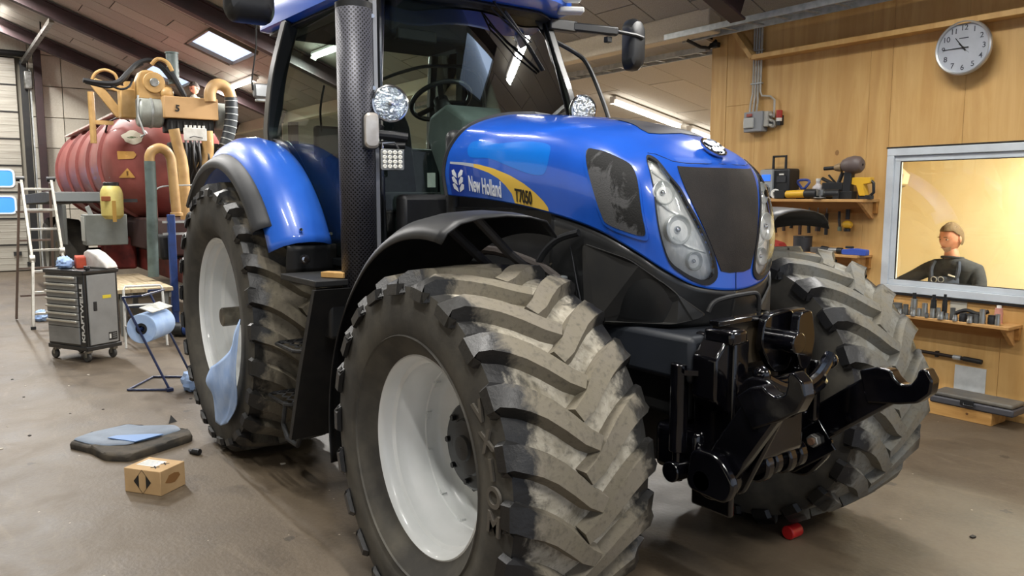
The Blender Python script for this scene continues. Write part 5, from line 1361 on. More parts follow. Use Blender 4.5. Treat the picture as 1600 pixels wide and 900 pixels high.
# descending tan pipes, U-bend with green-grey hose, blue jack
PIP = mat('tan_pipe_paint', '#b5935f', .5, 0, '#a27d4b', 5, coat=.2)
tp(MB().tube([(-9.4, .02, 2.72), (-9.4, .06, 2.5), (-9.38, .12, 2.15), (-9.36, .12, 1.35)], .075, 14, smooth=4), 'delivery_pipe', PIP)
tp(MB().cyl((-9.36, .12, 1.34), (-9.36, .12, 1.22), .10, n=20), 'pipe_flange', PIP, bev=.006)
tp(MB().tube([(-9.5, .50, 2.72), (-9.5, .50, 2.4), (-9.5, .40, 2.1), (-9.5, .36, 1.6)], .085, 14, smooth=4), 'delivery_pipe', PIP)
ub = tp(MB().tube([(-9.0, -.40, 2.20), (-9.0, -.40, 2.30), (-9.0, -.36, 2.38), (-9.0, -.27, 2.42), (-9.0, -.18, 2.38), (-9.0, -.13, 2.28), (-8.98, -.12, 2.1), (-8.95, -.10, 1.52)], .066, 14, smooth=5), 'u_bend_pipe', PIP)
tp(MB().cyl((-8.95, -.10, 1.54), (-8.95, -.10, 1.49), .085, n=20), 'pipe_flange', PIP, ub, bev=.006)
tp(MB().tube([(-9.0, -.40, 2.24), (-9.0, -.405, 1.6), (-9.0, -.42, 1.1), (-9.0, -.43, .66)], .072, 14, smooth=4), 'drop_hose', GHOSE)
wb_ = tp(MB().prism(rrect(.13, 2.56, .44, 2.74, .015), (-9.32, -9.28), plane='YZ'), 'white_manifold', PWHITE, bev=.006)
for q in range(5): tp(MB().cyl((-9.30, .165+.06*q, 2.73), (-9.30, .165+.06*q, 2.775), .018, n=8), 'manifold_port', PWHITE, wb_)
tp(MB().tube([(-9.27, .2, 2.60), (-9.27, .26, 2.62), (-9.27, .38, 2.60)], .006, 5), 'manifold_mark', INK, wb_)
for q in range(9):
    y = .2+.06*(q % 5); tp(MB().tube([(-9.5, y, 2.6), (-9.45+.03*(q % 3), y+.06*sin(q*2), 2.3), (-9.5, y-.05*cos(q), 2.0), (-9.55, y+.02, 1.6)], .018, 6, smooth=4), 'control_hose', mat('black_rubber_hose', '#15161a', .45))
tp(MB().box((-9.7, .35, 2.1), (.2, .7, .9)), 'pump_backplate', mat('soot_dark', '#1d1b1a', .8), bev=.02)
tp(MB().box((-9.35, .0, 1.05), (.5, .6, .35)), 'drawbar_gear', DARKV, bev=.04)
tp(MB().tube([(-9.0, -.38, 1.82), (-9.0, -.25, 1.9), (-9.0, .1, 1.92), (-9.0, .4, 1.92)], .012, 5, smooth=4), 'wire_tie', GALV)
jk = tp(MB().box((-8.62, -.25, .86), (.09, .09, 1.32)), 'parking_jack', DBLUE, bev=.008)
tp(MB().box((-8.62, -.25, .11), (.07, .07, .22)), 'jack_foot', DBLUE, jk)
tp(MB().box((-8.62, -.25, .012), (.2, .2, .024)), 'jack_plate', DBLUE, jk)
for z in (1.42, 1.26): tp(MB().bar((-8.62, -.36, z), (-8.62, -.06, z), .03, .03), 'jack_pin', GALV, jk)

# person working behind the tan housing
def head(mb_root, c, R, facing, skin, hairm, hair_k=1.0, beard=None, lookdown=0.0, scale=1.0):
    """head, one continuous mesh with nose, brow, chin, ears and neck stub; hair as child"""
    M = Matrix.Translation(c) @ Matrix.Rotation(facing, 4, 'Z') @ Matrix.Rotation(lookdown, 4, 'Y') @ Matrix.Scale(scale, 4)
    n, m = 32, 26; vs = []
    for j in range(m+1):
        ph = pi*j/m; z = -cos(ph)*.120
        for i in range(n):
            a = 2*pi*i/n; x, y = cos(a), sin(a); r = sin(ph)
            rx, ry = .098, .076
            if z < -.03: k = (z+.03)/-.09; rx *= 1-.26*k*(1 if x < 0 else .30); ry *= 1-.34*k
            px, py, pz = x*rx*r, y*ry*r, z
            if x > .2:
                g = lambda y0, z0, s1, s2: math.exp(-((py-y0)/s1)**2-((z-z0)/s2)**2)
                px += .026*g(0, -.022, .012, .020)+.012*g(0, .0, .010, .022)          # nose
                px += .006*g(.03, .022, .02, .008)+.006*g(-.03, .022, .02, .008)       # brow
                px -= .010*g(.030, .003, .015, .011)+.010*g(-.030, .003, .015, .011)   # eye sockets
                px += .007*g(0, -.060, .022, .008)-.004*g(0, -.066, .024, .004)        # lips
                px += .010*g(0, -.095, .02, .014)                                      # chin
            vs.append((px, py, pz))
    mb = MB().add(vs, [(j*n+i, j*n+(i+1) % n, (j+1)*n+(i+1) % n, (j+1)*n+i) for j in range(m) for i in range(n)])
    h = mb.xf(M).build('head', skin, mb_root, smooth=180)
    for s in (-1, 1):
        e = MB().sphere((0, 0, 0), .011, 12, 8, (1, 1.2, .55)).xf(M @ Matrix.Translation((.0775, s*.030, .003))); eo = e.build('eye', mat('eye_white', '#d8d4cc', .3), h)
        MB().sphere((0, 0, 0), .0058, 10, 6, (.7, 1, 1)).xf(M @ Matrix.Translation((.0865, s*.029, .003))).build('iris', mat('eye_dark', '#2b241f', .3), h)
        er = MB().sphere((0, 0, 0), .03, 12, 8, (.55, .35, 1.0)).xf(M @ Matrix.Translation((-.008, s*.078, -.005)) @ Matrix.Rotation(s*.3, 4, 'Z')); er.build('ear', skin, h)
        MB().bar((.094, s*.045, .022), (.100, s*.016, .025), .006, .005).xf(M).build('eyebrow', hairm, h)
    MB().tube([(.088, -.020, -.063), (.0985, 0, -.061), (.088, .020, -.063)], .0036, 6, smooth=3).xf(M).build('mouth', mat('lips', '#9c5f53', .6), h)
    # hair cap: displaced shell above the hair line
    hv = []; 
    for j in range(15):
        ph = (pi*.70)*j/14; z = cos(ph)*.127
        for i in range(n):
            a = 2*pi*i/n; x, y = cos(a), sin(a)
            lim = .070 if x > .45 else (.01 if x > .0 else -.075)
            lim = .068 if x > .55 else (.02+(x-.0)*.087 if x > 0 else -.06)
            zz = max(z, lim); r = sin(ph) if z >= lim else math.sqrt(max(0, 1-(lim/.127)**2))
            k = 1.07+.02*sin(9*a+4*j)*hair_k
            hv.append((x*.101*r*k-.004, y*.080*r*k, zz+.004+.006*hair_k*sin(5*a+j)))
    hm = MB().add(hv, [(j*n+i, j*n+(i+1) % n, (j+1)*n+(i+1) % n, (j+1)*n+i) for j in range(14) for i in range(n)]+[tuple(range(n))])
    hm.xf(M).build('hair', hairm, h, smooth=60)
    if beard:
        bp = []
        for j in range(6):
            z = -.060-.050*j/5
            for i in range(9):
                a = radians(-52+13*i); k = (z+.03)/-.09; rr = math.sqrt(max(.02, 1-(z/.12)**2))
                bp.append((cos(a)*.098*(1-.26*k*.3)*rr*1.0+.008+(.010 if abs(a) < .35 and z < -.085 else 0), sin(a)*.076*(1-.34*k)*rr*1.06, z))
        MB().grid([bp[j*9:(j+1)*9] for j in range(6)]).xf(M).build('beard', beard, h, smooth=180)
    return h
def skin_body(name, joints, edges, m, root, rootv=0, lv=2, par=None):
    me = bpy.data.meshes.new(name); me.from_pydata([j[0] for j in joints], edges, []); me.materials.append(m)
    o = bpy.data.objects.new(name, me); COL.objects.link(o); o.parent = root
    md = o.modifiers.new('skin', 'SKIN'); md.use_smooth_shade = True
    for i, j in enumerate(joints):
        r = j[1]; me.skin_vertices[0].data[i].radius = r if isinstance(r, tuple) else (r, r)
    me.skin_vertices[0].data[rootv].use_root = True
    s = o.modifiers.new('sub', 'SUBSURF'); s.levels = lv; s.render_levels = lv
    return o
def hand(par, wrist, direc, palm_n, m, curl=.5, thumb=1, s=1.0):
    """palm and five bent fingers, skinned chains rooted in the palm"""
    d = Vector(direc).normalized(); nn = Vector(palm_n).normalized(); sd = d.cross(nn).normalized()*thumb
    W = Vector(wrist)
    P = [(tuple(W), .024*s), (tuple(W+d*.045*s), (.034*s, .018*s)), (tuple(W+d*.085*s), (.038*s, .016*s))]
    palm = skin_body('palm', P, [(0, 1), (1, 2)], m, par)
    for q, (off, L) in enumerate(((-.030, .058), (-.010, .075), (.010, .082), (.030, .074))):
        b = W+d*.075*s+sd*off*s; pts = [b]; dd = Vector(d)
        for k, f in enumerate((.38, .34, .28)):
            dd = (dd*cos(curl*.9)+nn*sin(curl*.9)).normalized() if k else (dd*cos(curl*.5)+nn*sin(curl*.5)).normalized()
            pts.append(pts[-1]+dd*L*f*s*1.25)
        skin_body('finger', [(tuple(p), r*s) for p, r in zip(pts, (.0100, .0092, .0086, .0074))], [(0, 1), (1, 2), (2, 3)], m, par)
    b = W+d*.022*s+sd*.026*s; t1 = b+(d*.55+sd*.75+nn*.25).normalized()*.042*s; t2 = t1+(d*.85+sd*.30+nn*.35).normalized()*.034*s
    skin_body('thumb', [(tuple(b), .012*s), (tuple(t1), .0105*s), (tuple(t2), .0088*s)], [(0, 1), (1, 2)], m, par)
    return palm
SKIN = mat('skin_ruddy', '#c48a70', .55, 0, '#b6775d', 9)
HAIRB = mat('short_brown_hair', '#6f5233', .8, 0, '#7f6343', 40, bmp=.5, bs=120)
HAIRD = mat('dark_hair', '#2a211c', .8, 0, '#382c24', 40, bmp=.5, bs=120)
P2 = Vector((-13.9, 1.45, 0))
pr2 = thing('person', 'man with short dark hair bending behind the tan pump housing of the tank trailer', 'person', (P2.x, P2.y, 2.40))
G2 = mat('pale_grey_top', '#a9a79a', .85, 0, '#94927f', 8)
bj = [((0, 0, .86), (.15, .12)), ((0, 0, 1.05), (.16, .115)), ((.08, -.02, 1.20), (.17, .11)), ((.13, -.03, 1.30), (.07, .07)), ((.15, -.04, 1.36), (.05, .05)),
      ((.08, .17, 1.22), .06), ((.26, .24, 1.05), .045), ((.42, .14, 1.12), .034), ((.08, -.20, 1.20), .06), ((.28, -.24, 1.02), .045), ((.44, -.12, 1.10), .034),
      ((0, .10, .80), .09), ((.03, .12, .45), .07), ((0, .12, .08), .05), ((0, -.10, .80), .09), ((.03, -.12, .45), .07), ((0, -.12, .08), .05), ((.14, .12, .04), .04), ((.14, -.12, .04), .04)]
be = [(0, 1), (1, 2), (2, 3), (3, 4), (2, 5), (5, 6), (6, 7), (2, 8), (8, 9), (9, 10), (0, 11), (11, 12), (12, 13), (13, 17), (0, 14), (14, 15), (15, 16), (16, 18)]
skin_body('body', bj, be, G2, pr2)
head(pr2, Vector((.20, -.03, 1.47)), .11, radians(-60), SKIN, HAIRD, .6, None, .45)
hand(pr2, (.42, .14, 1.12), (1, -.2, 0), (0, 0, -1), SKIN, .5, 1)
hand(pr2, (.44, -.12, 1.10), (1, .2, 0), (0, 0, -1), SKIN, .5, -1)
tp(MB().box((-13.9, 1.62, 2.37), (.9, .62, .04)), 'service_platform', GALV)
tp(MB().box((-13.9, 1.4, 2.0), (.1, .1, .74)), 'platform_post', GALV)

# ------------------------------------------------------------------ low wooden bench under the hose
BN = Vector((-9.1, -.665, 0))
bench = thing('low_bench', 'low bench with worn pale plank top behind the tool trolley', 'bench', BN)
for q in range(4): MB().box((-.1, -.30+.168*q, .575), (2.2, .163, .05), None).build('bench_plank', mat('worn_pale_plank', '#b9a88b', .75, 0, '#9c8b6d', 4, stretch=(.5, 5, 5)), bench, smooth=0, bev=.004)
for x in (-1.1, .9):
    for y in (-.30, .20): MB().box((x, y, .275), (.07, .07, .55)).build('bench_leg', mat('grey_steel_leg', '#6f716e', .6), bench, smooth=0)
MB().box((-.1, .255, .51), (2.1, .03, .08)).build('bench_rail', mat('grey_steel_leg', '#6f716e', .6), bench, smooth=0)
MB().box((-.1, -.32, .51), (2.1, .03, .08)).build('bench_rail', mat('grey_steel_leg', '#6f716e', .6), bench, smooth=0)

# ------------------------------------------------------------------ ladder
lad = thing('folding_ladder', 'silver aluminium folding ladder standing beside the sectional door', 'ladder', (-9.7, -1.75, 0))
def lp(mb, name, m=ALU, par=lad, **k):
    mb.v = [(a+9.7, b+1.75, c) for a, b, c in mb.v]; return mb.build(name, m, par, **k)
LT, LM, LB = (-10.0, -1.84, 1.99), (-9.62, -1.80, .88), (-9.44, -1.86, .02)
RT, RM, RB = (-10.0, -1.485, 1.99), (-9.66, -1.44, .98), (-9.44, -1.43, .02)
lp(MB().bar(LT, LM, .035, .06, (1, 0, 0)), 'rail', bev=.004); lp(MB().bar(LM, LB, .035, .06, (1, 0, 0)), 'rail', bev=.004)
lp(MB().bar(RT, RM, .035, .06, (1, 0, 0)), 'rail', bev=.004); lp(MB().bar(RM, RB, .035, .06, (1, 0, 0)), 'rail', bev=.004)
def lerp(a, b, t): return tuple(a[i]+(b[i]-a[i])*t for i in range(3))
for z in (1.86, 1.58, 1.32, 1.04, .76, .48, .2):
    a = lerp(LT, LM, (1.99-z)/1.11) if z > .88 else lerp(LM, LB, (.88-z)/.86); b = lerp(RT, RM, (1.99-z)/1.01) if z > .98 else lerp(RM, RB, (.98-z)/.96)
    lp(MB().bar(a, b, .032, .032, (1, 0, 0)), 'rung', bev=.004)
lp(MB().cyl((-9.64, -1.83, .93), (-9.64, -1.77, .93), .05, n=16), 'hinge'); lp(MB().cyl((-9.68, -1.47, 1.02), (-9.68, -1.41, 1.02), .05, n=16), 'hinge')
BR = mat('brown_back_rail', '#6b5a50', .6)
for (t_, b_2) in (((-10.02, -1.86, 1.95), (-10.52, -1.98, .02)), ((-10.02, -1.50, 1.95), (-10.52, -1.50, .02))):
    lp(MB().bar(t_, b_2, .03, .055, (1, 0, 0)), 'back_rail', BR, bev=.004)
for z in (.35, .75, 1.15, 1.55): lp(MB().bar((-10.02-.5*(1.95-z)/1.93, -1.92, z), (-10.02-.5*(1.95-z)/1.93, -1.49, z), .028, .028, (1, 0, 0)), 'back_rung', BR)
for p in (LB, RB): lp(MB().box((p[0], p[1], .015), (.06, .06, .05)), 'rubber_foot', BLACKP)
lp(MB().cyl((-10.0, -1.90, 2.0), (-10.0, -1.80, 2.0), .035, n=12), 'top_cap', BLACKP); lp(MB().cyl((-10.0, -1.54, 2.0), (-10.0, -1.44, 2.0), .035, n=12), 'top_cap', BLACKP)

# ------------------------------------------------------------------ tool trolley
tc_ = thing('tool_trolley', 'black and grey tool trolley with seven drawers and castor wheels', 'tool cabinet', (-6.972, -1.561, 0), radians(28))
CW, CD = .63, .40
TBK = mat('trolley_black', '#17181a', .4, 0, '#1e1f21', 6, coat=.2); TGR = mat('trolley_grey', '#8c8d8c', .45, .1, '#818281', 5)
MB().box((0, 0, .55), (CW, CD, .80)).build('carcass', TBK, tc_, bev=.01)
MB().box((0, 0, .965), (CW+.03, CD+.03, .045)).build('top_tray', TBK, tc_, bev=.012)
MB().box((0, 0, .15), (CW+.02, CD+.02, .05)).build('plinth', TBK, tc_, bev=.01)
HND = mat('drawer_handle_silver', '#cfcdc4', .3, .6)
zt = .925
for q in range(7):
    h = .078
    d = MB().box((-.035, -CD/2-.006, zt-h/2-.002), (.50, .014, h-.008)).build('drawer', TGR, tc_, bev=.003)
    MB().box((-.035, -CD/2-.026, zt-.018), (.50, .03, .024)).build('drawer_handle', HND, d, bev=.006)
    zt -= h
MB().box((-.035, -CD/2-.006, (zt+.19)/2), (.50, .014, zt-.20)).build('drawer', TGR, tc_, bev=.003, label='plain deep bottom drawer')
dr_ = MB().box((CW/2+.006, 0, .56), (.014, .335, .75)).build('side_door', TGR, tc_, bev=.006)
MB().box((CW/2+.014, -.09, .60), (.01, .04, .10)).build('door_latch', BLACKP, dr_, bev=.004)
MB().box((CW/2+.015, .05, .69), (.003, .10, .035)).build('yellow_sticker', mat('yellow_sticker', '#d8c33a', .5), dr_, smooth=0)
ss = MB().box((CW/2+.015, .10, .255), (.003, .10, .085)).build('black_sticker', INK, dr_, smooth=0)
MB().box((CW/2+.0175, .065, .255), (.002, .022, .05)).build('sticker_mark', PWHITE, ss, smooth=0)
for q in range(3): MB().box((CW/2+.0175, .118, .235+.022*q), (.002, .045, .008)).build('sticker_line', mat('mark_grey', '#7b7b78', .6), ss, smooth=0)
lettering('trolley_lettering', 'KRAFTWELLE', .062, frameM((CW/2-.042, -CD/2-.004, .53), (0, 0, 1), (-1, 0, 0)), mat('white_letter', '#dcdcd8', .5), tc_, .003, .0015, .62)
lettering('drawer_mark', 'TOOLS', .018, frameM((.12, -CD/2-.0145, .235), (1, 0, 0), (0, 0, 1)), INK, tc_, .001) if False else None
for x in (-CW/2+.05, CW/2-.05):
    for y in (-CD/2+.05, CD/2-.05):
        c = MB().box((x, y, .112), (.05, .05, .03)).build('castor_bracket', STEEL, tc_)
        MB().box((x-.02, y, .08), (.035, .05, .06)).build('castor_fork', STEEL, c)
        MB().cyl((x-.025, y-.017, .052), (x-.025, y+.017, .052), .052, n=22).build('castor_wheel', mat('castor_tyre', '#3c3b39', .6), c, bev=.006)
def crumple(name, loc, r, m, seed, sc=(1, 1, .6), n=18, mm=12, amp=.28):
    rnd = random.Random(seed); mb = MB().sphere((0, 0, r*sc[2]*.85), r, n, mm, sc)
    fr = [(rnd.uniform(3, 9)/r*.12, rnd.uniform(0, 6), Vector([rnd.uniform(-1, 1) for _ in range(3)]).normalized()) for _ in range(9)]
    out = []
    for v in mb.v:
        p = Vector(v); c = Vector((0, 0, r*sc[2]*.85)); d = p-c
        k = 1+amp*sum(abs(sin(f*8*d.dot(ax)/r*.5+ph))-.5 for f, ph, ax in [(min(f, 3), ph, ax) for f, ph, ax in fr])/3
        q = c+d*k; out.append((q.x, q.y, max(q.z, .001)))
    mb.v = out; o = mb.build(name, m, smooth=20); o.location = loc; return o
ctr = Matrix.Rotation(radians(28), 3, 'Z')
def ontop(x, y): v = ctr @ Vector((x, y, 0)); return (-6.972+v.x, -1.561+v.y, .989)
tag(crumple('paper_towel', ontop(-.14, -.08), .085, PAPER, 3, (1.5, .9, .75)), 'crumpled blue paper towel on top of the tool trolley', 'paper towel', 'crumpled blue paper')
rb = rounded([(-.09, 0), (.10, 0), (.06, .12), (-.05, .14)], .02)
tag(MB().prism(rb, (-.05, .05)).build('red_pouch', mat('orange_red_cloth', '#b4472c', .8, 0, '#9c3a24', 7), bev=.012, seg=3), 'orange-red pouch on the tool trolley between towel and bag', 'pouch', None, ontop(.0, .0))
bg = MB(); 
bgp = [(-.06, .0), (.30, .0), (.26, .06), (.12, .16), (.02, .20), (-.04, .17)]
bgo = MB().prism(bgp, (-.08, .08)); bgo = bgo.build('plastic_bag', mat('white_plastic_bag', '#dfddd8', .35, 0, '#c9c2bb', 12, coat=.4, bmp=.4, bs=25), bev=.02, seg=3)
tag(bgo, 'crumpled white plastic bag on the right of the trolley top', 'bag', None, ontop(.05, .11)); bgo.rotation_euler = (0, 0, radians(32))
tag(MB().box((0, 0, .02), (.07, .05, .04)).cyl((.05, 0, .02), (.09, 0, .02), .018, n=10).build('small_gadget', BLACKP, bev=.006), 'small black gadget at the far corner of the trolley top', 'tool', None, ontop(.27, -.12))

# ------------------------------------------------------------------ step stool
st = thing('step_stool', 'white framed folding step stool with dark treads behind the paper roll', 'step stool', (-7.45, -.86, 0), radians(-8))
FW = mat('white_tube_frame', '#cfd0cc', .4, .2)
for y in (-.21, .21):
    MB().tube([(.22, y*1.05, .0), (.0, y, .66)], .014, 8).build('front_leg', FW, st)
    MB().tube([(-.28, y*1.05, .0), (.0, y, .66)], .012, 8).build('rear_leg', FW, st)
MB().tube([(.0, -.21, .66), (-.02, -.19, .70), (-.02, .19, .70), (.0, .21, .66)], .014, 8).build('top_bar', FW, st)
MB().box((.02, 0, .47), (.20, .38, .025)).build('tread', mat('navy_tread', '#222a3a', .6), st, bev=.004)
MB().box((.15, 0, .24), (.18, .40, .025)).build('tread', mat('navy_tread', '#222a3a', .6), st, bev=.004)
MB().tube([(.13, -.22, .255), (.24, -.20, .262), (.24, .20, .262), (.13, .22, .255)], .010, 6).build('tread_frame', FW, st)
MB().tube([(.0, -.21, .49), (.12, -.20, .49), (.12, .20, .49), (.0, .21, .49)], .010, 6).build('tread_frame', FW, st)

# ------------------------------------------------------------------ paper roll stand
Bv = Vector((-4.83, -1.17, 0)); e1 = Vector((-.818, .576, 0)); e2 = Vector((-.58, -.81, 0)).normalized()
ps = thing('paper_roll_stand', 'dark blue tubular floor stand for the big blue paper roll', 'stand', Bv)
def q3(a, b, z): v = e1*a+e2*b; return (v.x, v.y, z)
W_ = .52; D_ = .38
for a in (0, W_):
    MB().tube([q3(a, 0, .012), q3(a, D_, .86)], .011, 8).build('leg', NAVY, ps)
    MB().tube([q3(a, 0, .012), q3(a, D_, .012)], .011, 8).build('base_bar', NAVY, ps) 
MB().tube([q3(0, D_, .012), q3(W_, D_, .012)], .010, 8).build('base_bar', NAVY, ps)
MB().tube([q3(0, D_, .86), q3(.02, D_-.16, .87), q3(W_-.02, D_-.16, .87), q3(W_, D_, .86)], .010, 8).build('top_handle', NAVY, ps)
MB().box(q3(W_/2, D_*.52, .735), (.42, .13, .012), Matrix.Rotation(math.atan2(e1.y, e1.x), 3, 'Z') @ Matrix.Rotation(.35, 3, 'X')).build('tear_cover', mat('white_scuffed_sheet', '#d5d6d2', .5, 0, '#97988f', 14), ps, bev=.004)
MB().tube([q3(-.01, D_*.655, .565), q3(W_+.01, D_*.655, .565)], .014, 8).build('axle', NAVY, ps)
MB().box(q3(0, 0, .015), (.06, .06, .03)).build('foot_pad', NAVY, ps, bev=.005)
rc = Vector(q3(.05, D_*.655, .565))+Bv
rl_ = thing('paper_roll', 'big roll of blue paper towel held in the tubular stand', 'paper roll', rc)
L_ = e1*.42
prf = [(.03, 0), (.13, 0), (.135, .004), (.135, .416), (.13, .42), (.03, .42)]
Mq = e1.to_track_quat('Z', 'Y').to_matrix().to_4x4()
MB().lathe(prf, n=44).xf(Mq).build('roll_body', mat('blue_roll_paper', '#b4cdf0', .9, 0, '#a2bfea', 10), rl_)
MB().lathe([(.052, -.004), (.052, .0), (.03, -.004), (.024, .03)], n=24).xf(Mq).build('roll_plug', BLACKP, rl_)
# crumpled papers
tag(crumple('paper_towel', (-4.74, -.97, 0), .115, PAPER, 11, (1.15, .9, .85)), 'crumpled blue paper towel on the floor beside the rear wheel', 'paper towel', 'crumpled blue paper')
tag(crumple('paper_towel', (-10.25, -1.70, 0), .10, PAPER, 5, (1.3, .8, .8)), 'small crumpled blue paper on the floor at the ladder foot', 'paper towel', 'crumpled blue paper')
# dark pipe section on the floor behind the stand
du = thing('pipe_coupling', 'dark blue and black round coupling lying on the floor behind the stand', 'coupling', (-7.7, -.35, 0))
MB().cyl((-.12, -.1, .09), (.0, .0, .09), .088, n=24).build('rubber_ring', BLACKP, du, bev=.012)
MB().cyl((.0, .0, .09), (.14, .12, .09), .075, n=24).build('blue_body', DBLUE, du, bev=.01)

# ------------------------------------------------------------------ mat, glove and cardboard box on the floor
mt = thing('work_mat', 'thick dark mat with a grey-blue cloth cover lying on the floor', 'mat', (-3.35, -1.78, 0))
mp_ = [(-3.50, -2.13), (-3.28, -2.02), (-3.06, -1.97), (-2.94, -1.84), (-3.05, -1.60), (-3.16, -1.38), (-3.34, -1.36), (-3.60, -1.62), (-3.74, -1.70), (-3.64, -1.98)]
mp2 = [(a+3.35, b+1.78) for a, b in rounded(mp_, .04, 3)]
n = len(mp2); mb = MB(); rnd = random.Random(4)
for z, k in ((0.002, 1), (.028, 1.01), (.050, .985)): mb.v += [(a*k, b*k, z+(rnd.uniform(-.006, .006) if z > .045 else 0)) for a, b in mp2]
for q in range(2): mb.f += [(q*n+i, q*n+(i+1) % n, (q+1)*n+(i+1) % n, (q+1)*n+i) for i in range(n)]
mb.f += [tuple(range(2*n, 3*n))]
MATD = mat('dirty_black_padding', '#2a2722', .85, 0, '#4a4236', 9, bmp=.3)
mb.build('padding', MATD, mt, bev=.01)
top = [(-3.52, -2.10), (-3.36, -2.02), (-3.24, -1.94), (-3.16, -1.80), (-3.22, -1.60), (-3.32, -1.42), (-3.44, -1.42), (-3.60, -1.64), (-3.71, -1.71), (-3.62, -1.97)]
tp2 = [(a+3.35, b+1.78) for a, b in rounded(top, .03, 3)]; n = len(tp2); mb = MB()
cx = sum(a for a, b in tp2)/n; cy = sum(b for a, b in tp2)/n
for k, z in ((1, .052), (.97, .060), (.6, .064)): mb.v += [(cx+(a-cx)*k, cy+(b-cy)*k, z+.004*sin(7*a+9*b)) for a, b in tp2]
mb.v.append((cx, cy, .064))
for q in range(2): mb.f += [(q*n+i, q*n+(i+1) % n, (q+1)*n+(i+1) % n, (q+1)*n+i) for i in range(n)]
mb.f += [(2*n+i, 2*n+(i+1) % n, 3*n) for i in range(n)]
mb.build('cloth_cover', mat('grey_blue_cloth', '#6f7c8c', .6, 0, '#5d6978', 5, bmp=.2), mt, smooth=60)
MB().prism([(-.02, -.12), (.19, .02), (.12, .22), (.06, .14), (-.04, -.06)], (.066, .071), plane='XY').build('cloth_fold', mat('bright_blue_cloth', '#6d8fc0', .5), mt, smooth=0)
tag(MB().cyl((0, 0, .022), (.05, .03, .022), .022, n=16).box((-.03, -.01, .015), (.05, .02, .02)).build('dust_cap', BLACKP, bev=.004), 'small black cap lying right of the mat on the floor', 'cap', None, (-2.86, -1.45, 0))
tag(MB().add([(0, 0, 0), (.07, -.02, 0), (.04, .05, 0), (.02, .01, .055)], [(0, 1, 3), (1, 2, 3), (2, 0, 3), (0, 2, 1)]).build('broken_piece', BLACKM, smooth=0), 'small pointed black fragment on the floor behind the mat', 'fragment', None, (-3.80, -1.40, 0))
P0 = Vector((-2.38, -1.96, 0)); P1 = Vector((-2.167, -1.803, 0)); P2_ = Vector((-2.29, -1.637, 0))
cb = thing('cardboard_box', 'small closed brown cardboard box on the floor in front of the mat', 'box', (P0+P2_)/2+Vector((0, 0, 0)), math.atan2((P1-P0).y, (P1-P0).x))
a_, b_ = .265, .205
MB().box((0, 0, .075), (a_, b_, .148)).build('carton', CARD, cb, bev=.003)
MB().box((0, 0, .1502), (.022, b_-.004, .001)).build('flap_tape', mat('kraft_tape', '#a97f4c', .4), cb, smooth=0) if False else None
MB().box((-.03, .01, .1498), (.14, .10, .0012)).build('shipping_label', PWHITE, cb, smooth=0)
for x, y in ((.055, .025), (.045, -.045)): 
    for r_ in (.6, -.7): MB().box((x, y, .1502), (.05, .008, .0012), r_).build('ink_mark', INK, cb, smooth=0)
for q in range(4): MB().box((-.04, .04-.02*q, .1508), (.10, .003, .0006)).build('label_line', mat('print_grey', '#8a8a88', .7), cb, smooth=0)
y0 = -b_/2-.0008
dia = [(-.062, 0), (0, .072), (.062, 0), (0, -.072)]
ol = MB(); 
for i in range(4):
    a, b = dia[i], dia[(i+1) % 4]; ol.bar((a[0], y0, .075+a[1]), (b[0], y0, .075+b[1]), .0012, .0018, (0, 1, 0))
ol.build('diamond_outline', INK, cb, smooth=0)
for s in (-1, 1): MB().prism([(s*.060, 0), (s*.026, .040), (s*.026, -.040)], (y0-.0006, y0+.0004), (0, 0, .075)).build('black_triangle', INK, cb, smooth=0)
MB().prism([(a*.06+.0, .08+b*.03) for a, b in [(cos(t_*.7)*(1+.3*sin(3*t_)), sin(t_*.7)) for t_ in range(9)]], (a_/2-.0002, a_/2+.0008), plane='YZ').build('brown_stain', mat('carton_stain', '#8b6236', .85), cb, smooth=0)
# small debris scattered on the floor
rnd = random.Random(9)
for i in range(34):
    if i < 22: x, y = rnd.uniform(-6.5, -2.2), rnd.uniform(-2.6, -1.0)
    else: x, y = rnd.uniform(-1.5, 1.2), rnd.uniform(-2.2, 2.6)
    s = rnd.uniform(.006, .016)
    if abs(x) < 1.0 and .6 < abs(y) < 1.4: continue
    if (abs(x+4.95) < .5 and abs(y+1.1) < .6) or (abs(x+3.4) < .6 and abs(y+1.75) < .5): continue
    pts = [(s*cos(a)*rnd.uniform(.6, 1.4), s*sin(a)*rnd.uniform(.6, 1.4)) for a in [2*pi*k/6 for k in range(6)]]
    o = MB().prism(pts, (0, s*.5), plane='XY').build('debris_chip', mat('pale_chip', '#b8b0a2', .8) if i % 2 else mat('dark_chip', '#231f1a', .8), smooth=0)
    tag(o, 'small pale chip of dried mud on the concrete floor' if i % 2 else 'small dark crumb of dirt on the concrete floor', 'debris', 'pale chips on the floor' if i % 2 else 'dark crumbs on the floor', (x, y, 0))
fl = MB().prism([(0, 0), (.07, .01), (.16, .06), (.10, .10), (.02, .06)], (0, .006), plane='XY')
tag(fl.build('dried_flake', mat('pale_flake', '#c6bfae', .8), smooth=0), 'pale flake of dried mud in front of the front linkage', 'flake', None, (.95, -.15, 0))
tag(MB().prism([(0, 0), (.12, .02), (.10, .06), (-.02, .05)], (0, .004), plane='XY').build('paper_scrap', PWHITE, smooth=0), 'white paper scrap on the floor near the plywood wall', 'scrap', None, (-.62, 3.35, 0))
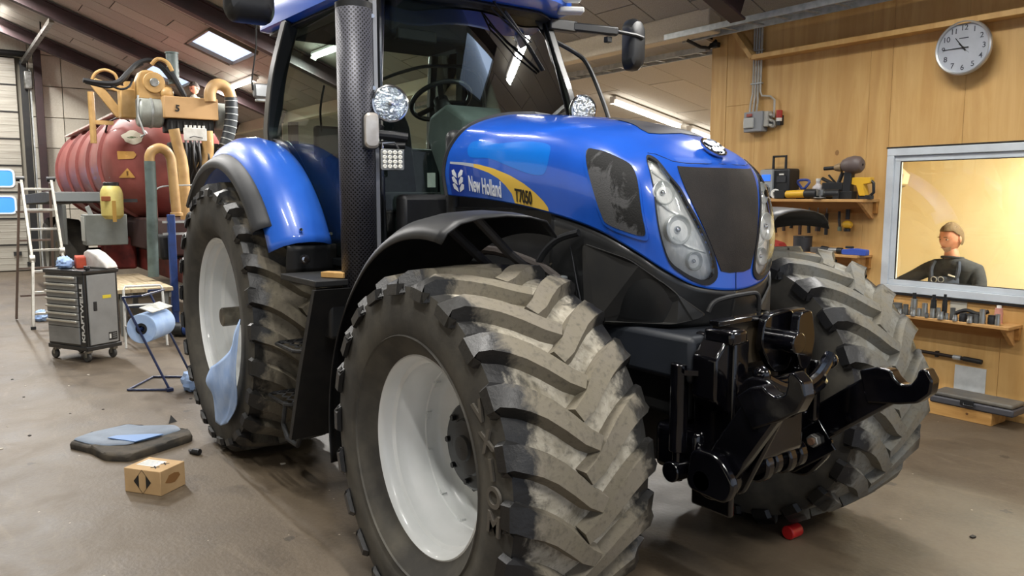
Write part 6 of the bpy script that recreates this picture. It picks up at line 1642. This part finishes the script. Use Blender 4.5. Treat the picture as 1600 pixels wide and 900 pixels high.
# ------------------------------------------------------------------ things on and at the plywood wall
def shelf(label, x0, x1, z, dep, by=None):
    t = thing('wall_shelf', label, 'shelf', ((x0+x1)/2, YW, z), 0, 'pine wall shelves')
    L = x1-x0; PINE = mat('pine_shelf_board', '#c69a62', .6, 0, '#b4864c', 4, stretch=(.5, 5, 5))
    MB().box((0, -dep/2, -.012), (L, dep, .024)).build('shelf_board', PINE, t, smooth=0, bev=.003)
    MB().box((0, -.015, -.075), (L-.02, .03, .10)).build('wall_batten', PLYD, t, smooth=0, bev=.003)
    for s in ((1,) if by is None else by):
        MB().prism([(-dep+.03, -.024), (0, -.024), (0, -.17), (-.03, -.17)], (s*(L/2-.06)-.015, s*(L/2-.06)+.015), plane='YZ').build('bracket', PINE, t, smooth=0)
    return t
shelf('upper pine wall shelf crowded with power tools and a radio', -2.30, -1.08, 1.735, .27, (-1, 1))
shelf('middle pine wall shelf with a torch and a blue tool', -2.30, -1.12, 1.245, .25, (-1, 1))
shelf('low pine wall shelf with sockets and bottles under the window', -1.10, .12, .775, .25, (-1, 1))
SH1, SH2, SH3 = 1.735, 1.245, .775
# radio
r = thing('site_radio', 'black and silver site radio with blue display on the upper shelf', 'radio', (-2.03, 3.87, SH1))
MB().box((0, 0, .15), (.30, .18, .28)).build('radio_body', BLACKP, r, bev=.02, seg=3)
f_ = MB().prism(rrect(-.155, .03, -.015, .285, .02), (-.115, -.09)).build('radio_face', mat('silver_face', '#a8adb0', .4, .4), r)
MB().box((-.085, -.118, .205), (.095, .006, .06)).build('display', mat('blue_display', '#2c62d8', .3, emit='#2f6cf0', es=.9), f_, smooth=0)
MB().cyl((-.085, -.115, .095), (-.085, -.14, .095), .032, n=22).build('dial', BLACKP, f_, bev=.004)
MB().tube([(-.085+.045*cos(a), -.117, .095+.045*sin(a)) for a in [2*pi*i/20 for i in range(20)]], .004, 5, closed=True).build('dial_ring', STEEL, f_)
MB().tube([(-.09, 0, .28), (-.09, 0, .41), (.05, 0, .41), (.05, 0, .28)], .014, 8).build('radio_handle', BLACKP, r)
MB().box((.07, -.093, .19), (.10, .008, .06)).build('speaker_grille', mat('speaker_dark', '#2a2c30', .6), r)
MB().box((.075, -.099, .235), (.05, .004, .014)).build('side_mark', PWHITE, r, smooth=0)
def ptool(name, label, cat, x, y, z, rot, parts_, group=None):
    t = thing(name, label, cat, (x, y, z), rot, group)
    for nm, mb, m in parts_: mb.build(nm, m, t, bev=.004)
    return t
YLT = mat('yellow_tool_plastic', '#d9a92a', .45); BLT = mat('blue_tool_plastic', '#33458f', .45, 0, '#26356f', 9)
ptool('angle_grinder', 'yellow and black angle grinder lying at the front of the upper shelf', 'power tool', -1.68, 3.73, SH1, 0,
      [('grinder_body', MB().cyl((-.18, 0, .045), (.02, 0, .05), .036, n=16), YLT), ('motor', MB().cyl((.02, 0, .05), (.14, 0, .05), .044, n=16), BLACKP), ('battery', MB().box((-.24, 0, .045), (.11, .07, .075)), BLACKP),
       ('gear_head', MB().cyl((.17, 0, .03), (.17, 0, .09), .04, n=16), STEEL), ('guard_disc', MB().cyl((.17, -.0, .008), (.17, 0, .02), .06, n=20), STEEL)])
ptool('tape_reel', 'pale round reel at the left front of the upper shelf', 'reel', -1.99, 3.735, SH1, 0, [('reel_ring', MB().lathe([(.02, -.015), (.045, -.015), (.048, 0), (.045, .015), (.02, .015), (.02, -.015)], (0, 0, .05), 'Y', 22), PWHITE)])
ptool('cable_coil', 'coil of blue cable behind the grinder on the upper shelf', 'cable', -1.76, 3.84, SH1, 0,
      [('coil', MB().tube([((.05+.012*sin(3*a))*cos(a), .012*sin(2*a), .14+(.05+.01*cos(2*a))*sin(a)) for a in [2*pi*i/60*3 for i in range(60)]], .012, 6), BLT), ('coil_stand', MB().box((0, 0, .045), (.10, .08, .09)), BLACKP)])
ptool('clear_bottle', 'pale translucent bottle lying between coil and drill on the upper shelf', 'bottle', -1.62, 3.86, SH1, 0,
      [('bottle', MB().lathe([(.01, 0), (.05, .004), (.054, .05), (.05, .11), (.02, .14), (.018, .17)], n=22), mat('milky_plastic', '#b9b4b4', .4)), ('cap', MB().cyl((0, 0, .165), (0, 0, .19), .022, n=14), PWHITE)])
ptool('screwdriver_pouch', 'dark pouch of tools leaning on the wall, right part of the upper shelf', 'pouch', -1.45, 3.86, SH1, 0,
      [('pouch_body', MB().box((0, 0, .075), (.20, .10, .15)), BLACKP), ('tool_shaft', MB().cyl((-.12, -.02, .19), (.06, -.02, .11), .016, n=10), BLACKM), ('tool_shaft', MB().cyl((-.08, .02, .22), (.03, 0, .12), .010, n=8), BLACKM),
       ('tool_handle', MB().cyl((.05, -.03, .14), (.09, -.03, .24), .018, n=10), GREYP), ('tool_handle', MB().cyl((.09, .0, .13), (.10, .0, .20), .014, n=10), BLACKM)])
ptool('small_drill', 'small black drill lying in front of the pouch on the upper shelf', 'power tool', -1.40, 3.75, SH1, 0,
      [('drill_body', MB().cyl((-.06, 0, .05), (.07, 0, .05), .04, n=16), BLACKP), ('chuck', MB().cyl((-.11, 0, .05), (-.06, 0, .05), .022, .034, 14), STEEL), ('grip', MB().box((.05, .0, .035), (.06, .07, .07)), BLACKM)])
ptool('impact_wrench', 'upright cordless impact wrench standing on its battery at the upper shelf front', 'power tool', -1.275, 3.78, SH1, 0,
      [('battery', MB().box((.0, 0, .035), (.13, .085, .07)), BLACKM), ('grip', MB().prism([(-.035, .06), (.04, .06), (.045, .24), (-.025, .24)], (-.03, .03)), BLACKP),
       ('motor_housing', MB().lathe([(.01, .13), (.05, .125), (.072, .10), (.08, .05), (.072, 0), (.05, -.05), (.02, -.07)], (.0, 0, .30), 'X', 24), mat('pinkish_grey_housing', '#5f5350', .5)),
       ('nose', MB().cyl((-.06, 0, .285), (-.13, 0, .28), .045, .028, 18), mat('tan_nose', '#8b7657', .5, .3)), ('anvil', MB().cyl((-.13, 0, .28), (-.24, 0, .275), .017, n=12), BLACKP)])
ptool('yellow_drill', 'bright yellow cordless drill at the right end of the upper shelf', 'power tool', -1.145, 3.80, SH1, 0,
      [('body', MB().prism([(-.09, .13), (-.085, .19), (.08, .19), (.08, .14), (.02, .13), (.045, .02), (-.01, .02), (-.045, .12)], (-.035, .035)), YLT), ('battery', MB().box((.03, 0, .018), (.11, .07, .036)), BLACKP),
       ('rear_guard', MB().tube([(.06, 0, .17), (.095, 0, .14), (.10, 0, .06), (.07, 0, .03)], .014, 8), BLACKP), ('trigger', MB().box((-.02, 0, .10), (.02, .02, .04)), BLACKM)])
# tools hanging from the batten under the upper shelf
hk = [('black handled pliers', 4), ('slim dark screwdriver', 1), ('dark adjustable spanner', 2), ('short black cutter', 0), ('long dark screwdriver', 1), ('grey handled file', 3), ('dark pincers', 4), ('thin black chisel', 0)]
ordn = ['farthest left', 'second from the left', 'third from the left', 'fourth from the left', 'fifth from the left', 'sixth from the left', 'seventh from the left', 'eighth from the left']
for i, (nm, kd) in enumerate(hk):
    x = -2.20+.092*i
    t = thing('hanging_tool', '%s hanging under the upper shelf, %s' % (nm, ordn[i]), 'hand tool', (x, YW-.05, SH1-.13), 0, 'tools hanging under the upper shelf')
    L = (.16, .20, .18, .15, .21, .19, .17, .20)[i]
    MB().tube([(0, 0, 0), (0, 0, -L*.5), (.006*(i % 3-1), 0, -L)], .016, 8).build('handle', BLACKM if i % 2 else mat('brown_handle', '#4a382c', .6), t)
    MB().cyl((0, 0, .0), (0, 0, .05), .006, n=8).build('shank', STEEL, t)
    if kd == 4: MB().tube([(.02, 0, 0), (.03, 0, -L*.5), (.02, 0, -L)], .012, 8).build('handle', BLACKM, t)
t = thing('hanging_torch', 'small yellow and black screwdriver hanging at the right under the upper shelf', 'hand tool', (-1.34, YW-.06, SH1-.11))
MB().cyl((0, 0, .02), (0, 0, -.07), .02, n=12).build('black_shaft', BLACKP, t); MB().sphere((0, 0, -.12), .052, 16, 10, (1, .7, .7)).build('yellow_head', YLT, t); MB().cyl((0, 0, -.155), (0, 0, -.18), .03, n=12).build('black_tip', BLACKP, t)
t = thing('hanging_cable', 'pale cable stub hanging beside the yellow screwdriver', 'cable', (-1.43, YW-.05, SH1-.11))
MB().tube([(0, 0, 0), (0, 0, -.08), (.01, 0, -.14)], .012, 8).build('cable', GREYP, t); MB().cyl((.01, 0, -.14), (.01, 0, -.18), .018, n=10).build('plug', mat('muted_green', '#6f7a66', .6), t)
# middle shelf
ptool('red_case', 'low red cloth roll at the left of the middle shelf', 'roll', -2.04, 3.82, SH2, 0, [('roll', MB().prism(rounded([(-.14, 0), (.13, 0), (.08, .07), (-.06, .10)], .02), (-.06, .06)), mat('red_cloth', '#9b2f26', .8))])
ptool('black_tin', 'black cylindrical tin on the middle shelf', 'tin', -1.73, 3.82, SH2, 0, [('tin', MB().cyl((0, 0, 0), (0, 0, .135), .085, n=26), mat('black_tin', '#2a2a2d', .5)), ('tin_lid', MB().cyl((0, 0, .135), (0, 0, .145), .088, n=26), BLACKP)])
ptool('grey_tin', 'low grey tin right of the black one on the middle shelf', 'tin', -1.55, 3.80, SH2, 0, [('tin', MB().cyl((0, 0, 0), (0, 0, .05), .07, n=24), mat('grey_tin', '#5b5855', .5, .3))])
ptool('torch', 'black and silver torch lying on the middle shelf', 'torch', -1.40, 3.78, SH2, .05, [('torch_head', MB().cyl((-.10, 0, .034), (-.03, 0, .034), .034, .026, 18), BLACKP), ('barrel', MB().cyl((-.03, 0, .03), (.05, 0, .03), .024, n=16), mat('silver_barrel', '#a5a5a2', .35, .7)), ('end', MB().cyl((.05, 0, .03), (.10, 0, .03), .028, n=16), BLACKP)])
ptool('blue_tool', 'blue plastic hand tool at the right end of the middle shelf', 'hand tool', -1.17, 3.78, SH2, 0, [('blue_body', MB().prism(rounded([(-.12, 0), (.11, 0), (.11, .05), (.0, .06), (-.12, .045)], .012), (-.03, .03)), mat('bright_blue_plastic', '#3a55b0', .4)), ('nozzle', MB().box((-.06, 0, .065), (.07, .03, .02)), BLACKP)])
# low shelf: bottles, sockets, tins
rnd = random.Random(21)
cols = {'black': BLACKP, 'silver': mat('socket_silver', '#a9aaa6', .3, .8), 'grey': mat('socket_grey', '#5c5d5b', .45, .5), 'pink': mat('pink_sticker', '#c48878', .6), 'white': PWHITE}
def canlike(x, y, r, h, m, label, cat, name, cap=None, group=None, gr=None):
    t = thing(name, label, cat, (x, y, SH3), 0, gr)
    MB().lathe([(.001, 0), (r, 0), (r, h*.72), (r*.9, h*.8), (r*.9, h), (.001, h)], n=18).build('body', cols[m], t)
    if cap: MB().cyl((0, 0, h), (0, 0, h+cap[1]), r*.55, n=12).build('cap', cols[cap[0]], t)
    return t
canlike(-.66, 3.84, .028, .13, 'silver', 'tall silver spray bottle with black cap, left on the low shelf', 'bottle', 'spray_bottle', ('black', .05))
canlike(-.50, 3.84, .024, .14, 'black', 'black bottle in the middle of the low shelf, left one of the pair', 'bottle', 'black_bottle', ('black', .04), gr='bottle pair on the low shelf')
canlike(-.42, 3.86, .020, .15, 'black', 'slim black bottle in the middle of the low shelf, right one of the pair', 'bottle', 'black_bottle', ('black', .04), gr='bottle pair on the low shelf')
canlike(-.78, 3.80, .042, .085, 'grey', 'wide dark grey tin near the left end of the low shelf', 'tin', 'small_tin')
canlike(-.87, 3.82, .030, .10, 'black', 'black tin with pale base at the left end of the low shelf', 'tin', 'small_tin', ('silver', .015))
canlike(-.03, 3.80, .032, .07, 'black', 'black round knob-like tin at the right end of the low shelf', 'tin', 'small_tin')
canlike(-.02, 3.88, .03, .12, 'pink', 'pinkish spray tin standing at the back of the low shelf, right end', 'tin', 'small_tin', ('white', .02))
canlike(-.23, 3.76, .026, .065, 'black', 'short black socket at the front of the low shelf, right half', 'socket', 'socket_insert')
sk = MB().lathe([(.011, 0), (.019, 0), (.019, .022), (.016, .027), (.016, .048), (.010, .048), (.010, .01), (.011, 0)], n=14).mesh('socket_insert', cols['silver'], 35)
sk2 = MB().lathe([(.011, 0), (.019, 0), (.019, .022), (.016, .027), (.016, .048), (.010, .048), (.010, .01), (.011, 0)], n=14).mesh('socket_insert', cols['grey'], 35)
spots = [(-.94+.037*i, 3.73+.018*((i*7) % 3)) for i in range(27)]
for i, (x, y) in enumerate(spots):
    if abs(x+.23) < .04 or abs(x+.03) < .045 or (abs(x+.78) < .055 and y > 3.745): continue
    g = (i % 5 == 2); s = (.8, 1.15, 1.0, 1.3)[i % 4]
    o = bpy.data.objects.new('socket_insert', sk2 if g else sk); COL.objects.link(o); o.location = (x, y, SH3); o.scale = (s, s, s*(1+.4*(i % 3)))
    tag(o, ('dark grey socket insert in the row along the low shelf front' if g else 'silver socket insert in the row along the low shelf front'), 'socket', 'socket inserts on the low shelf')
t = thing('cord_bundle', 'dark tangled tool lying at the back of the low shelf', 'tool', (-.21, 3.87, SH3)); MB().tube([(-.13, 0, .04), (-.05, .01, .075), (.05, -.01, .06), (.12, .0, .085)], .016, 8, smooth=4).build('dark_handle', BLACKM, t); MB().box((.0, 0, .03), (.14, .05, .05)).build('tool_block', BLACKM, t, bev=.01)
tag(MB().box((0, 0, 0), (.13, .004, .12)).build('paper_note', mat('pale_note', '#b9b7aa', .8), smooth=0), 'pale paper note on the wall behind the low shelf', 'note', None, (-.36, YW-.003, .87))
# bar on hooks, sheet, case on wooden box
b = thing('torque_bar', 'long dark wrench bar held on the wall below the low shelf', 'bar', (-.5, YW-.035, .445))
MB().cyl((-.45, 0, .012), (.22, 0, 0), .014, n=12).build('shaft', mat('dark_bar', '#2c2522', .5, .4), b); MB().cyl((.22, 0, 0), (.36, 0, -.005), .020, n=14).build('grip', BLACKM, b); MB().cyl((.14, 0, 0), (.20, 0, 0), .020, n=12).build('collar', GALV, b)
MB().box((0, .02, 0), (.02, .04, .05)).build('hook', BLACKM, b)
tag(MB().box((0, 0, 0), (.24, .006, .20)).build('paper_note', mat('grey_white_sheet', '#c4c7c6', .7, 0, '#b3b6b5', 9), smooth=0), 'blank grey-white sheet fixed low on the plywood wall', 'note', None, (-.235, YW-.004, .28))
wbx = thing('wooden_block', 'low pale wooden box on the floor at the wall foot', 'wooden box', (-.24, 3.815, 0))
MB().box((0, 0, .05), (.60, .25, .10)).build('wood_box', mat('pine_crate', '#c79a5a', .65, 0, '#ad7f42', 5, stretch=(.5, 4, 4)), wbx, bev=.004)
for s in (-.2, .12): MB().cyl((s, -.1255, .06), (s, -.127, .06), .010, n=10).build('wood_knot', mat('knot_brown', '#6a4524', .7), wbx)
cs_ = thing('tool_case', 'flat dark grey plastic tool case lying on the low wooden box', 'case', (-.10, 3.80, .101))
MB().box((0, 0, .028), (.62, .24, .056)).build('case_bottom', mat('dark_grey_case', '#45454a', .55), cs_, bev=.012); MB().box((0, 0, .075), (.60, .23, .034)).build('case_lid', mat('dusty_case_lid', '#55534f', .6, 0, '#6b665c', 6), cs_, bev=.012)
MB().box((-.02, -.125, .05), (.10, .012, .045)).build('case_latch', BLACKP, cs_, bev=.003)
MB().tube([(-.04, -.13, .045), (-.04, -.14, .03), (.04, -.14, .03), (.04, -.13, .045)], .006, 6).build('case_handle', BLACKP, cs_)
# ---------------- clock
ck = thing('wall_clock', 'round silver wall clock with grey dial showing quarter to eleven', 'clock', (-.40, YW-.10, 2.92))
R_ = .212
MB().lathe([(R_*.98, 0), (R_, -.012), (R_*.99, -.035), (R_*.95, -.045), (R_*.90, -.038), (R_*.885, -.022)], n=64, axis='Y').build('clock_rim', mat('silver_rim', '#cdd0d2', .3, .75), ck)
MB().lathe([(.002, -.020), (R_*.89, -.020)], n=64, axis='Y').build('clock_dial', mat('grey_dial', '#aeb2b8', .35, .3, '#bfc3c9', 3), ck)
for h in range(1, 13):
    a = 2*pi*h/12; rr = R_*.72
    lettering('clock_numeral', str(h), .058, frameM((rr*sin(a), -.0215, rr*cos(a)), (1, 0, 0), (0, 0, 1)), mat('numeral_grey', '#3d4048', .5), ck, .001, .0006)
def hand_(name, ang, L, w_, tail):
    d = Vector((sin(ang), 0, cos(ang))); s = Vector((cos(ang), 0, -sin(ang))); y = Vector((0, -.026, 0))
    MB().add([tuple(y-d*tail-s*w_), tuple(y-d*tail+s*w_), tuple(y+d*L+s*w_*.4), tuple(y+d*L-s*w_*.4)], [(0, 1, 2, 3)]).build(name, INK, ck, smooth=0, solid=.0015)
hand_('hour_hand', 2*pi*10.75/12, R_*.48, .006, .03); hand_('minute_hand', 2*pi*.75, R_*.72, .0045, .04); hand_('second_hand', 2*pi*.37, R_*.3, .0015, .05)
MB().cyl((0, -.02, 0), (0, -.03, 0), .009, n=14).build('hand_pin', INK, ck)
MB().box((0, -.0215, .075), (.07, .0012, .008)).build('dial_mark', mat('numeral_grey', '#3d4048', .5), ck, smooth=0) 
# ---------------- cable ladders, conduits, switch box
def tray(name, label, x0, x1, y0, y1, z, step=.3):
    t = thing(name, label, 'cable tray', ((x0+x1)/2, (y0+y1)/2, z), 0, 'galvanised cable ladders'); L = x1-x0; h = (y1-y0)/2
    for s in (-1, 1): MB().box((0, s*h, 0), (L, .015, .06)).build('tray_rail', GALV, t, bev=.003)
    n = int(L/step)
    rm = MB().box((0, 0, 0), (.03, 2*h-.01, .015)).mesh('tray_rung', GALV, 0)
    for i in range(n):
        o = bpy.data.objects.new('tray_rung', rm); COL.objects.link(o); o.parent = t; o.location = (-L/2+.12+i*step, 0, -.01)
    for q in range(3): MB().tube([(-L/2+.05, -h+.05+.05*q, .006), (0, -h+.055+.05*q, .006), (L/2-.03, -h+.05+.05*q, .006)], .010, 6).build('laid_cable', mat('grey_cable', '#8f9294', .6), t)
    return t
tray('cable_tray', 'silver cable ladder running under the roof in front of the plywood wall', -3.25, 1.4, 3.50, 3.78, 3.41)
tray('cable_tray', 'thin silver cable ladder below the beige header beam', -10.0, -3.1, 3.98, 4.20, 3.33)
tb = thing('tray_bracket', 'small black bracket carrying the cable ladder end at the plywood corner', 'bracket', (-2.98, 3.86, 3.30)); MB().tube([(-.05, -.25, .06), (0, -.1, .0), (.02, .0, .0), (.05, .08, .08)], .018, 8).build('bracket_arm', BLACKM, tb); MB().box((.05, .06, .03), (.10, .06, .05)).build('clamp', BLACKM, tb, bev=.006)
cd = thing('conduit_run', 'bundle of pale grey conduits coming down from the cable ladder to the switch box', 'conduit', (-2.40, YW-.02, 3.5))
CG = mat('pale_conduit', '#b4b2aa', .5, 0, '#a19f97', 8)
for q in range(4):
    x = -.045+.03*q
    ptsq = [(x, 0, 0), (x, 0, -.72), (x-.02+.012*q, 0, -.80), (x-.03+.01*q, 0, -.90)] if q < 3 else [(x, 0, 0), (x, 0, -.70), (x+.02, 0, -.745), (x+.12, 0, -.76), (x+.17, 0, -.80), (x+.17, 0, -.97)]
    MB().tube([(a, b-.012, c) for a, b, c in ptsq], .010, 8).build('conduit', CG, cd)
for z in (-.3, -.62): MB().box((.0, -.012, z), (.13, .03, .012)).build('conduit_clip', GALV, cd)
sbx = thing('switch_box', 'grey electrical switch box with small grey cover on the plywood wall', 'switch box', (-2.385, YW, 2.50))
MB().box((0, -.05, 0), (.22, .10, .20)).build('box_body', mat('grey_box_plastic', '#8a8d90', .5), sbx, bev=.01)
MB().box((-.04, -.108, -.01), (.12, .02, .10)).build('clear_cover', mat('clear_grey_cover', '#b3b5b2', .25, coat=.6), sbx, bev=.006)
MB().box((-.035, -.105, .065), (.06, .02, .03)).build('red_switch', mat('muted_red', '#97483c', .5), sbx, bev=.004)
MB().box((.135, -.04, .02), (.05, .08, .15)).build('side_module', CG, sbx, bev=.008)
for z in (.06, .01, -.04): MB().cyl((.16, -.05, z), (.20, -.06, z-.01), .014, n=12).build('cable_gland', CG, sbx)
pl = thing('red_socket', 'red and white industrial socket beside the grey switch box', 'socket', (-2.12, YW-.04, 2.52))
MB().cyl((0, 0, .0), (.0, -.0, .075), .030, n=18).build('red_cap', mat('socket_red', '#a33028', .5), pl, bev=.004); MB().cyl((0, 0, -.03), (0, 0, 0), .028, n=18).build('white_body', PWHITE, pl); MB().cyl((0, 0, -.07), (0, 0, -.03), .022, n=16).build('black_base', BLACKP, pl); MB().box((0, .02, -.02), (.05, .04, .09)).build('wall_plate', BLACKP, pl)
wsw = thing('round_socket', 'small pale round wall socket right of the switch box', 'socket', (-2.20, YW, 2.47)); MB().cyl((0, 0, 0), (0, -.05, 0), .04, n=20).build('socket_body', CG, wsw, bev=.006); MB().cyl((0, -.05, 0), (0, -.055, 0), .025, n=16).build('socket_face', GREYP, wsw)
# flood lamp hung under the roof behind the tank trailer
fl_ = thing('floodlight', 'square grey floodlight hanging under the roof left of the tractor cab', 'lamp', (-6.75, .42, 3.0))
MB().box((0, 0, 0), (.10, .20, .16)).build('lamp_body', mat('grey_lamp_body', '#85888a', .5, .2), fl_, bev=.02); MB().box((.052, 0, 0), (.008, .17, .13)).build('lamp_window', mat('lamp_window', '#b6bcc0', .2, coat=1), fl_); MB().box((0, -.0, -.11), (.08, .15, .03)).build('lamp_foot', GALV, fl_, bev=.006)
MB().tube([(0, -.11, 0), (0, -.115, .12), (0, -.05, .5), (.0, .0, 1.62)], .010, 6).build('lamp_hanger', BLACKM, fl_)
# ---------------- office: desk, monitor, man
dk = thing('desk', 'pale office desk behind the window', 'desk', (-.75, 4.60, 0))
MB().box((0, 0, .80), (2.2, .72, .035)).build('desk_top', mat('desk_laminate', '#d9d2c4', .5), dk, bev=.004)
for x in (-1.0, 1.0): MB().box((x, 0, .39), (.04, .62, .78)).build('desk_panel', mat('desk_laminate', '#d9d2c4', .5), dk, smooth=0)
mn = thing('monitor', 'dark flat monitor seen edge-on at the left side of the office window', 'monitor', (-1.60, 5.22, .8175), radians(28))
MB().box((0, 0, .34), (.07, .50, .46)).build('screen_shell', mat('monitor_grey', '#3d3b38', .5), mn, bev=.008); MB().box((.036, 0, .34), (.004, .46, .40)).build('screen', BLACKG, mn, smooth=0); MB().box((-.01, 0, .05), (.04, .06, .12)).build('stand_neck', BLACKP, mn); MB().box((0, 0, .008), (.18, .24, .016)).build('stand_foot', BLACKP, mn, bev=.004)
MB().prism([(0, 0), (.16, 0), (.16, .22), (.0, .30)], (-.01, .30)).build('wall_cabinet_dummy', CREAM, None) if False else None
wc = thing('lamp_shade', 'small beige hanging shade in the office behind the top left window corner', 'lamp', (-1.58, 5.20, 1.90))
MB().prism([(-.10, .0), (.07, -.02), (.09, .08), (.0, .16), (-.10, .17)], (-.06, .06)).build('shade', mat('beige_shade', '#d9b88a', .7), wc, bev=.008)
MB().prism([(-.10, -.02), (.06, -.03), (-.06, -.10), (-.10, -.10)], (-.05, .05)).build('shade_bottom', mat('shade_grey', '#a8977c', .7), wc)
MB().cyl((-.05, 0, .16), (-.05, 0, .79), .006, n=6).build('shade_rod', mat('beige_shade', '#d9b88a', .7), wc)
OR = Vector((-.93, 5.06, 0))
man = thing('person', 'man with short hair and grey goatee in black shirt sitting behind the office window', 'person', OR)
TSH = newmat('black_sweatshirt'); m_, nt, b_ = TSH; vv = coords(nt); 
nt.links.new(mixc(nt, ramp(nt, noise(nt, vv, 14, 4), .3, .7), srgb('#232327'), srgb('#34353a')), b_.inputs['Base Color']); b_.inputs['Roughness'].default_value = .9; bump(nt, b_, noise(nt, vv, 22, 4), .5, .01); TSH = m_
bj = [((0, .02, .54), (.18, .14)), ((.0, .01, .76), (.20, .145)), ((.01, -.01, .98), (.215, .14)), ((.01, -.01, 1.10), (.175, .115)), ((.0, -.01, 1.175), (.095, .09)),
      ((.21, .0, 1.06), .088), ((.285, -.04, .93), .072), ((.28, -.12, .868), .055), ((.12, -.26, .866), .042),
      ((-.19, -.01, 1.07), .085), ((-.33, -.05, .98), .068), ((-.45, -.12, .915), .050), ((-.57, -.20, .868), .038),
      ((.10, .02, .48), .10), ((.12, -.34, .46), .08), ((.12, -.38, .10), .055), ((.12, -.48, .05), .045),
      ((-.10, .02, .48), .10), ((-.12, -.34, .46), .08), ((-.12, -.38, .10), .055), ((-.12, -.48, .05), .045)]
be = [(0, 1), (1, 2), (2, 3), (3, 4), (3, 5), (5, 6), (6, 7), (7, 8), (3, 9), (9, 10), (10, 11), (11, 12), (0, 13), (13, 14), (14, 15), (15, 16), (0, 17), (17, 18), (18, 19), (19, 20)]
bd_ = skin_body('body', bj, be, TSH, man)
skin_body('neck', [((0, -.01, 1.12), .078), ((-.005, -.02, 1.20), .068), ((-.01, -.025, 1.30), .062)], [(0, 1), (1, 2)], SKIN, bd_)
MB().tube([(.088*cos(a)-.003, .082*sin(a)-.014, 1.18+.010*cos(a-1.6)*-1) for a in [2*pi*i/24 for i in range(24)]], .012, 8, closed=True).build('collar', TSH, bd_)
ABL = mat('apron_blue_grey', '#3b4152', .9, 0, '#30343f', 12)
for s in (-1, 1): MB().tube([(s*.11, -.12, 1.15), (s*.125, -.150, 1.07), (s*.11, -.160, .98)], .020, 6, smooth=3).build('shoulder_strap', ABL, bd_)
MB().grid([[(-.14, -.165, .85), (-.14, -.165, .99)], [(0, -.180, .85), (0, -.177, 1.01)], [(.15, -.165, .85), (.14, -.165, 1.00)]]).build('bib_panel', ABL, bd_, solid=.01)
MB().prism([(.05, 1.035), (.11, 1.02), (.11, 1.01), (.05, 1.022)], (-.187, -.175)).build('chest_logo', PWHITE, bd_, smooth=0)
for k, (x, z) in enumerate(((-.075, .975), (-.01, .98))): MB().tube([(x+.026*cos(a), -.192, z+.026*sin(a)) for a in [2*pi*i/14 for i in range(14)]], .0045, 5, closed=True).build('chest_print_ring', mat('print_grey_light', '#9b9c9e', .7), bd_)
MB().prism([(-.09, .925), (.02, .945), (.13, .905), (.12, .875), (-.08, .895)], (-.196, -.186)).build('chest_print', mat('print_cream', '#cfc7b0', .7), bd_, smooth=0)
HM = mat('grey_brown_hair', '#5e4a32', .85, 0, '#6f5a3f', 50, bmp=.5, bs=120)
head(man, Vector((-.015, -.035, 1.365)), .12, radians(-104), SKIN, HM, .5, mat('grey_goatee', '#a98a78', .8, 0, '#8f6f5c', 40), .14, 1.16)
hand(man, (.10, -.275, .866), (-1, -.15, -.02), (0, -.1, -1), SKIN, .45, 1)
hand(man, (-.58, -.205, .868), (-1, -.4, -.02), (0, -.1, -1), SKIN, .35, -1)
ch = thing('office_chair', 'dark office chair under the seated man', 'chair', (OR.x, OR.y+.05, 0))
MB().box((0, 0, .37), (.46, .44, .07)).build('seat', SEATF, ch, bev=.02); MB().cyl((0, 0, .06), (0, 0, .34), .03).build('column', BLACKP, ch)
for k in range(5): MB().bar((0, 0, .07), (.28*cos(2*pi*k/5), .28*sin(2*pi*k/5), .05), .04, .03).build('leg', BLACKP, ch)
tag(MB().box((0, 0, .004), (.22, .30, .006), .3).build('paper_sheet', PWHITE, smooth=0), 'white papers on the office desk before the seated man', 'paper', None, (-.82, 4.70, .8175))
tag(MB().prism([(-.06, 0), (.06, 0), (.05, .05), (.02, .07), (-.05, .012)], (-.03, .03)).build('paper_sheet', mat('pale_tan_paper', '#cdbfa8', .8), smooth=0), 'small folded cream paper on the office desk left of the man', 'paper', None, (-1.22, 4.62, .8175))
